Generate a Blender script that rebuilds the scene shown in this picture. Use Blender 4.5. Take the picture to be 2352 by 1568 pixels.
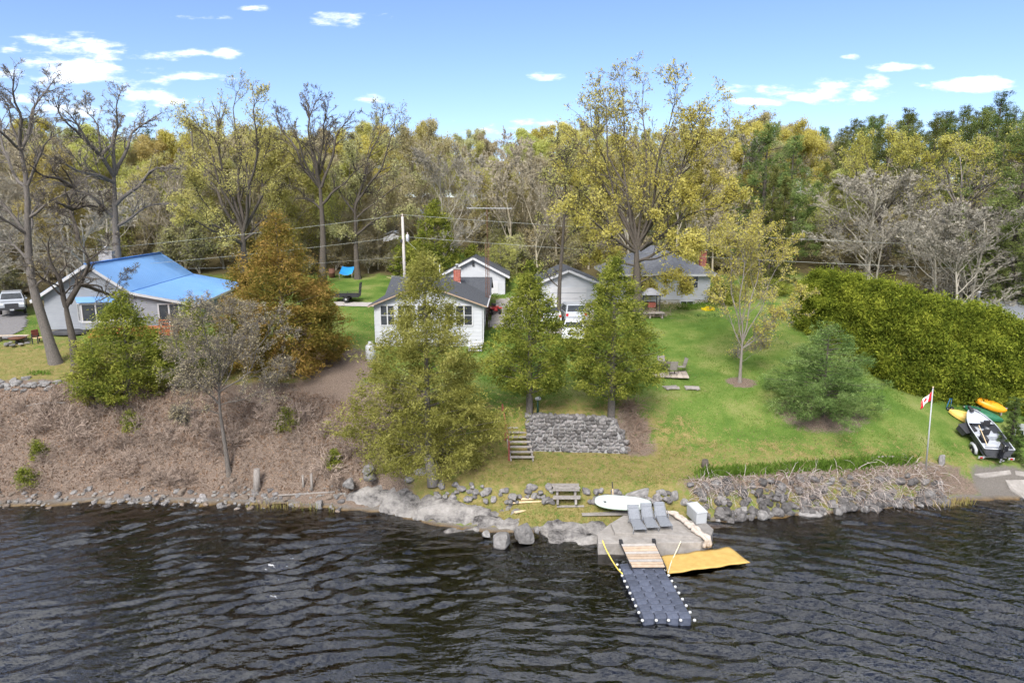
import bpy, math, random
import numpy as np
from mathutils import Vector, Matrix

for _o in list(bpy.data.objects):
    bpy.data.objects.remove(_o, do_unlink=True)
SC = bpy.context.scene
COL = SC.collection
rad = math.radians

# ------------------------------------------------------------------ camera
F = 1568.0                      # focal length in units of a 2352 x 1568 frame
PITCH = rad(10.3)
CAMZ = 16.6
cam = bpy.data.cameras.new('camera')
cam.sensor_width = 36.0
cam.lens = 24.0
cam.clip_start = 0.5
cam.clip_end = 6000.0
cam_o = bpy.data.objects.new('camera', cam)
COL.objects.link(cam_o)
cam_o.location = (0, 0, CAMZ)
cam_o.rotation_euler = (math.pi/2 - PITCH, 0, 0)
SC.camera = cam_o
CT, ST = math.cos(PITCH), math.sin(PITCH)

def ray(px, py):
    x = (px-1176.0)/F; u = -(py-784.0)/F
    return (x, CT+u*ST, -ST+u*CT)
def PD(px, py, D):              # point of the sight line at forward distance D
    d = ray(px, py); k = D/d[1]
    return Vector((d[0]*k, D, CAMZ+d[2]*k))
def PZ(px, py, z):              # point of the sight line at height z
    d = ray(px, py); k = (z-CAMZ)/d[2]
    return Vector((d[0]*k, d[1]*k, z))
def zc(D, z): return D*CT+(CAMZ-z)*ST
def XP(px, D, z): return (px-1176.0)/F*zc(D, z)
def proj(p):
    x, y, z = p; z = z-CAMZ
    c = y*CT-z*ST; u = y*ST+z*CT
    return (1176+F*x/c, 784-F*u/c)

# ------------------------------------------------------------------ sky and sun
SUN_EL, SUN_AZ = rad(43), rad(196)      # azimuth from +Y clockwise: behind the camera, a little left
w = bpy.data.worlds.new('World'); SC.world = w; w.use_nodes = True
nt = w.node_tree; N = nt.nodes; L = nt.links
for n in list(N): N.remove(n)
out = N.new('ShaderNodeOutputWorld'); bg = N.new('ShaderNodeBackground')
sky = N.new('ShaderNodeTexSky'); sky.sky_type = 'NISHITA'; sky.sun_disc = False
sky.sun_elevation = SUN_EL; sky.sun_rotation = SUN_AZ
sky.air_density = 1.0; sky.dust_density = 0.2; sky.ozone_density = 2.2; sky.altitude = 100
bg.inputs['Strength'].default_value = 0.08
tc = N.new('ShaderNodeTexCoord')
sep = N.new('ShaderNodeSeparateXYZ'); L.new(tc.outputs['Generated'], sep.inputs[0])
def wm(op, a, b=None, c=None):
    n = N.new('ShaderNodeMath'); n.operation = op
    for i, v in enumerate((a, b, c)):
        if v is None: continue
        if isinstance(v, (int, float)): n.inputs[i].default_value = v
        else: L.new(v, n.inputs[i])
    return n.outputs[0]
ysafe = wm('MAXIMUM', sep.outputs[1], 0.02)
u_ = wm('DIVIDE', sep.outputs[0], ysafe); v_ = wm('DIVIDE', sep.outputs[2], ysafe)
uv = N.new('ShaderNodeCombineXYZ'); L.new(u_, uv.inputs[0]); L.new(v_, uv.inputs[1])
def wnoise(src, sc, scale, det=6, rough=0.6):
    mp = N.new('ShaderNodeMapping'); mp.inputs['Scale'].default_value = sc; L.new(src, mp.inputs[0])
    nz = N.new('ShaderNodeTexNoise'); nz.inputs['Scale'].default_value = scale
    nz.inputs['Detail'].default_value = det; nz.inputs['Roughness'].default_value = rough
    L.new(mp.outputs[0], nz.inputs['Vector']); return nz.outputs['Fac']
nz1 = wnoise(uv.outputs[0], (1, 3.2, 1), 11.0)
CLOUDS = [(110,100,270,40),(345,126,200,34),(140,166,330,52),(530,128,74,22),(765,45,150,28),(480,41,120,14),
  (455,173,130,18),(1260,176,70,18),(860,232,58,24),(1868,203,270,46),(2085,153,115,18),(2205,196,180,34),
  (1700,233,120,22),(190,238,440,52),(1170,299,150,22),(1250,285,100,24),(1030,283,70,14),(570,20,70,14),(1955,131,30,12)]
mind = None
for (cx, cy, cw, ch) in CLOUDS:
    d = ray(cx, cy); cu, cv = d[0]/d[1], d[2]/d[1]
    su, sv = cw/F*0.70, ch/F*0.58
    a = N.new('ShaderNodeVectorMath'); a.operation = 'SUBTRACT'; L.new(uv.outputs[0], a.inputs[0]); a.inputs[1].default_value = (cu, cv, 0)
    b = N.new('ShaderNodeVectorMath'); b.operation = 'MULTIPLY'; L.new(a.outputs[0], b.inputs[0]); b.inputs[1].default_value = (1/su, 1/sv, 0)
    c = N.new('ShaderNodeVectorMath'); c.operation = 'DOT_PRODUCT'; L.new(b.outputs[0], c.inputs[0]); L.new(b.outputs[0], c.inputs[1])
    mind = c.outputs['Value'] if mind is None else wm('MINIMUM', mind, c.outputs['Value'])
fld = wm('ADD', wm('SUBTRACT', 0.75, mind), wm('MULTIPLY', wm('SUBTRACT', nz1, 0.5), 8.0))
def smooth(v, lo, hi):
    n = N.new('ShaderNodeMapRange'); n.interpolation_type = 'SMOOTHSTEP'
    L.new(v, n.inputs[0]); n.inputs[1].default_value = lo; n.inputs[2].default_value = hi
    return n.outputs[0]
front = smooth(fld, -0.1, 1.5)
front = wm('MULTIPLY', front, wm('GREATER_THAN', sep.outputs[1], 0.3))
# cloud added over the unseen sky, denser to lift ambient light and water reflections
zs = wm('ADD', wm('ABSOLUTE', sep.outputs[2]), 0.12)
cp = N.new('ShaderNodeCombineXYZ'); L.new(wm('DIVIDE', sep.outputs[0], zs), cp.inputs[0]); L.new(wm('DIVIDE', sep.outputs[1], zs), cp.inputs[1])
nz2 = wnoise(cp.outputs[0], (1, 1, 1), 2.2)
rest = wm('MULTIPLY', smooth(nz2, 0.37, 0.58), wm('MAXIMUM', wm('LESS_THAN', sep.outputs[1], 0.3), smooth(sep.outputs[2], 0.29, 0.40)))
mask = wm('MULTIPLY', wm('MAXIMUM', front, rest), 0.86)
mx = N.new('ShaderNodeMix'); mx.data_type = 'RGBA'
SKYGAIN = N.new('ShaderNodeMix'); SKYGAIN.data_type = 'RGBA'; SKYGAIN.blend_type = 'MULTIPLY'
SKYGAIN.inputs[0].default_value = 1.0
L.new(sky.outputs[0], SKYGAIN.inputs[6]); SKYGAIN.inputs[7].default_value = (0.66, 0.69, 0.86, 1)
L.new(mask, mx.inputs[0]); L.new(SKYGAIN.outputs[2], mx.inputs[6]); mx.inputs[7].default_value = (7.2, 7.3, 7.5, 1)
L.new(mx.outputs[2], bg.inputs['Color']); L.new(bg.outputs[0], out.inputs[0])

sun = bpy.data.lights.new('sun', 'SUN'); sun.energy = 2.1; sun.angle = rad(24); sun.color = (1.0, 0.96, 0.9)
sun_o = bpy.data.objects.new('sun', sun); COL.objects.link(sun_o)
_sd = Vector((math.sin(SUN_AZ)*math.cos(SUN_EL), math.cos(SUN_AZ)*math.cos(SUN_EL), math.sin(SUN_EL)))
sun_o.rotation_euler = _sd.to_track_quat('Z', 'Y').to_euler(); sun_o.location = (0, -30, 60)

SC.view_settings.view_transform = 'Standard'; SC.view_settings.look = 'None'
SC.view_settings.gamma = 1.0; SC.view_settings.use_curve_mapping = False
SC.view_settings.exposure = 1.58
SC.render.engine = 'CYCLES'
SC.cycles.max_bounces = 6; SC.cycles.diffuse_bounces = 3; SC.cycles.glossy_bounces = 3
SC.cycles.transmission_bounces = 4; SC.cycles.transparent_max_bounces = 8; SC.cycles.volume_bounces = 0
SC.cycles.caustics_reflective = False; SC.cycles.caustics_refractive = False
SC.cycles.use_denoising = True
SC.cycles.sample_clamp_direct = 2.5; SC.cycles.sample_clamp_indirect = 4.0
SC.cycles.use_adaptive_sampling = True; SC.cycles.adaptive_threshold = 0.03
w.cycles.sampling_method = 'MANUAL'; w.cycles.sample_map_resolution = 512
# ------------------------------------------------------------------ materials
MATS = {}
def _new(name):
    m = bpy.data.materials.new(name); m.use_nodes = True
    t = m.node_tree
    for n in list(t.nodes): t.nodes.remove(n)
    o = t.nodes.new('ShaderNodeOutputMaterial'); MATS[name] = m
    return m, t.nodes, t.links, o
def c4(c): return (c[0], c[1], c[2], 1)
def M(name, c1, c2=None, scale=6.0, rough=0.75, bump=0.0, bscale=None, metal=0.0, spec=0.3, orand=0.0, stretch=(1, 1, 1), coat=0.0, det=5):
    m, n, l, o = _new(name)
    p = n.new('ShaderNodeBsdfPrincipled'); l.new(p.outputs[0], o.inputs[0])
    p.inputs['Roughness'].default_value = rough; p.inputs['Metallic'].default_value = metal
    p.inputs['Specular IOR Level'].default_value = spec; p.inputs['Coat Weight'].default_value = coat
    p.inputs['Base Color'].default_value = c4(c1)
    t = n.new('ShaderNodeTexCoord'); mp = n.new('ShaderNodeMapping'); l.new(t.outputs['Object'], mp.inputs[0])
    mp.inputs['Scale'].default_value = stretch
    src = None
    if c2 is not None:
        z = n.new('ShaderNodeTexNoise'); z.inputs['Scale'].default_value = scale; z.inputs['Detail'].default_value = det
        z.inputs['Roughness'].default_value = 0.65
        l.new(mp.outputs[0], z.inputs['Vector'])
        r = n.new('ShaderNodeValToRGB'); r.color_ramp.elements[0].position = 0.32; r.color_ramp.elements[1].position = 0.68
        r.color_ramp.elements[0].color = c4(c1); r.color_ramp.elements[1].color = c4(c2)
        l.new(z.outputs['Fac'], r.inputs[0]); src = r.outputs[0]
    if orand:
        oi = n.new('ShaderNodeObjectInfo'); h = n.new('ShaderNodeHueSaturation')
        mr = n.new('ShaderNodeMapRange'); mr.inputs[3].default_value = 1-orand; mr.inputs[4].default_value = 1+orand
        l.new(oi.outputs['Random'], mr.inputs[0]); l.new(mr.outputs[0], h.inputs['Value'])
        if src is not None: l.new(src, h.inputs['Color'])
        else: h.inputs['Color'].default_value = c4(c1)
        src = h.outputs[0]
    if src is not None: l.new(src, p.inputs['Base Color'])
    if bump:
        z2 = n.new('ShaderNodeTexNoise'); z2.inputs['Scale'].default_value = bscale or scale*3; z2.inputs['Detail'].default_value = 6
        l.new(mp.outputs[0], z2.inputs['Vector'])
        b = n.new('ShaderNodeBump'); b.inputs['Strength'].default_value = min(1, bump); b.inputs['Distance'].default_value = 0.03*max(1, bump)
        l.new(z2.outputs['Fac'], b.inputs['Height']); l.new(b.outputs[0], p.inputs['Normal'])
    return m
def leafmat(name, cols, trans=0.25, nscale=0.9, orand=0.0, rough=0.7):
    """foliage: each leaf its own tone, with patches of tone through the crown"""
    m, n, l, o = _new(name)
    g = n.new('ShaderNodeNewGeometry'); t = n.new('ShaderNodeTexCoord')
    z = n.new('ShaderNodeTexNoise'); z.inputs['Scale'].default_value = nscale; z.inputs['Detail'].default_value = 3
    l.new(t.outputs['Object'], z.inputs['Vector'])
    a = n.new('ShaderNodeMath'); a.operation = 'MULTIPLY_ADD'; l.new(z.outputs['Fac'], a.inputs[0]); a.inputs[1].default_value = 1.5; a.inputs[2].default_value = -0.5
    b = n.new('ShaderNodeMath'); b.operation = 'MULTIPLY_ADD'; l.new(g.outputs['Random Per Island'], b.inputs[0]); b.inputs[1].default_value = 0.5; l.new(a.outputs[0], b.inputs[2])
    r = n.new('ShaderNodeValToRGB'); e = r.color_ramp.elements
    while len(e) < len(cols): e.new(0.5)
    for i, c in enumerate(cols):
        e[i].position = 0.08+0.84*i/(len(cols)-1); e[i].color = c4(c)
    l.new(b.outputs[0], r.inputs[0]); src = r.outputs[0]
    if orand:
        oi = n.new('ShaderNodeObjectInfo'); h = n.new('ShaderNodeHueSaturation')
        mr = n.new('ShaderNodeMapRange'); mr.inputs[3].default_value = 1-orand; mr.inputs[4].default_value = 1+orand
        l.new(oi.outputs['Random'], mr.inputs[0]); l.new(mr.outputs[0], h.inputs['Value'])
        hr = n.new('ShaderNodeMapRange'); hr.inputs[3].default_value = 0.5-0.03; hr.inputs[4].default_value = 0.5+0.03
        mu = n.new('ShaderNodeMath'); mu.operation = 'FRACT'; ml = n.new('ShaderNodeMath'); ml.operation = 'MULTIPLY'; ml.inputs[1].default_value = 7.31
        l.new(oi.outputs['Random'], ml.inputs[0]); l.new(ml.outputs[0], mu.inputs[0]); l.new(mu.outputs[0], hr.inputs[0]); l.new(hr.outputs[0], h.inputs['Hue'])
        l.new(src, h.inputs['Color']); src = h.outputs[0]
    d = n.new('ShaderNodeBsdfDiffuse'); l.new(src, d.inputs[0])
    tr = n.new('ShaderNodeBsdfTranslucent'); l.new(src, tr.inputs[0])
    mx = n.new('ShaderNodeMixShader'); mx.inputs[0].default_value = trans
    l.new(d.outputs[0], mx.inputs[1]); l.new(tr.outputs[0], mx.inputs[2]); l.new(mx.outputs[0], o.inputs[0])
    return m

# ------------------------------------------------------------------ mesh helpers
def link(o, parent=None):
    COL.objects.link(o)
    if parent is not None: o.parent = parent
    return o
def np_mesh(name, V, Q, smooth=False):
    """mesh of quads (n,4) and/or tris from numpy arrays"""
    me = bpy.data.meshes.new(name)
    V = np.asarray(V, np.float32); Qs = Q if isinstance(Q, list) else [Q]
    Qs = [np.asarray(q, np.int32) for q in Qs if len(q)]
    me.vertices.add(len(V)); me.vertices.foreach_set('co', V.ravel())
    tot = np.concatenate([np.full(len(q), q.shape[1], np.int32) for q in Qs])
    lv = np.concatenate([q.ravel() for q in Qs])
    me.loops.add(len(lv)); me.loops.foreach_set('vertex_index', lv)
    me.polygons.add(len(tot)); st = np.concatenate([[0], np.cumsum(tot)[:-1]]).astype(np.int32)
    me.polygons.foreach_set('loop_start', st); me.polygons.foreach_set('loop_total', tot)
    if smooth: me.polygons.foreach_set('use_smooth', np.ones(len(tot), bool))
    me.update(calc_edges=True); me.validate()
    return me
def obj(name, me, mat, parent=None):
    o = bpy.data.objects.new(name, me)
    if mat is not None and len(me.materials) == 0: me.materials.append(MATS[mat] if isinstance(mat, str) else mat)
    return link(o, parent)
def tag(o, label=None, cat=None, group=None, kind=None):
    if label: o['label'] = label
    if cat: o['category'] = cat
    if group: o['group'] = group
    if kind: o['kind'] = kind
    return o
def empty(name, loc=(0, 0, 0), rz=0.0, label=None, cat=None, group=None, kind=None, parent=None):
    o = bpy.data.objects.new(name, None); o.empty_display_size = 0.3; link(o, parent)
    o.location = loc; o.rotation_euler = (0, 0, rz)
    return tag(o, label, cat, group, kind)
class MB:
    """collects faces of one mesh"""
    def __init__(s): s.v = []; s.f = []; s.sm = []
    def add(s, vs, fs, mtx=None, sm=False):
        b = len(s.v)
        for p in vs:
            p = Vector(p)
            s.v.append(tuple(mtx @ p) if mtx is not None else tuple(p))
        for f in fs: s.f.append([b+i for i in f]); s.sm.append(sm)
        return s
    def box(s, c, d, rz=0.0, mtx=None, tap=1.0):
        hx, hy, hz = d[0]/2, d[1]/2, d[2]/2
        vs = [(-hx,-hy,-hz),(hx,-hy,-hz),(hx,hy,-hz),(-hx,hy,-hz),(-hx*tap,-hy*tap,hz),(hx*tap,-hy*tap,hz),(hx*tap,hy*tap,hz),(-hx*tap,hy*tap,hz)]
        m = Matrix.Translation(c) @ Matrix.Rotation(rz, 4, 'Z')
        if mtx is not None: m = mtx @ m
        return s.add(vs, [(0,3,2,1),(4,5,6,7),(0,1,5,4),(1,2,6,5),(2,3,7,6),(3,0,4,7)], m)
    def bar(s, a, b, w, h=None, up=(0, 0, 1)):
        a, b = Vector(a), Vector(b); h = h or w; t = (b-a).normalized(); u = Vector(up)
        if abs(t.dot(u)) > 0.97: u = Vector((1, 0, 0))
        x = t.cross(u).normalized(); y = x.cross(t)
        vs = [p+x*sx*w/2+y*sy*h/2 for p in (a, b) for sx, sy in ((-1,-1),(1,-1),(1,1),(-1,1))]
        return s.add(vs, [(0,1,2,3),(7,6,5,4),(4,5,1,0),(5,6,2,1),(6,7,3,2),(7,4,0,3)])
    def tube(s, pts, r, n=8, cap=True):
        pts = [Vector(p) for p in pts]; k = len(pts); rs = r if isinstance(r, (list, tuple)) else [r]*k
        b = len(s.v); X = None
        for i, p in enumerate(pts):
            t = (pts[min(i+1, k-1)]-pts[max(i-1, 0)]).normalized()
            if X is None: X = t.cross(Vector((0, 0, 1)) if abs(t.z) < 0.95 else Vector((1, 0, 0))).normalized()
            X = (X-t*X.dot(t)).normalized(); Y = t.cross(X)
            for j in range(n):
                a = 2*math.pi*j/n; s.v.append(tuple(p+(X*math.cos(a)+Y*math.sin(a))*rs[i]))
        for i in range(k-1):
            for j in range(n):
                j2 = (j+1) % n; s.f.append([b+i*n+j, b+i*n+j2, b+(i+1)*n+j2, b+(i+1)*n+j]); s.sm.append(True)
        if cap:
            s.f.append([b+j for j in range(n)][::-1]); s.f.append([b+(k-1)*n+j for j in range(n)]); s.sm += [False, False]
        return s
    def lathe(s, prof, c=(0, 0, 0), n=12, axis='Z', mtx=None):
        R = {'Z': Matrix.Identity(4), 'X': Matrix.Rotation(math.pi/2, 4, 'Y'), 'Y': Matrix.Rotation(-math.pi/2, 4, 'X')}[axis]
        m = Matrix.Translation(c) @ R
        if mtx is not None: m = mtx @ m
        vs = [(r*math.cos(2*math.pi*j/n), r*math.sin(2*math.pi*j/n), z) for r, z in prof for j in range(n)]
        fs = [(i*n+j, i*n+(j+1) % n, (i+1)*n+(j+1) % n, (i+1)*n+j) for i in range(len(prof)-1) for j in range(n)]
        s.add(vs, fs, m, True)
        b = len(s.v)-len(vs)
        s.f.append([b+j for j in range(n)][::-1]); s.f.append([b+(len(prof)-1)*n+j for j in range(n)]); s.sm += [False, False]
        return s
    def prism(s, poly, z0, z1, mtx=None, inset=0.0):
        n = len(poly); cx = sum(p[0] for p in poly)/n; cy = sum(p[1] for p in poly)/n
        vs = [(x, y, z0) for x, y in poly]+[(x+(cx-x)*inset, y+(cy-y)*inset, z1) for x, y in poly]
        return s.add(vs, [tuple(range(n))[::-1], tuple(range(n, 2*n))]+[(i, (i+1) % n, n+(i+1) % n, n+i) for i in range(n)], mtx)
    def mesh(s, name='m'):
        me = bpy.data.meshes.new(name); me.from_pydata(s.v, [], s.f)
        me.polygons.foreach_set('use_smooth', s.sm); me.update(); me.validate(); return me
    def build(s, name, mat, parent=None): return obj(name, s.mesh(name), mat, parent)
def bev(o, w=0.02, seg=2):
    b = o.modifiers.new('bevel', 'BEVEL'); b.width = w; b.segments = seg; b.limit_method = 'ANGLE'; return o
def catmull(pts, n):
    pts = np.asarray(pts, float); k = len(pts)
    d = np.concatenate([[0], np.cumsum(np.linalg.norm(np.diff(pts, axis=0), axis=1))]); t = np.linspace(0, d[-1], n)
    ext = np.vstack([2*pts[0]-pts[1], pts, 2*pts[-1]-pts[-2]]); out = []
    for x in t:
        i = min(max(np.searchsorted(d, x, side='right')-1, 0), k-2); f = (x-d[i])/max(d[i+1]-d[i], 1e-9)
        p0, p1, p2, p3 = ext[i], ext[i+1], ext[i+2], ext[i+3]
        out.append(0.5*(2*p1+(p2-p0)*f+(2*p0-5*p1+4*p2-p3)*f*f+(3*p1-p0-3*p2+p3)*f**3))
    return np.array(out)
def rock_mesh(name, seed, n=3, rough=0.28, flat=1.0):
    """irregular angular stone about one unit across"""
    rng = np.random.default_rng(seed); bmv = []; m = 4
    P = [];
    for k in range(6):
        for i in range(m+1):
            for j in range(m+1):
                a, b = i/m*2-1, j/m*2-1
                P.append([(1,a,b),(-1,a,b),(a,1,b),(a,-1,b),(a,b,1),(a,b,-1)][k])
    P = np.array(P, float); S = P/np.linalg.norm(P, axis=1)[:, None]; P = S*0.6+P*0.4*0.8
    for _ in range(9):                       # chop with random planes: flat broken faces
        d = rng.normal(size=3); d /= np.linalg.norm(d); h = rng.uniform(0.5, 0.8)
        e = P@d-h; P = P-np.outer(np.where(e > 0, e*0.85, 0), d)
    for q in range(3):
        d = rng.normal(size=3)*2.2*(q+1); P += S*(np.sin(P@d+rng.uniform(0, 6))*rough*0.14/(q+1))[:, None]
    P[:, 2] *= flat; key = {}; idx = []; V = []
    for p in P.round(4).tolist():
        k = tuple(p)
        if k not in key: key[k] = len(V); V.append(p)
        idx.append(key[k])
    F_ = []; w_ = (m+1)*(m+1)
    for k in range(6):
        for i in range(m):
            for j in range(m):
                q = [k*w_+i*(m+1)+j, k*w_+(i+1)*(m+1)+j, k*w_+(i+1)*(m+1)+j+1, k*w_+i*(m+1)+j+1]
                if k in (1, 2, 5): q = q[::-1]
                F_.append([idx[a] for a in q])
    me = bpy.data.meshes.new(name); me.from_pydata([tuple(np.array(v)*0.62) for v in V], [], F_); me.validate(); me.update()
    return me
# ------------------------------------------------------------------ terrain
def _line(tab):
    X = [XP(p, D, z) for p, D, z in tab]; return np.array(X), np.array([t[1] for t in tab]), np.array([t[2] for t in tab])
_shore = [(-400,1172),(0,1163),(200,1156),(400,1154),(600,1158),(760,1166),(900,1178),(1000,1205),(1130,1222),(1250,1222),(1390,1220),(1640,1198),(1750,1188),(1900,1176),(2100,1160),(2200,1150),(2352,1146),(2700,1140)]
_sh = [(p, PZ(p, y, 0).y, 0.0) for p, y in _shore]
_shD = lambda p: float(np.interp(p, [a[0] for a in _sh], [a[1] for a in _sh]))
_l3 = [(-400,1.2,.4),(0,1.2,.4),(430,1.2,.4),(700,1.2,.5),(800,1.5,1.0),(1000,1.6,1.1),(1150,1.6,1.1),(1340,1.6,1.1),(1500,1.5,1.05),(1560,.8,.8),(1640,.6,.7),(1900,.6,.7),(2100,.6,.6),(2200,1.0,.3),(2352,1.2,.35),(2700,1.2,.35)]
LINES = [
 _line(_sh),
 _line([(p, _shD(p)+d, z) for p, d, z in _l3]),
 _line([(-400,41.2,2.8),(0,41.2,2.8),(430,41.0,2.7),(700,40.4,2.4),(850,38.3,1.8),(1000,37,1.75),(1150,36.3,1.75),(1500,36.3,1.75),(1560,36.5,1.85),(1700,37.1,1.9),(1900,37.8,1.9),(2100,38.6,1.95),(2200,39.4,1.55),(2240,40,1.4),(2352,40.2,1.45),(2700,40.4,1.45)]),
 _line([(-400,45,5.4),(180,45,5.4),(430,44.5,5.0),(700,44.5,5.0),(850,43,4.2),(1000,40.4,2.7),(1130,40.3,2.5),(1200,40.4,2.5),(1209,40.5,2.5),(1435,40.3,2.5),(1500,40.5,2.7),(1700,41,3.0),(2000,41.5,3.2),(2200,42.5,2.6),(2352,44,2.25),(2700,44,2.25)]),
 _line([(-400,46.5,5.7),(180,46.5,5.7),(430,46,5.5),(700,46,5.4),(850,45,5.2),(1000,42.5,4.6),(1120,42.0,4.7),(1198,42.1,4.72),(1208,41.0,4.73),(1425,40.8,4.73),(1480,42.6,4.75),(1700,45,5.1),(2000,45,4.9),(2170,46.5,3.75),(2352,48,3.0),(2700,48,3.0)]),
 _line([(-400,56,7.6),(430,56,7.4),(700,55,6.9),(850,54,6.4),(1100,54,6.4),(1350,55,7.6),(1500,60,7.7),(1800,58,7.7),(2100,55,7.0),(2352,56,4.8),(2700,56,4.8)]),
 _line([(-400,76,9.4),(700,77,9.6),(1100,77,9.4),(1500,78,9.3),(1900,78,10.0),(2700,76,10.2)]),
 _line([(-400,98,12.6),(1100,98,12.4),(1700,98,12.6),(2700,98,14.0)]),
 _line([(-400,150,18),(1100,150,18),(1700,150,19),(2700,150,22)]),
 _line([(-400,250,23),(1700,250,24),(2700,250,28)]),
 _line([(-400,700,27),(2700,700,30)]),
 _line([(-400,3000,30),(2700,3000,32)]),
]
def _zraw(X, Y):
    Ys = [np.interp(X, l[0], l[1]) for l in LINES]; Zs = [np.interp(X, l[0], l[2]) for l in LINES]
    Ys = [Ys[0]-30, Ys[0]-7, Ys[0]-2.2]+Ys; Zs = [0*X-5.0, 0*X-1.9, 0*X-0.55]+Zs
    z = np.full(np.broadcast(X, Y).shape, -5.0)
    for i in range(len(Ys)-1):
        t = (Y-Ys[i])/np.maximum(Ys[i+1]-Ys[i], 0.05); m = (t >= 0) & (t <= 1)
        z = np.where(m, Zs[i]+(Zs[i+1]-Zs[i])*t, z)
    return np.where(Y > Ys[-1], Zs[-1], z)
def _n2(X, Y, s, seed):
    r = np.random.default_rng(seed); o = 0*X+0*Y
    for k in range(7):
        a = r.uniform(0, 6.28); q = r.uniform(0.6, 1.7)/s; o = o+np.sin((X*math.cos(a)+Y*math.sin(a))*q*6.28+r.uniform(0, 6.28)+1.3*np.sin(X*0.7*q+k))
    return o/7
def zg(X, Y):
    X = np.asarray(X, float); Y = np.asarray(Y, float)
    sm = np.clip((Y-41.5)/6, 0.16, 1.6)
    z = sum(wt*_zraw(X, Y+o*sm) for o, wt in ((-1, .2), (-.5, .2), (0, .2), (.5, .2), (1, .2)))
    rough = np.where((X < -5) & (Y < 45.5), 0.16, 0.035)
    z = z+_n2(X, Y, 2.3, 3)*rough+_n2(X, Y, 0.9, 4)*rough*0.5
    return z
def Z(x, y): return float(zg(np.array([x]), np.array([y]))[0])
def G(px, py):                               # where the sight line meets the ground
    d = np.array(ray(px, py)); k = np.linspace(20, 400, 4000)
    P = np.outer(k, d)/d[1]; z = zg(P[:, 0], P[:, 1])
    hit = np.nonzero(P[:, 2]+CAMZ <= z)[0]; i = hit[0] if len(hit) else len(k)-1
    return Vector((P[i, 0], P[i, 1], float(z[i])))

xs = np.unique(np.concatenate([np.linspace(-2500, -120, 20), np.linspace(-120, -48, 40), np.arange(-48, 50, 0.46), np.linspace(50, 120, 40), np.linspace(120, 2500, 20)]))
ys = np.unique(np.concatenate([np.linspace(-200, 24, 12), np.linspace(24, 33, 12), np.arange(33, 48, 0.28), np.arange(48, 80, 0.5), np.arange(80, 160, 2.0), np.linspace(160, 400, 30), np.linspace(400, 4000, 15)]))
GX, GY = np.meshgrid(xs, ys); GZ = zg(GX, GY)
nx, ny = len(xs), len(ys)
ii = np.arange(nx*ny).reshape(ny, nx)
quads = np.stack([ii[:-1, :-1], ii[:-1, 1:], ii[1:, 1:], ii[1:, :-1]], -1).reshape(-1, 4)
gm = np_mesh('ground', np.stack([GX, GY, GZ], -1).reshape(-1, 3), quads, True)
# what grows or lies where: leaf litter / dry grass / gravel / wood floor
def smst(v, a, b): t = np.clip((v-a)/(b-a), 0, 1); return t*t*(3-2*t)
def ell(X, Y, c, rx, ry, soft=0.5): return 1-smst(np.hypot((X-c[0])/rx, (Y-c[1])/ry), 1-soft, 1+soft)
def masks(X, Y):
    Zz = zg(X, Y)
    nn = _n2(X, Y, 3.0, 11)*0.9+_n2(X, Y, 1.1, 12)*0.7
    lit = (1-smst(X+nn*1.2, -7.0, -4.6))*(1-smst(Y+nn*0.5, 45.2, 46.4))             # the bank
    pa = PD(790, 830, 47.5); lit = np.maximum(lit, ell(X+nn, Y+nn, (-12.6, 47.5), 2.6, 6.0, 0.5))
    lit = np.maximum(lit, ell(X, Y, (-10.5, 43.5), 4.5, 2.5, .5))
    lit = np.maximum(lit, 0.8*ell(X+.4*nn, Y+.4*nn, (7.7, 40.6), 1.3, 1.5, .5))
    lit = np.maximum(lit, 0.75*smst(X, 8, 11)*(1-smst(X, 28, 30))*(1-smst(np.abs(Y-np.interp(X, [8, 12, 20, 27], [36.4, 37.0, 38.3, 39.2])+.2*nn), .25, .8)))
    mt = G(1698, 878); lit = np.maximum(lit, ell(X, Y, (mt.x+.1, mt.y), 1.0, .9, .35))
    pn = G(1890, 960); lit = np.maximum(lit, .8*ell(X, Y, (pn.x, pn.y+.3), 3.0, 1.6, .4))
    dry = np.clip((1-smst(X+nn, 9, 15))*(1-smst(Y+nn*1.5, 40, 45.5))*0.72+0.25*(1-smst(X, -12, -4))*(Y < 58), 0, 1)
    dry = np.maximum(dry, .5*smst(X, 6, 9)*(1-smst(Y+nn*1.5, 39.3, 43)))
    dry = np.maximum(dry, .75*(X < -14)*(1-smst(Y+nn*2, 50, 58)))
    gr = smst(X+.4*nn, 27.6, 29.0)*(1-smst(Y+.3*nn, 39.6, 41.0))
    gr = np.maximum(gr, (1-smst(Zz, .08, .26))*(Zz > -.6)*.9)
    wood = smst(Y+nn*2.0, 77, 83)*np.clip(1-ell(X, Y, (35, 88), 7, 12, .3)-ell(X, Y, (-5.5, 88), 6, 6, .3), 0, 1)
    wood = np.maximum(wood, smst(X, 31, 36)*smst(Y, 50, 56))
    wood = np.maximum(wood, .85*smst(Y, 60, 66)*(1-smst(X, -40, -30)))
    return lit, dry, gr, wood
lit, dry, gr, wood = masks(GX, GY)
ca = gm.color_attributes.new('cover', 'FLOAT_COLOR', 'POINT')
ca.data.foreach_set('color', np.stack([lit, dry, gr, wood], -1).astype(np.float32).ravel())
m, n, l, o = _new('ground_cover')
def _noise(n, l, v, s, d=5, r=.6, st=None):
    if st:
        mp = n.new('ShaderNodeMapping'); mp.inputs['Scale'].default_value = st; l.new(v, mp.inputs[0]); v = mp.outputs[0]
    z = n.new('ShaderNodeTexNoise'); z.inputs['Scale'].default_value = s; z.inputs['Detail'].default_value = d; z.inputs['Roughness'].default_value = r
    l.new(v, z.inputs['Vector']); return z.outputs['Fac']
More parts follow.
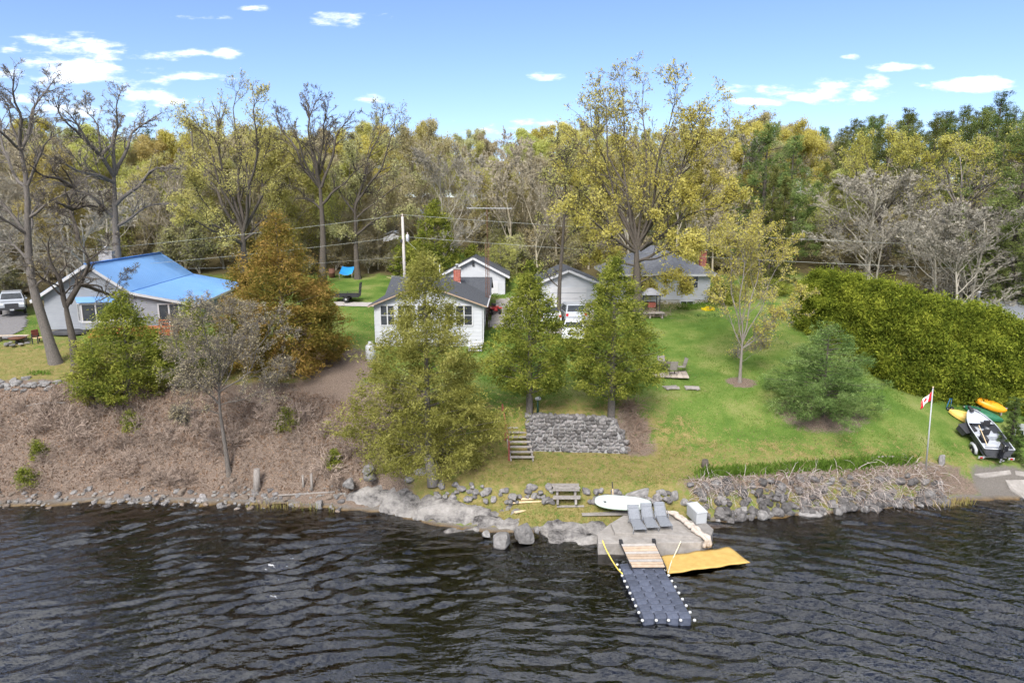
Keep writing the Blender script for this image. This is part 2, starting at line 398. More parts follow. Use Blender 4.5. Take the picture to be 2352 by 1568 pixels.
def _ramp(n, l, f, stops):
    r = n.new('ShaderNodeValToRGB'); e = r.color_ramp.elements
    while len(e) < len(stops): e.new(.5)
    for i, (p, c) in enumerate(stops): e[i].position = p; e[i].color = c4(c)
    l.new(f, r.inputs[0]); return r.outputs[0]
def _mix(n, l, f, a, b, mode='MIX'):
    x = n.new('ShaderNodeMix'); x.data_type = 'RGBA'; x.blend_type = mode
    if isinstance(f, float): x.inputs[0].default_value = f
    else: l.new(f, x.inputs[0])
    for i, v in ((6, a), (7, b)):
        if isinstance(v, tuple): x.inputs[i].default_value = c4(v)
        else: l.new(v, x.inputs[i])
    return x.outputs[2]
def _math(n, l, op, a, b=0.0, c=0.0):
    x = n.new('ShaderNodeMath'); x.operation = op
    for i, v in enumerate((a, b, c)):
        if isinstance(v, (int, float)): x.inputs[i].default_value = v
        else: l.new(v, x.inputs[i])
    return x.outputs[0]
tcg = n.new('ShaderNodeTexCoord'); ob = tcg.outputs['Object']
at = n.new('ShaderNodeVertexColor'); at.layer_name = 'cover'
sp = n.new('ShaderNodeSeparateColor'); l.new(at.outputs['Color'], sp.inputs[0])
nA = _noise(n, l, ob, .35, 4); nB = _noise(n, l, ob, 2.2, 6); nC = _noise(n, l, ob, 14, 4, .7); nD = _noise(n, l, ob, 45, 3, .7)
lawn = _ramp(n, l, _math(n, l, 'MULTIPLY_ADD', nA, .6, _math(n, l, 'MULTIPLY', nC, .4)), [(.37, (.06, .118, .02)), (.48, (.105, .168, .032)), (.56, (.17, .205, .055)), (.65, (.235, .23, .095))])
dryc = _ramp(n, l, _math(n, l, 'MULTIPLY_ADD', nB, .5, _math(n, l, 'MULTIPLY', nC, .5)), [(.34, (.10, .13, .03)), (.5, (.20, .175, .06)), (.66, (.30, .225, .105))])
litc = _ramp(n, l, _math(n, l, 'MULTIPLY_ADD', nC, .5, _math(n, l, 'MULTIPLY', nD, .5)), [(.33, (.05, .038, .03)), (.47, (.14, .105, .082)), (.58, (.25, .19, .15)), (.7, (.37, .29, .235))])
grc = _ramp(n, l, nD, [(.3, (.075, .065, .055)), (.5, (.15, .135, .12)), (.7, (.24, .22, .20))])
woodc = _ramp(n, l, nC, [(.3, (.05, .045, .022)), (.5, (.11, .085, .045)), (.7, (.16, .15, .05))])
def edge(ch, k=2.2):
    v = _math(n, l, 'ADD', ch, _math(n, l, 'MULTIPLY', _math(n, l, 'SUBTRACT', _math(n, l, 'MULTIPLY_ADD', nB, .5, _math(n, l, 'MULTIPLY', nC, .5)), .5), k))
    r = n.new('ShaderNodeMapRange'); r.interpolation_type = 'SMOOTHSTEP'; l.new(v, r.inputs[0]); r.inputs[1].default_value = .3; r.inputs[2].default_value = .7
    zero = _math(n, l, 'GREATER_THAN', ch, .02)
    return _math(n, l, 'MULTIPLY', r.outputs[0], zero)
col = _mix(n, l, edge(sp.outputs[1], 3.0), lawn, dryc)
col = _mix(n, l, edge(at.outputs['Alpha']), col, woodc)
col = _mix(n, l, edge(sp.outputs[0]), col, litc)
col = _mix(n, l, edge(sp.outputs[2], 1.2), col, grc)
pz = n.new('ShaderNodeNewGeometry'); sz = n.new('ShaderNodeSeparateXYZ'); l.new(pz.outputs['Position'], sz.inputs[0])
bedc = _ramp(n, l, nB, [(.3, (.05, .03, .012)), (.5, (.14, .085, .03)), (.7, (.25, .17, .07))])
mr = n.new('ShaderNodeMapRange'); l.new(sz.outputs[2], mr.inputs[0]); mr.inputs[1].default_value = .12; mr.inputs[2].default_value = -.03
col = _mix(n, l, mr.outputs[0], col, bedc)
pb = n.new('ShaderNodeBsdfPrincipled'); l.new(col, pb.inputs['Base Color']); pb.inputs['Roughness'].default_value = .95; pb.inputs['Specular IOR Level'].default_value = .1
bp = n.new('ShaderNodeBump'); bp.inputs['Strength'].default_value = .8; bp.inputs['Distance'].default_value = .06
l.new(_math(n, l, 'ADD', nC, _math(n, l, 'MULTIPLY', nD, .6)), bp.inputs['Height']); l.new(bp.outputs[0], pb.inputs['Normal'])
l.new(pb.outputs[0], o.inputs[0])
ground = obj('ground', gm, 'ground_cover'); tag(ground, 'sloping lawn and leaf-covered bank running up from the lake to the woods', 'ground', kind='structure')

# ------------------------------------------------------------------ water
wx = np.unique(np.concatenate([np.linspace(-1500, -60, 14), np.linspace(-60, -36, 40), np.arange(-33, 33, 0.165), np.linspace(36, 60, 40), np.linspace(60, 1500, 14)]))
wy = np.unique(np.concatenate([np.linspace(-900, 0, 12), np.linspace(0, 19, 20), np.arange(20.5, 39.3, 0.135), np.linspace(40, 42, 4)]))
WX, WY = np.meshgrid(wx, wy); r = np.random.default_rng(8); WZ = 0*WX
gust = np.clip(.72+1.1*_n2(WX, WY*1.5, 17.0, 31)+.7*_n2(WX, WY*1.6, 6.0, 32), .18, 1.6)
for k in range(46):
    lam = 0.42*(2.9**r.uniform(0, 1)); cx_, cy_ = r.normal(2, 9), r.normal(-9, 9)
    q = 6.283/lam; amp = 0.0105*lam
    wob = 1.2*np.sin(WX*.23+k)+1.0*np.sin(WY*.41+2*k)+.6*np.sin((WX+WY)*.9+3*k)
    env = 1+.6*np.sin(WX*r.uniform(.2, .9)+WY*r.uniform(-.9, .9)+k)
    WZ += amp*env*np.sin(q*np.hypot(WX-cx_, WY-cy_)+r.uniform(0, 6.28)+wob)
fade = smst(WY, 5, 19)*(1-smst(np.abs(WX), 34, 56))*(0.35+0.65*(1-smst(WY, 31, 39)))
WZ = WZ*fade*gust*1.15
nx, ny = len(wx), len(wy); ii = np.arange(nx*ny).reshape(ny, nx)
wq = np.stack([ii[:-1, :-1], ii[:-1, 1:], ii[1:, 1:], ii[1:, :-1]], -1).reshape(-1, 4)
wmh = np_mesh('lake', np.stack([WX, WY, WZ], -1).reshape(-1, 3), wq, True)
m, n, l, o = _new('lake_water')
tcg = n.new('ShaderNodeTexCoord')
b1 = _noise(n, l, tcg.outputs['Object'], 1.7, 3, .55, (.5, 1.3, 1)); b2 = _noise(n, l, tcg.outputs['Object'], 5, 2, .5, (.5, 1.2, 1))
bp = n.new('ShaderNodeBump'); bp.inputs['Strength'].default_value = .8; bp.inputs['Distance'].default_value = .07
l.new(_math(n, l, 'ADD', b1, _math(n, l, 'MULTIPLY', b2, .6)), bp.inputs['Height'])
fr = n.new('ShaderNodeFresnel'); fr.inputs[0].default_value = 2.2; l.new(bp.outputs[0], fr.inputs['Normal'])
gl = n.new('ShaderNodeBsdfGlossy'); gl.inputs['Roughness'].default_value = .03; l.new(bp.outputs[0], gl.inputs['Normal'])
tr = n.new('ShaderNodeBsdfTransparent'); tr.inputs[0].default_value = (.9, .88, .82, 1)
mx = n.new('ShaderNodeMixShader'); l.new(fr.outputs[0], mx.inputs[0]); l.new(tr.outputs[0], mx.inputs[1]); l.new(gl.outputs[0], mx.inputs[2])
l.new(mx.outputs[0], o.inputs['Surface'])
va = n.new('ShaderNodeVolumeAbsorption'); va.inputs['Color'].default_value = (.47, .43, .26, 1); va.inputs['Density'].default_value = 2.0
l.new(va.outputs[0], o.inputs['Volume'])
lake = obj('lake', wmh, 'lake_water'); tag(lake, 'dark rippled lake water reflecting the sky', 'water', kind='structure')
# ------------------------------------------------------------------ trees
def _nrm(v): return v/np.maximum(np.linalg.norm(v, axis=-1, keepdims=True), 1e-9)
def tubes(P, R, n):
    """P (B,m,3), R (B,m) -> verts, quads"""
    B, m, _ = P.shape
    if n == 1:                               # finest twigs: flat ribbons
        T = _nrm(P[:, -1]-P[:, 0]); S = _nrm(np.cross(T, np.array([.3, 1., .2])+.5*np.sin(P[:, 0]*37.0)))[:, None]*R[..., None]*1.5
        V = np.stack([P-S, P+S], 2); i = np.arange(B*m*2).reshape(B, m, 2)
        return V.reshape(-1, 3), np.stack([i[:, :-1, 0], i[:, :-1, 1], i[:, 1:, 1], i[:, 1:, 0]], -1).reshape(-1, 4)
    T = np.empty_like(P); T[:, 1:-1] = P[:, 2:]-P[:, :-2]; T[:, 0] = P[:, 1]-P[:, 0]; T[:, -1] = P[:, -1]-P[:, -2]; T = _nrm(T)
    ref = np.where(np.abs(T[:, :1, 2:3]) > .9, np.array([1., 0, 0]), np.array([0, 0, 1.])); ref = np.broadcast_to(ref, T.shape)
    X = _nrm(np.cross(T, ref)); Y = np.cross(T, X)
    a = np.arange(n)*2*math.pi/n
    V = P[:, :, None]+R[:, :, None, None]*(X[:, :, None]*np.cos(a)[:, None]+Y[:, :, None]*np.sin(a)[:, None])
    i = np.arange(B*m*n).reshape(B, m, n); j = np.roll(i, -1, 2)
    Q = np.stack([i[:, :-1], j[:, :-1], j[:, 1:], i[:, 1:]], -1).reshape(-1, 4)
    return V.reshape(-1, 3), Q
def sprout(rng, P, R, k, t0, t1, ang, lf, m, up=.15, jit=.14, rf=.6, rend=.3, flat=1.0, absl=None, lmin=0.0, curl=0.0):
    B, mp, _ = P.shape; t = np.sort(rng.uniform(t0, t1, (B, k)), 1).reshape(-1); b = np.repeat(np.arange(B), k)
    x = t*(mp-1); i = np.minimum(x.astype(int), mp-2); f = (x-i)[:, None]
    p = P[b, i]*(1-f)+P[b, i+1]*f; T = _nrm(P[b, i+1]-P[b, i]); r = R[b, i]*(1-f[:, 0])+R[b, i+1]*f[:, 0]
    plen = np.linalg.norm(np.diff(P, axis=1), axis=2).sum(1)[b]
    q = rng.normal(size=T.shape); q = _nrm(q-T*(q*T).sum(1, keepdims=True))
    a = rad(ang)*rng.uniform(.7, 1.3, len(t))[:, None]
    d = _nrm(T*np.cos(a)+q*np.sin(a)*np.array([1, 1, flat])+np.array([0, 0, up]))
    Ln = (lf*plen*(1.15-.75*t) if absl is None else absl*np.ones(len(t)))*rng.uniform(.7, 1.25, len(t)); Ln = np.maximum(Ln, lmin)
    out = np.empty((len(t), m, 3)); out[:, 0] = p
    for s in range(1, m):
        out[:, s] = out[:, s-1]+d*(Ln/(m-1))[:, None]
        d = _nrm(d+rng.normal(size=d.shape)*jit+np.array([0, 0, curl]))
    r0 = np.maximum(r*rf, .0035); RR = r0[:, None]*np.linspace(1, rend, m)[None]
    return out, RR
def cards(rng, C, size, asp=.5, out=None, spread=1.0, droop=0.0):
    """one lozenge leaf per point"""
    n = len(C); u = rng.normal(size=(n, 3))
    if out is not None: u = out*1.0+u*spread
    u[:, 2] -= droop; u = _nrm(u); v = _nrm(np.cross(u, rng.normal(size=(n, 3))))
    s = (size*rng.uniform(.6, 1.4, n))[:, None]; u = u*s*.5; v = v*s*.5*asp
    V = np.stack([C-u*.7+v, C-u*.7-v, C+u], 1).reshape(-1, 3)
    return V, np.arange(3*n).reshape(-1, 3)
def merge(parts):
    V, Q, k = [], [], 0
    for v, q in parts: V.append(v); Q.append(q+k); k += len(v)
    return np.concatenate(V), np.concatenate(Q)
def along(rng, P, n, off=.05):
    B, m, _ = P.shape; b = rng.integers(0, B, n); x = rng.uniform(.25, 1, n)*(m-1); i = np.minimum(x.astype(int), m-2); f = (x-i)[:, None]
    return P[b, i]*(1-f)+P[b, i+1]*f+rng.normal(size=(n, 3))*off
def resamp(pts, m): return catmull(pts, m)

def deciduous(seed, trunk, r0, limbs=None, nl=9, l1=(7, .42), l2=(6, .4), tw=(5, .45), tw2=None, up=.2, ang=45, leaves=0, lsize=.16, loff=.08, top=.3, jit=.13, minr=.006, twm=3, spread=1.0, t0=.35, leafz=None):
    """returns (bark mesh data, leaf mesh data) in world or local coordinates of trunk"""
    rng = np.random.default_rng(seed); parts = []
    tp = resamp(trunk, 10)[None]; tr = (r0*(1-(1-top)*np.linspace(0, 1, 10)**.8))[None]
    tr[0, 0] *= 1.25
    parts.append(tubes(tp, tr, 9))
    if limbs:
        LP = np.stack([resamp(l_[0], 9) for l_ in limbs]); LR = np.stack([l_[1]*.72*np.linspace(1, .10, 9)**.9 for l_ in limbs])
        tt = np.linspace(0, 1, 9)[None, :, None]; ll = np.linalg.norm(LP[:, -1]-LP[:, 0], axis=1)[:, None, None]
        LP = LP+ll*.028*np.sin(tt*rng.uniform(7, 13, (len(LP), 1, 3))+rng.uniform(0, 6.28, (len(LP), 1, 3)))*np.sqrt(tt)
    else:
        LP, LR = sprout(rng, tp, tr, nl, t0, 1.0, ang, .62, 9, up=up, jit=jit, rf=.62, rend=.16)
    parts.append(tubes(LP, LR, 6))
    P1, R1 = sprout(rng, LP, LR, l1[0], .15, 1., 42, l1[1], 6, up=up*.8, jit=jit, rf=.5, rend=.22)
    Pb, Rb = sprout(rng, LP, LR, max(3, l1[0]//2), .72, 1., 34, l1[1]*1.15, 6, up=up*.9, jit=jit, rf=.7, rend=.25); P1 = np.concatenate([P1, Pb]); R1 = np.concatenate([R1, Rb])
    parts.append(tubes(P1, R1, 4))
    P2, R2 = sprout(rng, P1, R1, l2[0], .15, 1., 42, l2[1], 4, up=up*.6, jit=jit*1.2, rf=.55, rend=.35); R2 = np.maximum(R2, minr)
    parts.append(tubes(P2, R2, 3))
    P3, R3 = sprout(rng, P2, R2, tw[0], .1, 1., 38, tw[1], twm, up=up*.5, jit=jit*1.3, rf=.6, rend=.5, lmin=.25); R3 = np.maximum(R3, minr*.75)
    parts.append(tubes(P3, R3, 1))
    last = P3
    if tw2:
        P4, R4 = sprout(rng, P3, R3, tw2[0], .1, 1., 38, tw2[1], 3, up=up*.5, jit=jit*1.4, rf=.7, rend=.6, lmin=.18); R4 = np.maximum(R4, minr*.6)
        parts.append(tubes(P4, R4, 1)); last = P4
    lf = None
    if leaves:
        C = along(rng, last, leaves, loff)
        if leafz is not None:
            keep = rng.uniform(size=len(C)) < np.interp(C[:, 2], leafz[0], leafz[1]); C = C[keep]
        lf = cards(rng, C, lsize, .7)
    return merge(parts), lf
def tree_obj(name, data, base, bark, leafm, label, cat='tree', group=None, sink=.15):
    (bv, bq), lf = data; base = Vector(base)
    e = empty(name, base, 0, label, cat, group)
    obj('trunk', np_mesh('trunk', bv-np.array(base), bq, True), bark, e)
    if lf is not None: obj('crown', np_mesh('crown', lf[0]-np.array(base), lf[1]), leafm, e)
    return e
def copy_tree(src, loc, rz, sc, label=None, group=None):
    o = src.copy(); COL.objects.link(o); o.location = loc; o.rotation_euler = (0, 0, rz); o.scale = sc
    if label: o['label'] = label
    if group: o['group'] = group
    for ch in src.children:
        c = ch.copy(); COL.objects.link(c); c.parent = o
        for g in ch.children:
            d = g.copy(); COL.objects.link(d); d.parent = c
    return o
# bark and leaves
M('bark_grey', (.085, .075, .066), (.19, .168, .148), 9, .95, .9, 22, stretch=(3, 3, .6))
M('bark_dark', (.05, .042, .036), (.13, .11, .09), 9, .95, .9, 22, stretch=(3, 3, .6))
M('bark_pale', (.15, .13, .112), (.27, .24, .21), 7, .95, .7, 18, stretch=(3, 3, .6))
M('twig_grey', (.25, .23, .185), (.37, .34, .28), 3, .95, orand=.18)
M('twig_brown', (.27, .235, .17), (.41, .36, .265), 3, .95, orand=.18)
leafmat('leaf_yellow', [(.33, .285, .06), (.51, .45, .115), (.65, .59, .19)], .45, .35)
leafmat('leaf_spring', [(.31, .285, .08), (.49, .455, .15), (.64, .60, .24)], .45, .3, .18)
leafmat('leaf_olive', [(.27, .25, .12), (.42, .39, .19), (.56, .53, .29)], .45, .3, .2)
leafmat('bud_brown', [(.24, .20, .12), (.37, .32, .20), (.48, .43, .28)], .3, .5)
leafmat('cedar_green', [(0.048, 0.071, 0.014), (0.136, 0.169, 0.031), (0.272, 0.295, 0.052), (0.401, 0.396, 0.087)], .38, .7)
leafmat('cedar_yellow', [(.10, .105, .022), (.20, .20, .045), (.32, .31, .08), (.45, .43, .14)], .4, .7)
leafmat('cedar_rust', [(.085, .085, .018), (.19, .165, .035), (.32, .22, .06), (.43, .27, .09)], .38, .42)
leafmat('hedge_green', [(.03, .045, .008), (.115, .155, .022), (.26, .30, .038), (.42, .43, .065)], .38, .6)
leafmat('pine_blue', [(.05, .09, .03), (.115, .185, .055), (.195, .28, .085), (.29, .37, .14)], .3, .8)
leafmat('pine_dark', [(0.034, 0.048, 0.018), (0.092, 0.115, 0.034), (0.161, 0.190, 0.057), (0.241, 0.270, 0.092)], .45, .35, .15)
leafmat('pine_light', [(0.057, 0.086, 0.029), (0.138, 0.190, 0.057), (0.230, 0.287, 0.092), (0.333, 0.380, 0.138)], .45, .35, .12)

leafmat('leaf_bright', [(.36, .34, .07), (.50, .47, .12), (.63, .60, .20)], .5, .35)
# --- the woods: a few kinds, each tree an individual ----------------------
def wood_kind(seed, h, kind):
    rng = np.random.default_rng(seed)
    trunk = [(0, 0, -.6), (rng.normal()*.25, rng.normal()*.25, h*.35), (rng.normal()*.5, rng.normal()*.5, h*.68), (rng.normal()*.6, rng.normal()*.6, h*.86)]
    if kind == 'leafy':
        d = deciduous(seed, trunk, .2, nl=13, l1=(7, .42), l2=(5, .42), tw=(4, .5), up=.32, ang=50, leaves=33000, lsize=.22, loff=.36, minr=.016, t0=.12)
    elif kind == 'hazy':
        d = deciduous(seed, trunk, .19, nl=13, l1=(7, .42), l2=(6, .42), tw=(5, .5), up=.36, ang=46, leaves=26000, lsize=.18, loff=.32, minr=.020, t0=.14)
    elif kind == 'thicket':
        d = deciduous(seed, [(0, 0, -.4), (.1, 0, h*.2), (.2, .1, h*.5)], .07, nl=16, l1=(7, .5), l2=(6, .45), tw=(6, .55), up=.5, ang=40, leaves=7000, lsize=.15, loff=.25, minr=.016, t0=.02)
    else:
        d = deciduous(seed, trunk, .19, nl=13, l1=(8, .42), l2=(6, .42), tw=(6, .5), up=.36, ang=46, leaves=0, minr=.022, t0=.14)
    return d
KINDS = {}
_lab = {'thicket': 'tangled understorey thicket along the edge of the woods', 'leafy': 'tree in fresh yellow-green leaf in the woods behind the houses', 'hazy': 'slender tree just breaking into olive leaf in the woods behind the houses', 'bare': 'bare grey-brown twiggy tree in the woods behind the houses'}
_protos = {}
for k_, (kind, lm, bk) in enumerate([('leafy', 'leaf_spring', 'twig_brown'), ('leafy', 'leaf_yellow', 'twig_grey'), ('hazy', 'leaf_olive', 'twig_brown'), ('hazy', 'leaf_spring', 'twig_grey'), ('bare', None, 'twig_grey'), ('bare', None, 'twig_brown'), ('hazy', 'bud_brown', 'twig_brown'), ('thicket', 'leaf_olive', 'twig_grey'), ('thicket', 'leaf_spring', 'twig_brown'), ('thicket', 'bud_brown', 'twig_grey')]):
    d = wood_kind(100+k_, 17 if kind != 'thicket' else 7, kind)
    me_b = np_mesh('trunk', d[0][0], d[0][1], True); me_b.materials.append(MATS[bk])
    me_l = None
    if d[1] is not None:
        me_l = np_mesh('crown', d[1][0], d[1][1]); me_l.materials.append(MATS[lm])
    _protos[k_] = (kind, me_b, me_l)
def _where(x, y):
    p = proj((x, y, 10))[0]
    seg = ['beyond the blue-roofed house', 'behind the russet cedars', 'left of the utility pole', 'behind the white garages', 'behind the great oak', 'right of the oak, beyond the bungalow', 'behind the long hedge', 'at the far right']
    i = int(np.searchsorted([330, 700, 925, 1270, 1560, 1840, 2150], p)); rk = 'nearest ranks' if y < 97 else 'middle ranks' if y < 135 else 'farthest ranks'
    return seg[i], rk
def wood_tree(k_, loc, rz, sc, label=None, group=None):
    kind, a, b = _protos[k_]
    if label is None:
        sg, rk = _where(loc[0], loc[1]); hue = ['fresh yellow-green leafy', 'golden-yellow leafy', 'olive budding', 'pale green budding', 'bare grey', 'bare brown', 'brown-budded', 'olive-tinged tangled', 'green-tinged tangled', 'brown tangled'][k_]
        label = '%s %s %s, in the %s' % (hue, 'thicket' if kind == 'thicket' else 'woodland tree', sg, rk); group = label
    e = empty('thicket' if kind == 'thicket' else 'woodland_tree', loc, rz, label or _lab[kind], 'bush' if kind == 'thicket' else 'tree', group or {'thicket': 'understorey thickets', 'leafy': 'leafing trees in the woods', 'hazy': 'budding trees in the woods', 'bare': 'bare trees in the woods'}[kind])
    e.scale = sc; obj('trunk', a, None, e)
    if b is not None: obj('crown', b, None, e)
    return e
def conifer_pts(rng, h, rmax, n, whorl=.55, droop=.15, bare=.12, kind='pine', clump=18, cs=.34):
    """needle clumps on whorled branches"""
    C, O = [], []; br = []
    z = h*bare
    while z < h*.985:
        f = (z-h*bare)/(h*(1-bare)); R = rmax*((1-f)**.75)*(.75+.5*rng.random())
        if kind == 'pine': R = rmax*(min(1, (1-f)*1.9))**.8*(.55+.7*rng.random())
        nb = max(3, int(6*(.5+.5*(1-f))))
        a0 = rng.uniform(0, 6.28)
        for q in range(nb):
            a = a0+6.28*q/nb+rng.normal()*.25; rr = R*rng.uniform(.65, 1.15); dz = (-droop if kind != 'pine' else .22)*rr
            p1 = np.array([math.cos(a)*rr, math.sin(a)*rr, z+dz]); p0 = np.array([0, 0, z]); br.append((p0, p1))
            m_ = max(2, int(n*rr/(rmax*3.0)))
            t = rng.uniform(.25, 1.05, m_)[:, None]**.8
            c = p0+(p1-p0)*t+rng.normal(size=(m_, 3))*np.array([.30, .30, .10])*cs*2.2*(.5+t*.6)
            C.append(c); O.append(np.repeat(_nrm(p1-p0)[None], m_, 0))
        z += whorl*rng.uniform(.7, 1.3)
    C = np.concatenate(C); O = np.concatenate(O)
    CC = np.repeat(C, clump, 0)+rng.normal(size=(len(C)*clump, 3))*cs*.42; OO = np.repeat(O, clump, 0)
    P = np.array([[a_, (a_+b_)/2+np.array([0, 0, .05]), b_] for a_, b_ in br])
    return CC, OO, P
def conifer(seed, h, rmax, n, leafsize, **kw):
    rng = np.random.default_rng(seed); C, O, P = conifer_pts(rng, h, rmax, n, **kw)
    V = cards(rng, C, leafsize, .17, out=O, spread=.9, droop=-.35)
    tp = np.array([[[0, 0, -.5], [0, 0, h*.5], [0, 0, h*.97]]], float); tr = np.array([[.018*h, .012*h, .012]])
    R = np.repeat(np.array([[.045, .03, .012]]), len(P), 0)
    return merge([tubes(tp, tr, 8), tubes(P, R, 4)]), V
_con = {}
for k_, (h_, r_, n_, lm, kw) in {'tall_pine': (20, 3.2, 12, 'pine_dark', dict(kind='pine', bare=.30, whorl=.75, clump=58, cs=.55)), 'soft_pine': (17, 4.0, 13, 'pine_light', dict(kind='pine', bare=.10, whorl=.7, clump=58, cs=.5)), 'spruce': (14, 2.6, 14, 'pine_dark', dict(kind='spruce', bare=.05, whorl=.5, clump=44, cs=.34))}.items():
    d = conifer(40+len(_con), h_, r_, n_, .40, **kw)
    a = np_mesh('trunk', d[0][0], d[0][1], True); a.materials.append(MATS['bark_dark'])
    b = np_mesh('crown', d[1][0], d[1][1]); b.materials.append(MATS[lm]); _con[k_] = (h_, a, b)
def con_tree(kind, px, D, top, label, group=None, wide=1.0):
    h, a, b = _con[kind]; X = PD(px, 500, D).x; z = Z(X, D); t = PD(px, top, D).z; s = (t-z)/h
    e = empty({'tall_pine': 'pine_tree', 'soft_pine': 'pine_tree', 'spruce': 'spruce_tree'}[kind], (X, D, z-.1), px*1.7 % 6.28, label, 'tree', group)
    e.scale = (s*wide, s*wide, s); obj('trunk', a, None, e); obj('crown', b, None, e); return e
rw = np.random.default_rng(77)
def skyline(px):   # height of the woods' upper edge in the photograph
    return float(np.interp(px, [-300, 0, 200, 420, 640, 800, 1000, 1150, 1290, 1500, 1700, 1850, 2000, 2200, 2400, 2700], [285, 290, 315, 305, 315, 305, 300, 312, 300, 305, 300, 290, 262, 245, 250, 250]))
cnt = 0
for row, (D, step) in enumerate([(84, 88), (92, 84), (101, 78), (112, 72), (125, 66), (142, 60), (165, 56)]):
    px = -140+rw.uniform(0, step)
    while px < 2480:
        p = px+rw.normal()*10; Dj = D+rw.normal()*3.0
        X = PD(p, 500, Dj).x; z = Z(X, Dj)
        # the lawns and yards that stay open
        op = (1050 < p < 1120 and Dj < 97) or (1770 < p < 1900 and Dj < 96) or (840 < p < 985 and 92 < Dj < 108) or (2150 < p and Dj < 88)
        if not op:
            tz = PD(p, skyline(p)+rw.normal()*9, Dj).z
            s = (tz-z)/17.3; s = s*rw.uniform(.70, 1.0) if row < 6 else s*rw.uniform(.9, 1.03)
            s = min(max(s, .5), 1.45)
            if p > 1840:    # pine plantation on the right-hand rise
                if row >= 2:
                    con_tree('tall_pine' if rw.random() < .8 else 'soft_pine', p, Dj, skyline(p)+rw.normal()*7+(0 if row > 3 else 22), 'tall dark plantation pine on the rise, %s, %s' % _where(X, Dj), 'pines on the rise, %s, %s' % _where(X, Dj), wide=rw.uniform(.8, 1.1)); cnt += 1
                elif rw.random() < .6:
                    wood_tree(int(rw.choice([3, 4, 4, 5, 5])), (X, Dj, z), rw.uniform(0, 6.28), (s*.8, s*.8, s*.7)); cnt += 1
            else:
                pk = [.16, .10, .2, .22, .10, .12, .1]
                if 980 < p < 1300: pk = [.1, .1, .14, .16, .2, .2, .1]
                if row >= 5: pk = [.14, .1, .18, .18, .1, .14, .16]
                wood_tree(int(rw.choice(7, p=pk)), (X, Dj, z), rw.uniform(0, 6.28), (s*rw.uniform(.85, 1.15), s*rw.uniform(.85, 1.15), s)); cnt += 1
        px += step*rw.uniform(.75, 1.25)
for D, step in ((80.5, 70), (87, 72), (96, 70), (108, 76)):
    px = -100+rw.uniform(0, step)
    while px < 2460:
        p = px+rw.normal()*8; Dj = D+rw.normal()*1.5; X = PD(p, 500, Dj).x; z = Z(X, Dj)
        if not ((1040 < p < 1115 and Dj < 97) or (1790 < p < 1885 and Dj < 96) or (2180 < p and Dj < 85)):
            s = rw.uniform(.7, 1.15); wood_tree(int(rw.choice([7, 7, 8, 9])), (X, Dj, z), rw.uniform(0, 6.28), (s*1.1, s*1.1, s)); cnt += 1
        px += step*rw.uniform(.75, 1.25)
for (pa, pb, Da, Db, n_) in ((1960, 2500, 62, 80, 34), (-120, 240, 66, 80, 16), (2150, 2500, 56, 66, 8)):
    for _ in range(n_):
        p, Dj = rw.uniform(pa, pb), rw.uniform(Da, Db); X = PD(p, 500, Dj).x
        if p < 2100 and Dj < 66: continue
        s = rw.uniform(.35, .75); wood_tree(int(rw.choice([7, 9, 9, 4])), (X, Dj, Z(X, Dj)), rw.uniform(0, 6.28), (s*1.5, s*1.5, s), 'low %s brush on the wood floor, %s, %s' % (('grey', 'brown')[_%2], *_where(X, Dj)), 'low brush under the trees, %s %s' % _where(X, Dj)); cnt += 1
print('woodland', cnt)
# --- single trees, traced limb by limb at their own depth ------------------
def hero(name, seed, base_px, trunk_px, D, r0, limbs_px, label, bark, leafm, depth=1.6, **kw):
    rng = np.random.default_rng(seed)
    b = G(*base_px) if D is None else None
    if b is None:
        b = PD(base_px[0], base_px[1], D); b.z = Z(b.x, D)
    D = b.y
    tk = [tuple(b-Vector((0, 0, .3)))]+[tuple(PD(x, y, D)) for x, y in trunk_px]
    L_ = []
    for pts, rr in limbs_px:
        dd = rng.uniform(-1, 1)*depth; n_ = len(pts)
        L_.append(([tuple(PD(x, y, D+dd*2.2*(i/(n_-1))**1.2)) for i, (x, y) in enumerate(pts)], rr))
    # limbs towards and away from the lake, so that the crown has a round plan
    hi = tk[-1]
    for q in range(kw.pop('extra', 4)):
        src = L_[rng.integers(0, len(limbs_px))][0]; s = np.array(src); a = s[0]; sg = 1 if q % 2 else -1
        e = s[-1]; mid = (a+e)/2
        L_.append(([tuple(a), tuple(a*.5+e*.5+np.array([(a[0]-e[0])*.25, sg*depth*1.4, -.3])), tuple(e+np.array([(a[0]-e[0])*.55, sg*depth*2.2, -rng.uniform(.5, 1.8)]))], limbs_px[0][1]*.8))
    data = deciduous(seed, tk, r0, limbs=L_, **kw)
    return tree_obj(name, data, b, bark, leafm, label)
bare = dict(up=.12, jit=.2)
hero('bare_tree', 1, (130, 834), [(97, 730), (72, 640), (64, 540), (62, 430), (48, 345)], None, .42, [
  ([(64, 540), (30, 500), (-10, 440), (-60, 400)], .2), ([(62, 430), (30, 400), (0, 300), (-20, 230)], .2), ([(48, 345), (47, 290), (35, 220), (30, 165)], .2),
  ([(48, 345), (70, 284), (98, 212), (128, 182)], .18), ([(62, 430), (90, 360), (106, 326), (150, 300)], .16), ([(66, 500), (110, 470), (150, 440), (200, 430)], .15),
  ([(70, 600), (20, 560), (-30, 540)], .16), ([(48, 345), (20, 260), (0, 215)], .14), ([(80, 660), (120, 610), (150, 560)], .12)],
  'tall bare tree with leaning grey trunk, leftmost on the shore lawn', 'bark_grey', 'bud_brown', l1=(8, .4), l2=(6, .42), tw=(5, .5), leaves=1500, lsize=.10, minr=.009, **bare)
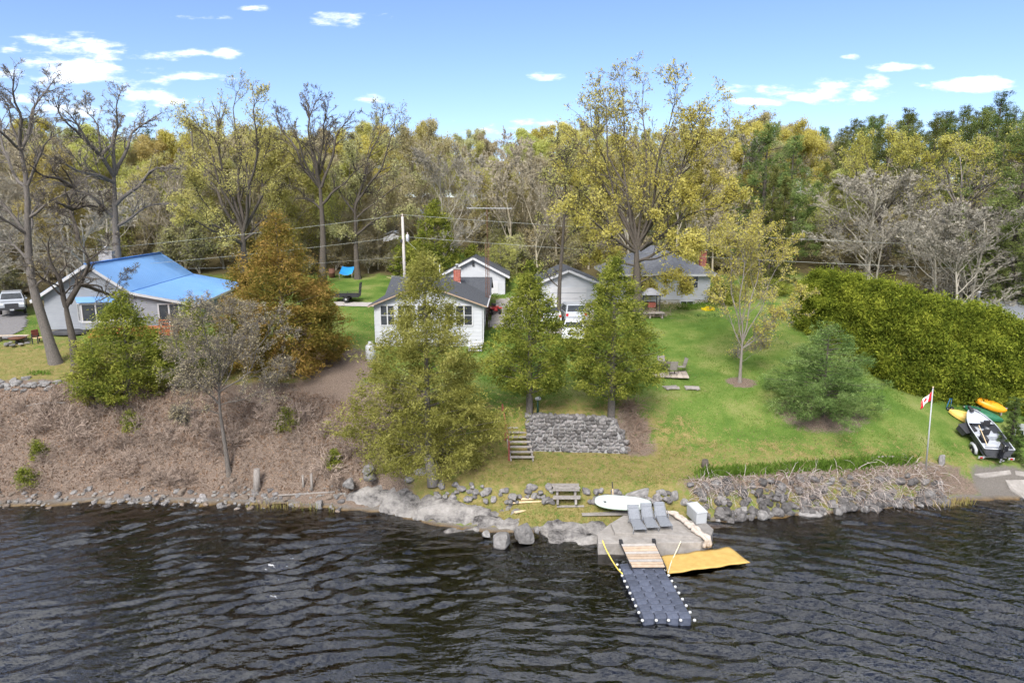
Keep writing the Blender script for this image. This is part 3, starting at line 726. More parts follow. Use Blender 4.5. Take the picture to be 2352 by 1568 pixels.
hero('bare_tree', 2, (178, 852), [(166, 775), (152, 705), (161, 690)], None, .40, [
  ([(152, 705), (137, 650), (118, 600), (112, 540)], .26), ([(158, 695), (185, 650), (203, 612), (198, 585), (180, 552)], .3), ([(180, 552), (168, 505), (163, 465), (172, 405)], .2),
  ([(172, 430), (150, 395), (132, 362)], .1), ([(198, 600), (235, 575), (262, 540)], .1), ([(190, 655), (228, 656), (244, 678), (285, 690)], .12), ([(166, 480), (205, 450), (250, 440)], .09),
  ([(140, 660), (100, 640), (60, 600)], .1), ([(163, 500), (120, 480), (95, 450)], .1), ([(230, 690), (262, 672), (275, 640), (300, 620)], .06)],
  'bare tree with dark forked trunk in front of the blue-roofed house', 'bark_dark', 'bud_brown', depth=1.2, l1=(8, .4), l2=(6, .42), tw=(5, .5), leaves=900, lsize=.10, minr=.008, **bare)
hero('bare_tree', 3, (268, 640), [(268, 560), (264, 480), (262, 405)], 66, .55, [
  ([(262, 405), (240, 370), (205, 325), (140, 245)], .3), ([(262, 405), (262, 330), (268, 280), (278, 222)], .26), ([(264, 400), (285, 350), (310, 300), (368, 262)], .26),
  ([(266, 470), (310, 430), (350, 395), (410, 380)], .28), ([(264, 500), (220, 460), (170, 430), (120, 420)], .24), ([(232, 360), (225, 300), (190, 225)], .16), ([(268, 520), (330, 480), (390, 470), (430, 480)], .2), ([(262, 420), (210, 400), (150, 340)], .15)],
  'wide-limbed bare grey tree standing behind the blue roof', 'bark_grey', 'bud_brown', depth=2.4, l1=(9, .38), l2=(6, .42), tw=(6, .5), leaves=3500, lsize=.13, minr=.011, **bare)
hero('oak_tree', 4, (560, 650), [(560, 590), (558, 530)], 72, .6, [
  ([(558, 530), (510, 470), (470, 400), (415, 250)], .3), ([(558, 530), (530, 440), (505, 340), (480, 240)], .28), ([(558, 530), (552, 430), (545, 320), (545, 220)], .28), ([(560, 530), (575, 440), (585, 340), (590, 225)], .28),
  ([(560, 530), (600, 450), (605, 400), (615, 300)], .26), ([(558, 560), (500, 520), (450, 480), (410, 470)], .22), ([(562, 550), (620, 500), (650, 430)], .2), ([(556, 545), (480, 480), (430, 400)], .2)],
  'broad many-limbed oak in thin yellow leaf behind the russet cedars', 'bark_dark', 'leaf_spring', depth=2.6, l1=(8, .36), l2=(6, .42), tw=(6, .5), leaves=30000, lsize=.17, loff=.2, minr=.011, up=.2, leafz=([14, 22, 27, 31], [1, .9, .45, .2]))
hero('bare_tree', 5, (740, 650), [(742, 560), (738, 470), (734, 420)], 75, .5, [
  ([(734, 430), (690, 370), (665, 320), (628, 262)], .26), ([(736, 425), (715, 350), (712, 290), (722, 225)], .26), ([(738, 430), (760, 370), (775, 310), (812, 250)], .25), ([(740, 470), (790, 420), (830, 380)], .22),
  ([(734, 400), (740, 320), (755, 240)], .2), ([(736, 480), (690, 440), (650, 420)], .2), ([(738, 440), (720, 400), (670, 360), (640, 330)], .15)],
  'bare spreading tree left of the utility pole, against the sky', 'bark_dark', 'leaf_olive', depth=2.4, l1=(8, .38), l2=(6, .42), tw=(6, .5), leaves=5000, lsize=.15, minr=.011, up=.15, leafz=([14, 24, 28], [1, .5, .12]))
hero('budding_tree', 6, (822, 650), [(818, 580), (815, 480)], 78, .42, [
  ([(815, 480), (830, 420), (855, 350), (880, 255)], .24), ([(816, 470), (850, 420), (885, 370), (905, 262)], .22), ([(815, 490), (780, 440), (770, 400)], .18), ([(818, 540), (870, 500), (930, 480)], .2), ([(818, 560), (770, 520), (745, 500)], .18), ([(830, 420), (820, 370), (815, 320)], .14), ([(820, 500), (880, 450), (930, 420), (960, 400)], .16)],
  'budding tree with crooked top just left of the utility pole', 'bark_dark', 'leaf_olive', depth=2.4, l1=(8, .38), l2=(6, .42), tw=(6, .5), leaves=22000, lsize=.17, loff=.2, minr=.011, up=.15, leafz=([14, 23, 27], [1, .7, .15]))
hero('great_oak', 7, (1466, 705), [(1463, 640), (1462, 570)], 60, .62, [
  ([(1462, 570), (1435, 510), (1408, 455), (1392, 385), (1350, 240)], .2), ([(1462, 565), (1450, 480), (1440, 390), (1424, 300), (1425, 190)], .2), ([(1464, 565), (1472, 470), (1480, 380), (1488, 290), (1480, 185)], .2), ([(1466, 565), (1495, 480), (1510, 390), (1532, 300), (1548, 195)], .2),
  ([(1468, 565), (1520, 480), (1550, 410), (1590, 320), (1632, 225)], .2), ([(1470, 575), (1550, 520), (1590, 470), (1650, 420)], .2), ([(1460, 580), (1400, 540), (1350, 500), (1310, 470)], .2), ([(1462, 560), (1410, 450), (1350, 375), (1292, 300)], .2), ([(1466, 560), (1540, 440), (1615, 365), (1685, 285)], .2),
  ([(1464, 560), (1430, 430), (1395, 320), (1375, 215)], .2), ([(1466, 560), (1540, 430), (1590, 340), (1610, 240)], .2), ([(1470, 570), (1580, 500), (1650, 470), (1700, 440)], .2), ([(1460, 575), (1390, 500), (1320, 430), (1290, 390)], .2), ([(1466, 600), (1540, 570), (1600, 560), (1660, 540)], .2), ([(1462, 610), (1400, 600), (1350, 590)], .16), ([(1468, 650), (1510, 632), (1545, 640), (1580, 660)], .1)],
  'huge spreading oak with new yellow leaf towering over the white houses', 'bark_dark', 'leaf_yellow', depth=2.8, extra=6, l1=(9, .33), l2=(6, .42), tw=(5, .5), leaves=62000, lsize=.17, loff=.2, minr=.010, up=.17, jit=.15, leafz=([10, 21, 24, 29], [1, .95, .5, .3]))
hero('bare_tree', 8, (1283, 705), [(1286, 640), (1291, 580), (1297, 480), (1300, 420)], 57, .22, [
  ([(1300, 420), (1290, 370), (1280, 330)], .08), ([(1299, 430), (1315, 380), (1330, 340)], .08), ([(1297, 500), (1320, 470), (1345, 440)], .08), ([(1292, 570), (1262, 540), (1240, 500)], .08), ([(1294, 560), (1318, 530), (1330, 510)], .07), ([(1286, 660), (1262, 640), (1255, 610)], .09), ([(1298, 470), (1270, 430), (1250, 400)], .07), ([(1290, 600), (1330, 580), (1360, 575)], .06)],
  'slim half-bare tree rising between the parked cars and white garage', 'bark_dark', 'leaf_spring', depth=1.2, l1=(8, .45), l2=(6, .45), tw=(5, .5), leaves=4500, lsize=.13, loff=.10, minr=.009, up=.15, leafz=([8, 14, 22], [.3, .8, 1]))
hero('young_maple', 9, (1699, 878), [(1702, 830), (1706, 775)], None, .15, [
  ([(1706, 790), (1690, 720), (1680, 640), (1670, 545)], .07), ([(1706, 780), (1702, 700), (1705, 600), (1712, 500)], .08), ([(1706, 780), (1725, 700), (1740, 620), (1750, 510)], .075), ([(1706, 785), (1745, 710), (1775, 640), (1800, 570)], .065), ([(1705, 800), (1678, 740), (1660, 690), (1645, 640)], .055), ([(1706, 800), (1750, 750), (1790, 720), (1835, 690)], .05), ([(1703, 830), (1730, 815), (1752, 790)], .02)],
  'young maple in thin yellow leaf standing in a mulch ring on the lawn', 'bark_pale', 'leaf_yellow', depth=1.2, l1=(9, .4), l2=(7, .45), tw=(4, .5), leaves=24000, lsize=.12, loff=.09, minr=.006, up=.3, jit=.12, leafz=([7, 10, 12, 17], [.10, .4, 1, 1]))
hero('leaning_shrub_tree', 10, (527, 1088), [(515, 1010), (505, 940), (503, 880)], None, .17, [
  ([(505, 930), (460, 880), (420, 830), (400, 780)], .07), ([(503, 890), (480, 820), (470, 750), (460, 690)], .07), ([(503, 890), (520, 820), (530, 760), (540, 690)], .07), ([(504, 900), (560, 860), (600, 800), (620, 730)], .07), ([(505, 930), (570, 910), (620, 890), (640, 850)], .05), ([(506, 950), (450, 940), (410, 950)], .05), ([(503, 900), (440, 830), (415, 740)], .05), ([(504, 900), (500, 800), (505, 720)], .05)],
  'leaning grey tree with a tangle of lichen-grey twigs on the leaf bank', 'bark_grey', 'bud_brown', depth=1.2, l1=(11, .45), l2=(8, .45), tw=(6, .5), leaves=15000, lsize=.09, loff=.1, minr=.0075, up=.05, jit=.26)
hero('yellow_maple', 11, (2020, 640), [(2022, 560), (2020, 500)], 82, .4, [
  ([(2020, 510), (1985, 448), (1960, 398), (1950, 360)], .2), ([(2020, 505), (2000, 438), (1995, 380), (1990, 330)], .2), ([(2021, 505), (2030, 428), (2040, 370), (2045, 325)], .2), ([(2022, 505), (2060, 448), (2090, 390), (2110, 340)], .2), ([(2022, 520), (2080, 470), (2130, 438)], .16), ([(2020, 530), (1960, 490), (1920, 450)], .16), ([(2020, 560), (1950, 540), (1910, 520)], .12), ([(2022, 560), (2090, 540), (2130, 520)], .12)],
  'big rounded maple, yellow-topped above bare grey branches, before the pines', 'bark_grey', 'leaf_bright', depth=2.8, extra=6, l1=(9, .36), l2=(6, .42), tw=(4, .5), leaves=40000, lsize=.17, loff=.2, minr=.012, up=.22, leafz=([18, 22, 25], [.03, .6, 1]))
hero('yellow_maple', 12, (2215, 690), [(2216, 620), (2212, 540), (2205, 470)], 72, .34, [
  ([(2205, 480), (2180, 428), (2170, 380), (2165, 330)], .17), ([(2206, 475), (2210, 418), (2205, 380), (2200, 330)], .17), ([(2208, 480), (2240, 438), (2260, 390), (2255, 340)], .17), ([(2208, 500), (2260, 450), (2300, 418)], .14), ([(2208, 510), (2150, 460), (2130, 438)], .14), ([(2214, 580), (2150, 560), (2110, 540)], .12), ([(2214, 590), (2270, 560), (2310, 540)], .1), ([(2212, 560), (2160, 500), (2120, 480)], .1), ([(2216, 640), (2180, 650), (2130, 660)], .06)],
  'grey-trunked maple with a small yellow crown behind the hedge', 'bark_pale', 'leaf_bright', depth=2.4, extra=6, l1=(9, .38), l2=(8, .42), tw=(4, .5), leaves=26000, lsize=.19, loff=.18, minr=.011, up=.16, leafz=([17, 21, 24], [.02, .4, 1]))
hero('bare_tree', 13, (1700, 655), [(1690, 600), (1670, 520)], 84, .3, [
  ([(1670, 520), (1640, 440), (1630, 370)], .15), ([(1670, 520), (1680, 440), (1690, 380)], .15), ([(1672, 530), (1710, 470), (1740, 430)], .13), ([(1672, 540), (1620, 500), (1580, 480)], .12)],
  'small bare tree behind the white house, right of the oak', 'twig_grey', 'leaf_spring', depth=2.2, l1=(8, .4), l2=(6, .42), tw=(6, .5), leaves=6000, lsize=.2, minr=.012, up=.2)
hero('sapling_clump', 14, (672, 868), [(674, 845), (676, 820)], None, .04, [
  ([(673, 860), (655, 820), (640, 780)], .025), ([(673, 860), (668, 810), (660, 760)], .025), ([(674, 860), (690, 815), (712, 775)], .025), ([(674, 862), (700, 835), (728, 815)], .02), ([(673, 862), (650, 840), (632, 820)], .02), ([(674, 850), (682, 800), (690, 755)], .02)],
  'pinkish bare sapling clump at the foot of the russet cedars', 'twig_pink', None, depth=.4, extra=2, l1=(5, .4), l2=(4, .45), tw=(3, .5), minr=.006, up=.3) if M('twig_pink', (.36, .24, .16), (.45, .32, .22), 3, .9) else None

# --- cedars ---------------------------------------------------------------
def cedar(name, seed, base, H, prof, nclump, ncard, cs, csize, leafm, label, lumps=.22, trunk_r=.14, squash=1.0, lean=(0, 0), inner=.55, asp=.36, droop=.25, hollow=.0, cat='tree', cen=None, gaps=0.0):
    """crown of frond clumps; prof = [(height fraction, radius)]"""
    rng = np.random.default_rng(seed); zf, rf = zip(*prof); base = Vector(base)
    hh = np.linspace(zf[0], zf[-1], 400); rr = np.interp(hh, zf, rf); wgt = rr+.08; wgt /= wgt.sum()
    t = np.interp(rng.uniform(size=nclump), np.cumsum(wgt), hh); a = rng.uniform(0, 6.283, nclump)
    ph = rng.uniform(0, 6.28, 6); lob = 1+lumps*(np.sin(a*3+ph[0]+t*9)*.5+np.sin(a*5+ph[1]-t*14)*.35+np.sin(a*2+t*23+ph[2])*.4)
    R = np.interp(t, zf, rf)*lob; q = rng.uniform(size=nclump)**inner; q = np.where(rng.uniform(size=nclump) < .8, .62+.38*q, q)
    rad_ = R*q*rng.uniform(.85, 1.1, nclump)
    C = np.stack([np.cos(a)*rad_+lean[0]*t, np.sin(a)*rad_*squash+lean[1]*t, t*H], 1)
    if gaps:
        g = np.sin(C[:, 0]*2.1+ph[3])*np.sin(C[:, 2]*1.7+ph[4])*np.sin(C[:, 1]*1.9+ph[5]); C = C[g < gaps]
        a = np.arctan2(C[:, 1], C[:, 0])
    n = len(C); O = np.stack([np.cos(a), np.sin(a)*squash, .35+0*a], 1); O = _nrm(O+rng.normal(size=O.shape)*.25)
    k = rng.poisson(ncard*1.85, n); idx = np.repeat(np.arange(n), k)
    s = cs*rng.uniform(.6, 1.35, n)[idx][:, None]
    off = rng.normal(size=(len(idx), 3)); off[:, 2] *= .75
    P = C[idx]+off*s*.38+O[idx]*(rng.uniform(-.6, .5, len(idx))[:, None]*s)
    lv = cards(rng, P, csize*1.0, asp*1.0, out=O[idx], spread=.75, droop=droop)
    e = empty(name, base, 0, label, cat)
    tp = np.array([[[0, 0, -.3], [lean[0]*.3, lean[1]*.3, H*.3], [lean[0]*.6, lean[1]*.6, H*.6], [lean[0]*.95, lean[1]*.95, H*.95]]]); tr = np.array([[trunk_r*1.15, trunk_r*.85, trunk_r*.5, .02]])
    bsel = rng.choice(n, min(n, 120), replace=False); bp = C[bsel]; zt = np.clip(bp[:, 2]-.35*np.hypot(bp[:, 0], bp[:, 1]), .1*H, .93*H)
    P0 = np.stack([lean[0]*zt/H, lean[1]*zt/H, zt], 1); PB = np.stack([P0, (P0+bp)/2+np.array([0, 0, .06]), bp], 1)
    RB = np.repeat(np.array([[trunk_r*.13, trunk_r*.09, .006]]), len(bp), 0)
    bv, bq = merge([tubes(tp, tr, 9), tubes(PB, RB, 4)])
    obj('trunk', np_mesh('trunk', bv, bq, True), 'bark_grey', e)
    obj('crown', np_mesh('crown', lv[0], lv[1]), leafm, e)
    return e
def hpx(b, py): return PD(*(proj(b)[0], py), b.y).z-b.z
b = G(300, 905); cedar('cedar_tree', 21, b, hpx(b, 668), [(.0, 2.0), (.12, 2.9), (.35, 2.9), (.6, 2.0), (.82, 1.0), (1, .12)], 500, 34, .55, .19, 'cedar_green', 'bushy yellow-green cedar on the bank in front of the grey house', lumps=.35)
b = G(225, 925); cedar('cedar_tree', 22, b, hpx(b, 770), [(.0, .8), (.2, 1.3), (.5, 1.1), (.8, .6), (1, .1)], 170, 30, .45, .17, 'cedar_yellow', 'small ragged yellow cedar leaning out at the lawn edge', lumps=.4, gaps=.25)
b = G(655, 862); cedar('russet_cedar', 23, b, hpx(b, 480), [(.02, 2.6), (.12, 3.2), (.3, 3.1), (.55, 2.35), (.78, 1.4), (.92, .65), (1, .1)], 680, 36, .62, .20, 'cedar_rust', 'tallest russet-tipped cedar, between the grey house and the cottage', lumps=.26, trunk_r=.2)
b = G(742, 835); cedar('russet_cedar', 24, b, hpx(b, 610), [(.02, 1.5), (.15, 1.9), (.4, 1.7), (.7, 1.0), (1, .1)], 300, 34, .55, .19, 'cedar_rust', 'lower russet cedar at the right of the clump beside the dirt path', lumps=.3)
b = G(565, 850); cedar('russet_cedar', 25, b, hpx(b, 585), [(.02, 1.3), (.15, 1.7), (.4, 1.5), (.7, .9), (1, .1)], 260, 34, .5, .19, 'cedar_rust', 'slim russet cedar at the left of the clump, by the blue roof', lumps=.3)
b = G(450, 880); cedar('cedar_tree', 26, b, hpx(b, 690), [(.02, 1.2), (.2, 1.7), (.5, 1.3), (.8, .7), (1, .1)], 260, 32, .5, .17, 'cedar_green', 'dark green cedar behind the leaning grey tree', lumps=.35)
b = G(985, 1078); cedar('airy_cedar', 27, b, hpx(b, 572), [(.02, 2.4), (.10, 3.5), (.22, 4.1), (.36, 3.5), (.55, 2.5), (.75, 1.5), (.9, .8), (1, .15)], 1550, 34, .50, .165, 'cedar_yellow', 'tall thin-crowned cedar on the shore, half hiding the white cottage', lumps=.42, trunk_r=.2, gaps=.7, asp=.3)
b = G(1216, 952); cedar('trunked_cedar', 28, b, hpx(b, 603), [(.16, .8), (.22, 2.1), (.33, 2.65), (.5, 2.2), (.7, 1.35), (.88, .6), (1, .1)], 540, 34, .52, .17, 'cedar_green', 'round cedar on a bare trunk, left of the two above the stone wall', lumps=.3, trunk_r=.2)
b = G(1404, 957); cedar('trunked_cedar', 29, b, hpx(b, 588), [(.14, .8), (.2, 2.2), (.33, 2.9), (.5, 2.5), (.7, 1.6), (.88, .7), (1, .1)], 610, 34, .52, .17, 'cedar_green', 'round cedar on a bare trunk, right of the two above the stone wall', lumps=.3, trunk_r=.22)
b = PD(1000, 640, 76); b.z = Z(b.x, b.y); cedar('cone_cedar', 30, b, hpx(b, 460), [(.0, 2.6), (.12, 3.1), (.35, 2.8), (.6, 2.1), (.85, .95), (1, .1)], 330, 34, .6, .26, 'cedar_green', 'neat dark green cedar cone behind the utility pole', lumps=.15)
for (px, py, tp, r_, sd) in ((930, 645, 540, 1.3, 31), (1085, 650, 560, 1.4, 32)):
    b = PD(px, py, 77); b.z = Z(b.x, b.y); cedar('cedar_tree', sd, b, hpx(b, tp), [(.0, r_), (.2, r_*1.1), (.6, r_*.8), (1, .1)], 80, 32, .5, .26, 'cedar_green', 'dark little cedar left of the cone cedar by the pole' if px < 1000 else 'dark little cedar right of the cone cedar, behind the garage', lumps=.3)
for (px, D, tp, r_, sd, lm, lb) in ((1150, 79, 545, 2.2, 33, 'leaf_spring', 'olive bush right behind the white garage'), (1760, 70, 640, 2.4, 34, 'cedar_green', 'dark evergreen bush at the right end of the white house'), (1690, 68, 660, 2.2, 35, 'leaf_spring', 'yellow-olive bush beside the white house corner'), (1655, 66, 655, 1.5, 36, 'cedar_green', 'shaggy cedar bush against the white house wall')):
    b = PD(px, 700, D); b.z = Z(b.x, b.y); cedar('bush', sd, b, hpx(b, tp), [(.0, r_*.8), (.3, r_), (.7, r_*.8), (1, .2)], 110, 32, .55, .2, lm, lb, lumps=.3, cat='bush')
for i, (px, py, tp, r_) in enumerate(((62, 1118, 1072, .55), (660, 990, 930, .6), (90, 1050, 1015, .4), (770, 1075, 1035, .5), (300, 985, 945, .5))):
    b = G(px, py); cedar('juniper_bush', 110+i, b, max(.5, hpx(b, tp)), [(0, r_), (.4, r_*.9), (1, .1)], 50, 20, .3, .13, 'cedar_green', ['low green juniper near the left end of the bank', 'green juniper right of the leaning grey tree', 'tiny green juniper above the left one', 'green juniper left of the thin cedar', 'green juniper below the bushy cedar'][i], lumps=.3, trunk_r=.03, cat='bush')
# white pine on the lawn
b = G(1888, 958); hP = hpx(b, 742)
rng = np.random.default_rng(61); C, O, P = conifer_pts(rng, hP, 4.3, 60, whorl=.26, droop=-.12, bare=.03, kind='spruce', clump=22, cs=.36)
lv = cards(rng, np.repeat(C, 2, 0)+rng.normal(size=(2*len(C), 3))*.06, .2, .17, out=np.repeat(O, 2, 0), spread=.8, droop=-.45)
e = empty('white_pine', b, 0, 'soft blue-green young white pine standing alone on the lawn', 'tree')
bv, bq = merge([tubes(np.array([[[0, 0, -.3], [0, 0, hP*.5], [0, 0, hP*.97]]]), np.array([[.12, .07, .02]]), 8), tubes(P, np.repeat(np.array([[.03, .02, .008]]), len(P), 0), 4)])
obj('trunk', np_mesh('trunk', bv, bq, True), 'bark_dark', e); obj('crown', np_mesh('crown', lv[0], lv[1]), 'pine_blue', e)
# cedar hedge on the right: one clipped row grown together
HP = [G(1846, 762), G(1950, 832), G(2050, 890), G(2170, 935), G(2290, 952), G(2410, 965), G(2520, 975)]
HP = catmull([tuple(q) for q in HP], 30)
h0 = Vector(HP[0])
he = empty('cedar_hedge', (h0.x, h0.y, Z(h0.x, h0.y)), 0, 'tall dense green-gold cedar hedge along the right side of the lawn', 'hedge')
hme = []
for v_ in range(2):
    tmp = cedar('shrub', 200+v_, (0, 0, 0), 5.2, [(-.02, 1.2), (.2, 1.55), (.5, 1.4), (.8, .95), (.95, .45), (1.02, .12)], 480, 36, .52, .19, 'hedge_green', None, lumps=.5, trunk_r=.09, droop=.05)
    hme.append([[c.data for c in tmp.children if c.name.startswith(k)][0] for k in ('trunk', 'crown')]); [bpy.data.objects.remove(c) for c in list(tmp.children)]; bpy.data.objects.remove(tmp)
rh = random.Random(4); nh = 30
for i in range(nh):
    p = Vector(HP[i]); p.x += rh.uniform(-.2, .2)+1.1; p.y += .9+(.7 if i > 14 else 0); z_ = Z(p.x, p.y)
    ms = hme[i % 2]; s = rh.uniform(.95, 1.08)*(1.0+.006*i)
    o_ = obj('shrub', ms[1], None, he); o_.location = (p.x-he.location.x, p.y-he.location.y, z_-he.location.z); o_.rotation_euler = (0, 0, rh.uniform(0, 6.28)); ht_ = PD(proj(p)[0], float(np.interp(proj(p)[0], [1800, 1840, 2000, 2150, 2250, 2352, 2500], [612, 616, 644, 684, 714, 750, 800])), p.y).z-z_; o_.scale = (s*.88, s*.88, ht_/5.25*rh.uniform(.95, 1.06))
    st = obj('stem', ms[0], None, o_)
# conifers that stand out singly
con_tree('soft_pine', 1752, 80, 272, 'bright green pine rising right behind the oak', wide=1.15)
con_tree('soft_pine', 1812, 84, 300, 'second bright green pine beside the plantation edge')
con_tree('spruce', 1772, 74, 372, 'narrow dark spruce in front of the bright pines', wide=.85)
con_tree('spruce', 1800, 75, 400, 'shorter dark spruce beside the narrow one', wide=.8)
con_tree('soft_pine', 2340, 62, 250, 'dark pine with layered boughs at the right edge of the picture', wide=1.1)
con_tree('tall_pine', 2268, 120, 200, 'lone tall pine standing above the right skyline')
con_tree('soft_pine', 2420, 58, 330, 'pine beyond the right edge behind the metal roof')
con_tree('spruce', 2392, 41.0, 905, 'small spruce at the right edge over the stored boats', wide=1.5)
for i, (px, D, t_) in enumerate(((90, 118, 262), (185, 120, 285), (355, 118, 288), (445, 116, 296), (1720, 118, 305), (1335, 160, 310))):
    con_tree('tall_pine', px, D, t_, ['pine poking above the woods at the far left', 'second pine above the woods, left of the big bare tree', 'pine top behind the big bare tree', 'pine top left of the yellow oak', 'pine above the woods right of the oak', 'distant pine on the skyline left of the oak'][i])
wood_tree(0, (XP(1640, 88, 11), 88, Z(XP(1640, 88, 11), 88)), 1, (.8, .8, .7), 'yellow-green tree filling the gap behind the white house', 'leafing trees in the woods')
# ------------------------------------------------------------------ buildings
M('siding_white', (.47, .48, .50), (.42, .43, .45), 1.2, .6, stretch=(1, 1, 4))
M('siding_grey', (.29, .305, .335), (.25, .265, .29), 1.2, .65, stretch=(1, 1, 4))
M('trim_white', (.50, .50, .51), None, rough=.5)
M('glass', (.015, .018, .022), (.05, .055, .06), 1.5, .06, spec=.6)
M('shingle_dark', (.045, .048, .056), (.085, .09, .10), 7, .9, .7, 26)
M('shingle_grey', (.13, .135, .15), (.21, .215, .23), 5, .9, .7, 24)
M('metal_blue', (.165, .345, .63), (.20, .385, .67), .7, .42, spec=.5)
M('metal_blue_trim', (.04, .18, .55), None, rough=.4)
M('metal_pale', (.26, .275, .31), (.32, .335, .37), 2, .4, metal=.3)
M('brick_red', (.30, .075, .05), (.42, .13, .09), 9, .9, orand=.3)
M('mortar', (.40, .37, .34), (.50, .47, .43), 20, .95)
M('stone_pale', (.25, .23, .215), (.40, .375, .35), 6, .9, .5, orand=.25)
M('concrete', (.22, .20, .18), (.33, .305, .28), 2.5, .9, .35, 30)
M('concrete_dark', (.18, .165, .15), (.25, .235, .22), 3, .92, .3, 30)
M('parge_tan', (.40, .37, .33), (.47, .44, .40), 4, .9)
M('black_metal', (.018, .018, .02), (.035, .035, .038), 12, .5, spec=.4)
M('fascia_tan', (.30, .21, .15), (.36, .27, .20), 4, .8)
M('rust_metal', (.10, .05, .035), (.17, .08, .05), 12, .8)
M('galv', (.42, .43, .45), (.52, .53, .55), 8, .45, metal=.6)
M('deck_orange', (.48, .13, .045), (.56, .18, .07), 4, .6, stretch=(6, 6, 1))
M('weathered_wood', (.23, .205, .19), (.36, .33, .30), 6, .92, .5, 26, orand=.15)
M('brown_paint', (.20, .055, .04), (.26, .085, .06), 8, .7)
M('new_wood', (.60, .44, .26), (.68, .53, .34), 5, .8, orand=.12)
def clip_z(poly, z0, z1):
    for lim, sg in ((z0, 1), (z1, -1)):
        o_ = []
        for i in range(len(poly)):
            a, b = poly[i], poly[(i+1) % len(poly)]; ia, ib = (a[1]-lim)*sg >= 0, (b[1]-lim)*sg >= 0
            if ia: o_.append(a)
            if ia != ib:
                t = (lim-a[1])/(b[1]-a[1]); o_.append((a[0]+(b[0]-a[0])*t, lim))
        poly = o_
        if not poly: return []
    return poly
def lap_wall(mb, poly, mtx, lap=.16, out=.018):
    """clapboards: each course tilted so that its foot stands proud (wall in local XZ, outside is -Y)"""
    z0, z1 = min(p[1] for p in poly), max(p[1] for p in poly); z = z0
    while z < z1-1e-4:
        q = clip_z(poly, z, min(z+lap, z1))
        if len(q) >= 3:
            mb.add([(x, -out*(1-(zz-z)/lap)-.002, zz) for x, zz in q], [tuple(range(len(q)))], mtx)
            lo = [p for p in q if abs(p[1]-z) < 1e-6]
            if len(lo) == 2:
                a, b = lo; mb.add([(a[0], -out-.002, z), (b[0], -out-.002, z), (b[0], .02, z), (a[0], .02, z)], [(3, 2, 1, 0) if a[0] < b[0] else (0, 1, 2, 3)], mtx)
        z += lap
def window(parent, mtx, x, z, w_, h_, mull=1, rail=True, frame=.09, mat='trim_white'):
    """casing proud of the wall, sashes and panes set inside"""
    e = MB(); f = frame
    for (cx, cz, a, b) in ((x, z+h_/2+f/2, w_+2*f, f), (x, z-h_/2-f/2, w_+2*f, f), (x-w_/2-f/2, z, f, h_), (x+w_/2+f/2, z, f, h_)):
        e.box((cx, -.035, cz), (a, .11, b), mtx=mtx)
    for i in range(1, mull): e.box((x-w_/2+w_*i/mull, -.03, z), (f*1.1, .08, h_), mtx=mtx)
    if rail: e.box((x, -.022, z), (w_, .05, f*.55), mtx=mtx)
    o_ = e.build('window', mat, parent)
    for i in range(mull):
        pw = w_/mull
        MB().box((x-w_/2+pw*(i+.5), -.012, z), (pw-.02, .02, h_-.01), mtx=mtx).build('pane', 'glass', o_)
    return o_
def brick_stack(parent, c, w_, d_, h_, name='chimney', mat='brick_red', bl=.24, bh=.085, cap=True, lab=None):
    ch = MB().box((c[0], c[1], c[2]+h_/2), (w_-.04, d_-.04, h_)).build(name, 'mortar', parent)
    nb = max(2, round(w_/bl)); me_ = {}
    nd = max(2, round(d_/bl)); rows = int(h_/bh)
    def bmesh_(sx, sy, sz):
        k = (round(sx, 3), round(sy, 3), round(sz, 3))
        if k not in me_: me_[k] = MB().box((0, 0, 0), (sx, sy, sz)).mesh('brick')
        return me_[k]
    for r_ in range(rows):
        zz = c[2]+bh*(r_+.5)
        for s_ in (-1, 1):
            for i in range(nb):
                a = bmesh_(w_/nb-.018, .05, bh-.018); o_ = obj('brick' if mat == 'brick_red' else 'stone', a, mat, ch); o_.location = (c[0]-w_/2+w_/nb*(i+.5), c[1]+s_*(d_/2-.025), zz)
            for i in range(nd-0):
                a = bmesh_(.05, d_/nd-.05, bh-.018); o_ = obj('brick' if mat == 'brick_red' else 'stone', a, mat, ch); o_.location = (c[0]+s_*(w_/2-.025), c[1]-d_/2+d_/nd*(i+.5), zz)
    if cap:
        MB().box((c[0], c[1], c[2]+rows*bh+.05), (w_+.12, d_+.12, .1)).build('cap', 'concrete', ch)
    return ch
I4 = Matrix.Identity(4)
def wallm(x, y, rz): return Matrix.Translation((x, y, 0)) @ Matrix.Rotation(rz, 4, 'Z')
def slab(mb, pts, th):
    """sheet with thickness from an ordered polygon"""
    P_ = [Vector(p) for p in pts]; nn = (P_[1]-P_[0]).cross(P_[2]-P_[0]).normalized()
    if nn.z < 0: P_ = P_[::-1]; nn = -nn
    k = len(P_); mb.add([p for p in P_]+[p-nn*th for p in P_], [tuple(range(k)), tuple(range(2*k-1, k-1, -1))]+[(i+k, (i+1) % k+k, (i+1) % k, i) for i in range(k)])
    return mb

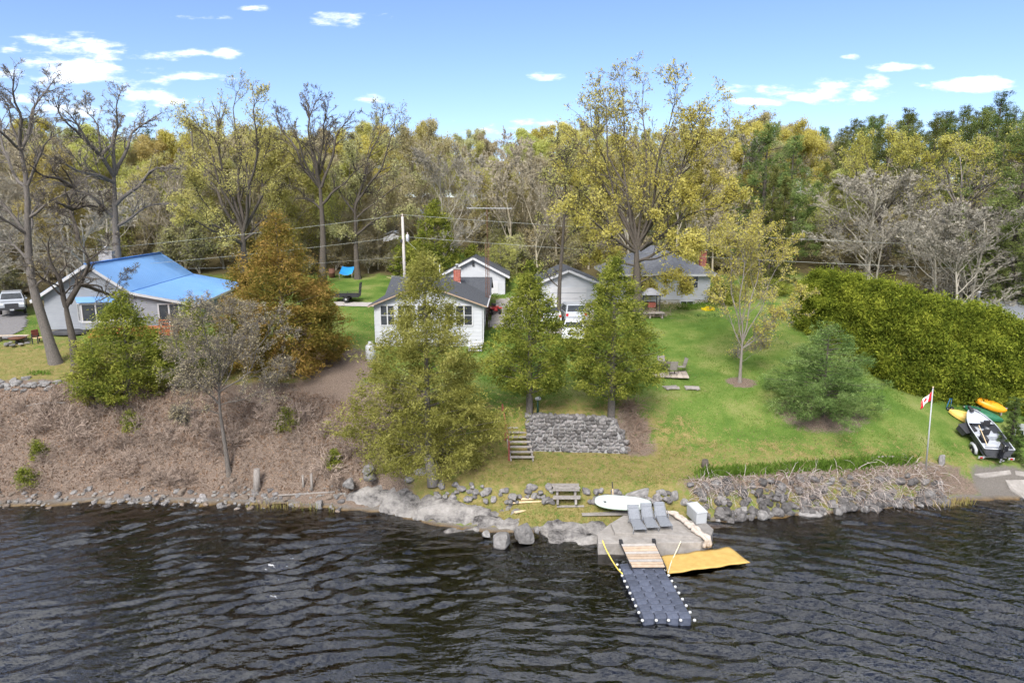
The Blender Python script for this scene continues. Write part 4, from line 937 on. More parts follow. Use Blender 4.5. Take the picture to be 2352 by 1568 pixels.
# --- grey house with the blue metal roof --------------------------------------
hb = PD(108, 752, 55.0); hz = Z(hb.x+4, 55)-.1
H1 = empty('blue_roofed_house', (hb.x, hb.y, hz), rad(10), 'grey clapboard house with bright blue metal roof at the left', 'house')
W1, LN, EV = 11.3, 17.5, 2.35      # gable width, length, eave height
apx, apz = 3.6, 5.75               # ridge across / height
kx, kz = 6.7, 3.45                 # where the right slope flattens
wl = MB(); lap_wall(wl, [(0, .45), (W1, .45), (W1, EV), (kx, kz-.12), (apx, apz-.12), (0, EV+1.05)], I4, .2)
lap_wall(wl, [(0, .45), (LN, .45), (LN, EV), (0, EV)], wallm(W1, 0, math.pi/2), .2)
lap_wall(wl, [(0, .45), (LN, .45), (LN, EV+1.05), (0, EV+1.05)], wallm(0, LN, -math.pi/2), .2)
lap_wall(wl, [(0, .45), (W1, .45), (W1, EV+1.05), (W1-apx, apz-.12), (W1-kx, kz-.12), (0, EV)], wallm(W1, LN, math.pi), .2)
wl.build('siding', 'siding_grey', H1)
MB().box((W1/2, LN/2, .0), (W1-.06, LN-.06, 1.2)).build('foundation', 'concrete_dark', H1)
ov = .5; lx, lz = -.75, EV+.55
rf = MB()
slab(rf, [(apx, -ov, apz), (apx, LN+ov, apz), (kx, LN+ov, kz), (kx, -ov, kz)], .07)
slab(rf, [(kx, -ov, kz), (kx, LN+ov, kz), (W1+.55, LN+ov, EV-.02), (W1+.55, -ov, EV-.02)], .07)
slab(rf, [(apx, -ov, apz), (apx, LN+ov, apz), (lx, LN+ov, lz), (lx, -ov, lz)], .07)
roof1 = rf.build('roof', 'metal_blue', H1)
for i in range(int((LN+2*ov)/.42)+1):
    y_ = -ov+i*.42; sm_ = MB()
    for (a, b) in (((apx, apz), (kx, kz)), ((kx, kz), (W1+.55, EV-.02)), ((apx, apz), (lx, lz))):
        sm_.bar((a[0], y_, a[1]+.012), (b[0], y_, b[1]+.012), .035, .03)
    sm_.build('seam', 'metal_blue', roof1)
rc = MB(); rc.bar((apx, -ov, apz+.03), (apx, LN+ov, apz+.03), .34, .05); rc.bar((kx, -ov, kz+.02), (kx, LN+ov, kz+.02), .10, .03); rc.build('ridge_cap', 'metal_blue_trim', roof1)
fa = MB()
for y_ in (-ov-.02, LN+ov+.02):
    for a, b in (((apx, apz), (kx, kz)), ((kx, kz), (W1+.55, EV-.02)), ((apx, apz), (lx, lz))):
        fa.bar((a[0], y_, a[1]-.12), (b[0], y_, b[1]-.12), .04, .22)
fa.bar((W1+.57, -ov, EV-.13), (W1+.57, LN+ov, EV-.13), .04, .2); fa.bar((lx-.02, -ov, lz-.13), (lx-.02, LN+ov, lz-.13), .04, .2)
fa.build('fascia', 'trim_white', H1)
# bay window with its own little roof
by_ = empty('bay_window', (4.0, 0, 0), 0, parent=H1)
bw, bz0, bz1 = 1.55, 1.05, 2.55
bb = MB().prism([(-bw, 0), (-bw*.72, -.55), (bw*.72, -.55), (bw, 0)], bz0-.62, bz0-.06); bb.build('apron', 'siding_grey', by_)
bt = MB(); slab(bt, [(-bw-.15, .02, bz1+.52), (bw+.15, .02, bz1+.52), (bw*.82, -.78, bz1+.12), (-bw*.82, -.78, bz1+.12)], .05); bt.build('bay_roof', 'metal_blue', by_)
MB().prism([(-bw, 0), (-bw*.72, -.56), (bw*.72, -.56), (bw, 0)], bz1-.02, bz1+.14).build('bay_head', 'trim_white', by_)
MB().prism([(-bw-.03, 0), (-bw*.74, -.6), (bw*.74, -.6), (bw+.03, 0)], bz0-.06, bz0+.04).build('bay_sill', 'trim_white', by_)
window(by_, Matrix.Translation((0, -.5, 0)), 0, (bz0+bz1)/2, bw*1.3, bz1-bz0-.16, 2, False)
for s_ in (-1, 1):
    a = math.atan2(.55, bw*.28); window(by_, Matrix.Translation((s_*bw*.86, -.25, 0)) @ Matrix.Rotation(s_*a, 4, 'Z'), 0, (bz0+bz1)/2, .42, bz1-bz0-.16, 1, True, .06)
# patio door in the gable wall and lamp
window(H1, I4, 9.4, 1.42, 1.5, 1.75, 2, False, .11)
MB().box((10.75, -.08, 2.0), (.12, .14, .26)).build('wall_lamp', 'black_metal', H1)
MB().lathe([(.02, -.02), (.16, 0), (.16, .04), (.02, .06)], (1.9, -.06, 3.55), 12, 'Y').build('gable_vent', 'trim_white', H1)
brick_stack(H1, (2.65, 6.4, 4.7), 1.15, .75, 1.75, 'chimney', 'stone_pale', .3, .17)
MB().lathe([(.13, 0), (.13, .3), (.19, .31), (.19, .36), (.05, .38)], (2.65, 6.4, 6.5), 10).build('flue', 'galv', H1)
# orange steps and deck in front
dk = empty('orange_deck', (hb.x, hb.y, hz), rad(10), 'orange-stained wooden deck and steps in front of the grey house', 'deck')
for i in range(6): MB().box((8.3, -.75-.28*i+.0, .62-.01), (4.6, .26, .05)).build('deck_board', 'deck_orange', dk)
MB().box((8.3, -1.5, .3), (4.5, 1.6, .5)).build('skirt', 'deck_orange', dk)
for i in range(4): MB().box((4.9-.12*i, -1.2, .52-.15*i), (1.6, 1.5, .05)).build('step', 'deck_orange', dk); MB().box((4.9-.12*i, -1.9, .44-.15*i), (1.55, .04, .12)).build('riser', 'deck_orange', dk)
for x_ in (9.3, 10.6): MB().box((x_, -2.36, .9), (.1, .1, .9)).build('post', 'deck_orange', dk)
bt_ = MB(); [bt_.box((9.95, -2.36, z_), (1.3, .05, .09)) for z_ in (.75, 1.05, 1.32)]; bt_.build('rail', 'deck_orange', dk)

# --- white cottage in the middle ----------------------------------------------
cf = PD(862, 790, 54.0); cz = 6.35; cx0 = cf.x; cW = PD(1108, 790, 54.0).x-cx0
H2 = empty('white_cottage', (cx0, 54.0, cz), 0, 'white cottage with dark shingle roof behind the thin-crowned cedar', 'house')
EV2 = PD(1111, 702, 53.6).z-cz; AP2 = PD(984, 650, 53.6).z-cz; L2a = 9.5; apx2 = cW*.47
wl = MB(); lap_wall(wl, [(0, -.6), (cW, -.6), (cW, EV2), (apx2, AP2-.1), (0, EV2)], I4, .3)
lap_wall(wl, [(0, -.6), (L2a, -.6), (L2a, EV2), (0, EV2)], wallm(cW, 0, math.pi/2), .3)
lap_wall(wl, [(0, -.6), (L2a, -.6), (L2a, EV2), (0, EV2)], wallm(0, L2a, -math.pi/2), .3)
wl.build('siding', 'siding_white', H2)
rf = MB(); o_ = .45
slab(rf, [(apx2, -o_, AP2), (apx2, L2a, AP2), (cW+.4, L2a, EV2+.02), (cW+.4, -o_, EV2+.02)], .1)
slab(rf, [(apx2, -o_, AP2), (apx2, L2a, AP2), (-.4, L2a, EV2+.02), (-.4, -o_, EV2+.02)], .1)
rf.build('porch_roof', 'shingle_dark', H2)
fa = MB(); fa.bar((apx2, -o_-.02, AP2-.11), (cW+.4, -o_-.02, EV2-.09), .04, .1); fa.bar((apx2, -o_-.02, AP2-.11), (-.4, -o_-.02, EV2-.09), .04, .1); fa.build('rake_board', 'fascia_tan', H2)
gt = MB(); gt.bar((cW+.44, -o_, EV2-.05), (cW+.44, L2a, EV2-.05), .1, .1); gt.bar((cW+.08, -.05, EV2-.15), (cW+.08, -.05, -.5), .08, .08); gt.build('gutter', 'trim_white', H2)
# taller house body behind, ridge across
y0, y1 = L2a-2.4, L2a+5.0; rz2 = PD(1050, 636, 54+L2a+1.3).z-cz; re2 = rz2-1.35
rf = MB()
slab(rf, [(-.4, y0-.3, re2), (cW+.5, y0-.3, re2), (cW+.5, (y0+y1)/2, rz2), (-.4, (y0+y1)/2, rz2)], .1)
slab(rf, [(-.4, y1+.3, re2), (cW+.5, y1+.3, re2), (cW+.5, (y0+y1)/2, rz2), (-.4, (y0+y1)/2, rz2)], .1)
rf.build('roof', 'shingle_dark', H2)
wl = MB(); gp = [(0, -.6), (y1-y0, -.6), (y1-y0, re2), ((y1-y0)/2, rz2-.1), (0, re2)]
lap_wall(wl, gp, wallm(cW+.15, y0, math.pi/2), .3); lap_wall(wl, gp, wallm(-.12, y1, -math.pi/2), .3); lap_wall(wl, [(0, -.6), (cW+.2, -.6), (cW+.2, re2), (0, re2)], wallm(cW+.13, y1, math.pi), .3)
wl.build('rear_siding', 'siding_white', H2)
pc = [PD(x, 725, 54).x-cx0 for x in (1045, 1060, 1078, 882, 930, 980, 1005)]
wz = PD(1060, 724, 54).z-cz; wh = 1.55
for (xa, xb) in ((1022, 1041), (1048, 1084), (875, 905), (915, 945), (960, 990)):
    a, b_ = PD(xa, 724, 54).x-cx0, PD(xb, 724, 54).x-cx0; window(H2, I4, (a+b_)/2, wz, b_-a, wh, 2 if b_-a > 1.0 else 1, True, .08)
window(H2, wallm(cW, 0, math.pi/2), 2.4, wz, 1.2, 1.3, 2); window(H2, wallm(cW, 0, math.pi/2), 6.0, wz, 1.2, 1.3, 2)
chx = PD(1050, 640, 62.5).x-cx0
brick_stack(H2, (chx, 8.6, rz2-1.0), .62, .62, 1.95, 'chimney', 'brick_red', .21, .09)
MB().box((chx, 8.6, rz2-.42), (.78, .78, .3), tap=.85).build('flashing', 'galv', H2)
MB().lathe([(.12, 0), (.12, .28), (.2, .3), (.2, .34), (.03, .4)], (chx, 8.6, rz2+1.0), 10).build('flue', 'galv', H2)
sp_ = MB(); sp_.tube([(chx-1.55, 8.2, rz2-.6), (chx-1.55, 8.2, rz2+1.35)], .05, 8); sp_.build('service_mast', 'galv', H2)
# white lattice crates / steps at the right front corner
stp = empty('white_steps', (cx0+cW-.5, 52.6, Z(cx0+cW-.5, 52.6)), 0, 'small white wooden steps at the cottage front corner', 'steps')
for i in range(4): MB().box((0, .25*i, .14+.17*i), (1.0, .27, .06)).build('tread', 'trim_white', stp)
for s_ in (-.5, .5): MB().bar((s_, -.1, .05), (s_, .95, .78), .06, .2).build('stringer', 'trim_white', stp)
# antenna tower beside the cottage
ax, ay = PD(1120, 700, 58.5).x, 58.5; az = Z(ax, ay); ah = PD(1127, 478, 58.5).z-az
AN = empty('antenna_tower', (ax, ay, az), 0, 'slim lattice antenna mast with a wide television aerial, beside the cottage', 'antenna')
tri = [(.0, .18), (-.16, -.1), (.16, -.1)]; legs = MB()
for i, (x_, y_) in enumerate(tri): MB().tube([(x_, y_, 0), (x_*.9, y_*.9, ah*.72)], .022, 6).build('leg', 'rust_metal', AN)
lat = MB(); k = int(ah*.72/.4)
for i in range(k):
    for j in range(3):
        a, b_ = tri[j], tri[(j+1) % 3]; lat.tube([(a[0], a[1], i*.4), (b_[0], b_[1], i*.4+.4)], .010, 4, False); lat.tube([(a[0], a[1], i*.4), (b_[0], b_[1], i*.4)], .010, 4, False)
lat.build('lattice', 'rust_metal', AN)
MB().tube([(0, 0, ah*.66), (0, 0, ah+.15)], .03, 6).build('mast', 'rust_metal', AN)
y_ = MB(); y_.bar((-1.7, 0, ah), (2.1, -.1, ah-.02), .05, .05); ya = y_.build('aerial', 'galv', AN)
for i in range(13):
    x_ = -1.6+i*.27; hl = 1.15-.055*i; MB().bar((x_, -hl, ah+.03), (x_, hl, ah+.03), .025, .025).build('element', 'galv', ya)
# --- white garage behind ------------------------------------------------------
def garage(name, pxl, pxr, D, ybase, yeave, yapex, apexpx, depth, label, roofm, door=None, ov=.45):
    l_, r_ = PD(pxl, ybase, D), PD(pxr, ybase, D); z0 = min(l_.z, Z((l_.x+r_.x)/2, D))-.15; w_ = r_.x-l_.x
    ev = PD(pxr, yeave, D).z-z0; ap = PD(apexpx, yapex, D).z-z0; ax_ = w_/2
    E = empty(name, (l_.x, D, z0), 0, label, 'garage'); wl = MB()
    lap_wall(wl, [(0, 0), (w_, 0), (w_, ev), (ax_, ap-.08), (0, ev)], I4, .2); lap_wall(wl, [(0, 0), (depth, 0), (depth, ev), (0, ev)], wallm(w_, 0, math.pi/2), .2)
    lap_wall(wl, [(0, 0), (depth, 0), (depth, ev), (0, ev)], wallm(0, depth, -math.pi/2), .2); lap_wall(wl, [(0, 0), (w_, 0), (w_, ev), (ax_, ap-.08), (0, ev)], wallm(w_, depth, math.pi), .2)
    wl.build('siding', 'siding_white', E); rf = MB(); sl = (ap-ev)/ax_; e_ = .5
    for xx in (-e_, w_+e_): slab(rf, [(ax_, -ov, ap), (ax_, depth+ov, ap), (xx, depth+ov, ev-sl*e_), (xx, -ov, ev-sl*e_)], .1)
    rf.build('roof', roofm, E); fa = MB()
    for xx in (-e_, w_+e_): fa.bar((ax_, -ov-.02, ap-.14), (xx, -ov-.02, ev-sl*e_-.14), .04, .22)
    fa.build('rake_board', 'trim_white', E); return E, w_, ev, ap
E, gw, gev, gap = garage('white_garage', 1016, 1160, 71, 688, 628, 590, 1088, 8.5, 'white gabled garage with dark roof directly behind the cottage', 'shingle_dark')
MB().box((gw*.5, -.1, gap-.75), (.22, .16, .3)).build('wall_lamp', 'black_metal', E)
MB().box((gw*.82, -.03, 1.05), (.95, .08, 2.05)).build('door', 'trim_white', E)
E, gw, gev, gap = garage('white_garage', 1236, 1372, 64, 706, 646, 618, 1300, 8, 'white garage half hidden behind the parked cars and small tree', 'shingle_dark')
MB().box((gw*.5, -.04, 1.05), (gw*.62, .08, 2.1)).build('garage_door', 'trim_white', E)
for i in range(1, 4): MB().box((gw*.5, -.09, i*.52), (gw*.6, .03, .03)).build('door_panel_joint', 'siding_grey', E)
# --- white bungalow with basement ------------------------------------------------
bl, br_ = PD(1405, 712, 66), PD(1628, 712, 66); bz = bl.z-.1; bw_ = br_.x-bl.x
H4 = empty('white_bungalow', (bl.x, 66, bz), 0, 'white raised bungalow with grey hip roof behind the great oak', 'house')
s0 = PD(1500, 688, 66).z-bz; s1 = PD(1500, 628, 66).z-bz; r1 = PD(1500, 592, 66).z-bz+1.0; dp = 9.0
wl = MB()
for mtx, ln in ((I4, bw_), (wallm(bw_, 0, math.pi/2), dp), (wallm(0, dp, -math.pi/2), dp), (wallm(bw_, dp, math.pi), bw_)): lap_wall(wl, [(0, s0), (ln, s0), (ln, s1), (0, s1)], mtx, .2)
wl.build('siding', 'siding_white', H4)
MB().box((bw_/2, dp/2, s0/2), (bw_-.1, dp-.1, s0)).build('basement_wall', 'parge_tan', H4)
rf = MB(); o_ = .6; A = [(-o_, -o_, s1), (bw_+o_, -o_, s1), (bw_+o_, dp+o_, s1), (-o_, dp+o_, s1)]; r0_, r1_ = (dp*.5, dp/2, r1), (bw_-dp*.5, dp/2, r1)
slab(rf, [A[0], A[1], r1_, r0_], .08); slab(rf, [A[2], A[3], r0_, r1_], .08); slab(rf, [A[1], A[2], r1_], .08); slab(rf, [A[3], A[0], r0_], .08)
rf.build('roof', 'shingle_grey', H4)
fa = MB(); [fa.bar(Vector(A[i])-Vector((0, 0, .12)), Vector(A[(i+1) % 4])-Vector((0, 0, .12)), .05, .22) for i in range(4)]; fa.build('fascia', 'trim_white', H4)
MB().box((bw_/2, dp/2, s1-.16), (bw_+2*o_-.1, dp+2*o_-.1, .03)).build('soffit', 'trim_white', H4)
def wpx(E, o0, D, z0, xa, xb, ya, yb, mull, rail, fr=.1):
    a, b_ = PD(xa, ya, D), PD(xb, yb, D); return window(E, I4, (a.x+b_.x)/2-o0, (a.z+b_.z)/2-z0, b_.x-a.x, a.z-b_.z, mull, rail, fr)
wpx(H4, bl.x, 66, bz, 1561, 1602, 633, 661, 3, True); wpx(H4, bl.x, 66, bz, 1478, 1497, 634, 662, 2, True); wpx(H4, bl.x, 66, bz, 1420, 1440, 634, 660, 2, True)
wpx(H4, bl.x, 66, bz, 1564, 1591, 692, 707, 2, False, .14); wpx(H4, bl.x, 66, bz, 1478, 1505, 692, 708, 2, False, .14)
bcx = PD(1616, 620, 69).x-bl.x; brick_stack(H4, (bcx, 3.5, s1-.3), .6, .6, PD(1616, 575, 69.5).z-bz-s1+.3, 'chimney', 'brick_red', .2, .09)
# --- low green-trimmed shed roof at the right edge ----------------------------------
M('trim_green', (.04, .14, .12), None, rough=.5)
q0 = PD(2272, 712, 55.0)
SH = empty('metal_roofed_house', (q0.x, 55.0, Z(q0.x+2, 55)), 0, 'house with pale ribbed metal roof and stovepipe cut by the right edge', 'house')
zb = SH.location.z; e0 = PD(2290, 728, 54.5).z-zb; ri = PD(2330, 692, 59).z-zb
rf = MB(); slab(rf, [(-.2, 0, e0), (9, -3.2, e0-.5), (9, 3.0, ri), (1.0, 4.2, ri)], .08); rf.build('roof', 'metal_pale', SH)
for i in range(22):
    t = i/21; MB().bar((-.2+9.2*t, -3.2*t, e0-.5*t+.02), (1.0+8*t, 4.2-1.2*t, ri+.02), .04, .03).build('rib', 'metal_pale', SH)
rf = MB(); slab(rf, [(1.0, 4.2, ri-.02), (9, 3.0, ri-.02), (9, 8, e0), (0, 8, e0)], .08); rf.build('rear_roof', 'metal_pale', SH)
gm_ = MB(); gm_.bar((-.25, -.05, e0-.05), (1.0, 4.15, ri-.05), .05, .2); gm_.bar((1.0, 4.2, ri-.05), (-.05, 8.05, e0-.05), .05, .2); gm_.build('gable_trim', 'trim_green', SH)
wl = MB(); lap_wall(wl, [(0, 0), (7.6, 0), (7.6, e0-.1), (3.9, ri-.25), (0, e0-.1)], wallm(.4, 7.7, -math.pi/2), .25); lap_wall(wl, [(0, 0), (8, 0), (8, e0-.5), (0, e0-.2)], wallm(.5, .1, -.34), .25); wl.build('wall', 'black_metal', SH)
MB().lathe([(.12, 0), (.12, 1.1), (.17, 1.12), (.17, 1.25), (.12, 1.26)], (1.35, 3.4, ri-.3), 12).build('stovepipe', 'galv', SH)
# --- pale houses glimpsed through the trees -------------------------------------------
for i, (xa, xb, yt, yb, D, lb) in enumerate(((872, 905, 484, 515, 112, 'white house half seen through the trees left of the pole'), (938, 966, 478, 505, 116, 'white house gable seen through the trees above the pole'), (880, 925, 530, 556, 104, 'low pale trailer home seen through the trees left of the pole'), (1100, 1180, 478, 492, 122, 'long white-roofed building far behind the aerial'))):
    a, b_ = PD(xa, yb, D), PD(xb, yt, D); w_ = b_.x-a.x; h_ = b_.z-a.z; zz = a.z
    E = empty('distant_house', (a.x, D, zz), 0, lb, 'house'); wl = MB(); lap_wall(wl, [(0, -3), (w_, -3), (w_, h_*.6), (w_/2, h_), (0, h_*.6)], I4, .3); wl.build('siding', 'siding_white', E)
    rf = MB(); slab(rf, [(w_/2, -.3, h_), (w_/2, 8, h_), (w_+.4, 8, h_*.55), (w_+.4, -.3, h_*.55)], .1); slab(rf, [(w_/2, -.3, h_), (w_/2, 8, h_), (-.4, 8, h_*.55), (-.4, -.3, h_*.55)], .1); rf.build('roof', 'metal_pale', E)
    window(E, I4, w_*.5, -.2, min(1.2, w_*.4), 1.0, 2, False)
# --- driveways ----------------------------------------------------------------------
M('asphalt', (.13, .125, .125), (.20, .19, .19), 8, .95, .4, 60)
M('gravel', (.30, .27, .25), (.43, .40, .37), 30, .95, .5, 60)
def drape(name, poly, mat, lift, label, nx=40, ny=40, kind='structure'):
    """sheet laid on the terrain inside a ground polygon"""
    xs_ = [p[0] for p in poly]; ys_ = [p[1] for p in poly]; X = np.linspace(min(xs_), max(xs_), nx); Y = np.linspace(min(ys_), max(ys_), ny); V = []; idx = {}
    def ins(x, y):
        c = False; j = len(poly)-1
        for i in range(len(poly)):
            (xi, yi), (xj, yj) = poly[i], poly[j]
            if (yi > y) != (yj > y) and x < (xj-xi)*(y-yi)/(yj-yi)+xi: c = not c
            j = i
        return c
    Xg, Yg = np.meshgrid(X, Y); Zg = zg(Xg, Yg)+lift; fs = []
    for i in range(ny-1):
        for j in range(nx-1):
            if ins((X[j]+X[j+1])/2, (Y[i]+Y[i+1])/2): fs.append((i*nx+j, i*nx+j+1, (i+1)*nx+j+1, (i+1)*nx+j))
    me = bpy.data.meshes.new(name); me.from_pydata([tuple(v) for v in np.stack([Xg, Yg, Zg], -1).reshape(-1, 3)], [], fs); me.validate()
    used = set(v for f in fs for v in f)
    o_ = obj(name, me, mat); return tag(o_, label, 'driveway', kind=kind)
def gpoly(pts): return [tuple(G(x, y))[:2] for x, y in pts]
drape('asphalt_drive', gpoly([(-150, 700), (15, 708), (62, 722), (58, 752), (20, 780), (-150, 790)]), 'asphalt', .05, 'grey asphalt drive at the left edge')
drape('gravel_lane', gpoly([(768, 694), (770, 703), (900, 707), (900, 697)]), 'gravel', .06, 'pale gravel lane across the back lawn')
drape('concrete_drive', gpoly([(1120, 752), (1140, 690), (1230, 672), (1362, 690), (1368, 752), (1290, 770), (1180, 757)]), 'concrete', .06, 'pale concrete drive beside the cottage')
# ------------------------------------------------------------------ shore

m, n, l, o = _new('bedrock')
t = n.new('ShaderNodeTexCoord'); ob = t.outputs['Object']
k1 = _noise(n, l, ob, .9, 6, .7, (1, 1, 1.6)); k2 = _noise(n, l, ob, 5, 6, .7); k3 = _noise(n, l, ob, 22, 3, .6)
vo = n.new('ShaderNodeTexVoronoi'); vo.feature = 'DISTANCE_TO_EDGE'; vo.inputs['Scale'].default_value = 1.1
mpv = n.new('ShaderNodeMapping'); mpv.inputs['Scale'].default_value = (.55, 1.3, 1.2); mpv.inputs['Rotation'].default_value = (0, 0, .25); l.new(ob, mpv.inputs[0]); wv = n.new('ShaderNodeVectorMath'); wv.operation = 'MULTIPLY_ADD'; nzv = n.new('ShaderNodeTexNoise'); nzv.inputs['Scale'].default_value = 1.5; l.new(ob, nzv.inputs['Vector']); l.new(nzv.outputs['Color'], wv.inputs[0]); wv.inputs[1].default_value = (.5, .5, .5); l.new(mpv.outputs[0], wv.inputs[2]); l.new(wv.outputs[0], vo.inputs['Vector'])
ck = n.new('ShaderNodeMapRange'); l.new(vo.outputs['Distance'], ck.inputs[0]); ck.inputs[1].default_value = .0; ck.inputs[2].default_value = .05
cr_ = _ramp(n, l, _math(n, l, 'MULTIPLY_ADD', k1, .78, _math(n, l, 'MULTIPLY', k2, .22)), [(.38, (.06, .055, .053)), (.45, (.15, .14, .133)), (.53, (.24, .225, .21)), (.66, (.34, .32, .30))])

pb = n.new('ShaderNodeBsdfPrincipled'); l.new(cr_, pb.inputs['Base Color']); pb.inputs['Roughness'].default_value = .9; pb.inputs['Specular IOR Level'].default_value = .2
bp = n.new('ShaderNodeBump'); bp.inputs['Strength'].default_value = .9; bp.inputs['Distance'].default_value = .08; l.new(_math(n, l, 'ADD', _math(n, l, 'MULTIPLY', ck.outputs[0], .35), _math(n, l, 'ADD', k2, _math(n, l, 'MULTIPLY', k3, .3))), bp.inputs['Height']); l.new(bp.outputs[0], pb.inputs['Normal']); l.new(pb.outputs[0], o.inputs[0])

M('boulder_pale', (.115, .11, .105), (.275, .26, .25), 3.5, .9, .7, 14, orand=.22)
M('rip_stone', (.065, .06, .058), (.165, .155, .15), 3.0, .92, .6, 14, orand=.4)
M('wall_stone', (.11, .102, .10), (.245, .228, .222), 3.0, .92, .7, 14, orand=.42)
M('wall_mortar', (.23, .225, .22), (.31, .30, .295), 14, .95, .5, 30)
M('shore_brown', (.11, .085, .065), (.23, .185, .15), 4, .92, .5, 14, orand=.3)
M('pebble', (.13, .12, .11), (.26, .245, .225), 6, .95)
def outcrop(px_poly, h, seed, label, res=.27, step=.0, mat='bedrock', name='bedrock'):
    poly = [np.array(tuple(G(x, y) if G(x, y).z > .1 else PZ(x, y, .1))[:2]) for x, y in px_poly]; P_ = np.array(poly)
    x0, y0 = P_.min(0)-.3; x1, y1 = P_.max(0)+.3; X, Y = np.meshgrid(np.arange(x0, x1, res), np.arange(y0, y1, res))
    d = np.full(X.shape, 1e9); ins = np.zeros(X.shape, bool); j = len(P_)-1
    for i in range(len(P_)):
        a, b_ = P_[j], P_[i]; ab = b_-a; t = np.clip(((X-a[0])*ab[0]+(Y-a[1])*ab[1])/(ab@ab), 0, 1)
        d = np.minimum(d, np.hypot(X-a[0]-t*ab[0], Y-a[1]-t*ab[1])); cr = ((a[1] > Y) != (b_[1] > Y)) & (X < (b_[0]-a[0])*(Y-a[1])/(b_[1]-a[1]+1e-9)+a[0]); ins ^= cr; j = i
    d = np.where(ins, d, -d); r = np.random.default_rng(seed)
    nz = _n2(X, Y*1.6, 2.2, seed)+.6*_n2(X, Y, .9, seed+1)
    st = h*(.72+.5*nz); 
    rg_ = np.abs(_n2(X*.8+Y*.9, Y*1.4-X*.5, 1.5, seed+7)); st = st*.35+.65*np.round(st/.2)*.2+.16*np.round(rg_*4)/4-.10          # bedded, broken steps
    zz = np.maximum(zg(X, Y), -.25)+np.clip((d+.12)/.35, 0, 1)**.6*st-.12+.03*np.random.default_rng(seed+9).normal(size=X.shape)
    zz = np.where(d < -.1, zg(X, Y)-.35, zz)
    ny_, nx_ = X.shape; ii = np.arange(nx_*ny_).reshape(ny_, nx_); Q = np.stack([ii[:-1, :-1], ii[:-1, 1:], ii[1:, 1:], ii[1:, :-1]], -1).reshape(-1, 4)
    keep = (d.ravel()[Q] > -.3).any(1); V = np.stack([X, Y, zz], -1).reshape(-1, 3); Q = Q[keep]; u, inv = np.unique(Q, return_inverse=True)
    c = V[u].mean(0); o_ = obj(name, np_mesh(name, V[u]-c, inv.reshape(-1, 4), False), mat); o_.location = c
    return tag(o_, label, 'rock')
outcrop([(782, 1146), (840, 1124), (925, 1126), (960, 1142), (1040, 1150), (1100, 1166), (1148, 1182), (1120, 1204), (1060, 1208), (960, 1192), (860, 1172)], .62, 1, 'long pale bedrock slab sloping into the water below the thin cedar')
outcrop([(972, 1216), (1000, 1208), (1090, 1206), (1105, 1214), (1090, 1224), (1000, 1224)], .42, 2, 'flat pinkish-white rock lying just above the water')
outcrop([(1080, 1195), (1150, 1186), (1195, 1196), (1185, 1215), (1100, 1212)], .6, 3, 'grey rock shelf between the long slab and the boulders')
outcrop([(1236, 1212), (1300, 1204), (1392, 1206), (1396, 1246), (1320, 1250), (1262, 1244)], .75, 4, 'stained white rock face left of the concrete pad')
outcrop([(1138, 1172), (1175, 1160), (1206, 1166), (1196, 1180), (1150, 1186)], .3, 5, 'dark-stained low rock in the grass left of the boards')
STN = [rock_mesh('stone', 300+i) for i in range(10)]
def stone_obj(name, i, loc, s, rz, mat, parent=None, tilt=0.0):
    me = STN[i % 10]
    key = (i % 10, mat)
    if key not in _smesh:
        m2 = me.copy(); m2.materials.append(MATS[mat]); _smesh[key] = m2
    o_ = bpy.data.objects.new(name, _smesh[key]); link(o_, parent); o_.location = loc; o_.scale = s; o_.rotation_euler = (tilt, tilt*.6, rz); return o_
_smesh = {}
rs = random.Random(12)
def boulder(px, py, z, s, label, i, mat='boulder_pale'):
    p = PZ(px, py, z); s = tuple(a_*.78 for a_ in s); o_ = stone_obj('boulder', i, (p.x, p.y, p.z), s, rs.uniform(0, 3), mat); return tag(o_, label, 'boulder')
for i, (px, py, z, s, lb) in enumerate([
  (1156, 1238, .25, (1.5, 1.2, .9), 'angular white boulder standing in the shallows'), (1206, 1222, .45, (1.7, 1.3, 1.1), 'big rounded pale boulder beside the white rock face'), (1118, 1228, .12, (.8, .5, .4), 'small pale rock in the water left of the angular boulder'),
  (1232, 1218, .3, (.5, .5, .5), 'small tan stone tucked against the rock face'), (965, 1088, 1.9, (1.1, .8, .9), 'grey boulder at the foot of the thin cedar'), (848, 1078, 2.2, (1.2, .8, .7), 'dark grey boulder under the left of the cedar'), (850, 1094, 1.8, (.9, .7, .6), 'pale grey boulder below the dark one'),
  (940, 1100, 1.7, (.7, .6, .4), 'flat grey boulder sunk in the grass below the cedar'), (1178, 1143, 1.35, (.7, .55, .5), 'round grey stone lying in front of the dry wall'), (800, 1110, 1.4, (1.0, .8, .7), 'half-buried pale rock at the left end of the slab'),
  (735, 1156, .15, (.9, .6, .5), 'pale stone at the waterline right of the posts'), (507, 1160, .1, (.8, .5, .4), 'flat stone at the waterline below the leaning tree'),
  (1580, 1125, 1.2, (1.3, .9, 1.5), 'dark upright rock behind the loungers'), (1545, 1140, 1.1, (1.2, .8, 1.0), 'grey broken rock between paddleboard and stone bank'), (1470, 1134, 1.3, (2.2, .8, .7), 'long grey rock behind the tail of the paddleboard'), (1375, 1150, 1.0, (2.0, .9, .7), 'grey rock beside the nose of the paddleboard'),
  (1872, 1180, -.05, (2.4, 1.2, .7), 'large dark flat rock at the waterline of the stone bank'), (1753, 1182, .25, (.7, .6, .7), 'square white stone at the foot of the stone bank'), (2020, 1140, .5, (1.4, .9, .9), 'big brown boulder near the end of the stone bank'), (2130, 1135, .5, (1.2, .8, .7), 'rounded boulder at the right end of the stone bank'), (2165, 1056, 2.1, (.5, .5, .9), 'whitish upright stone right of the flagpole')]):
    boulder(px, py, z, s, lb, i)
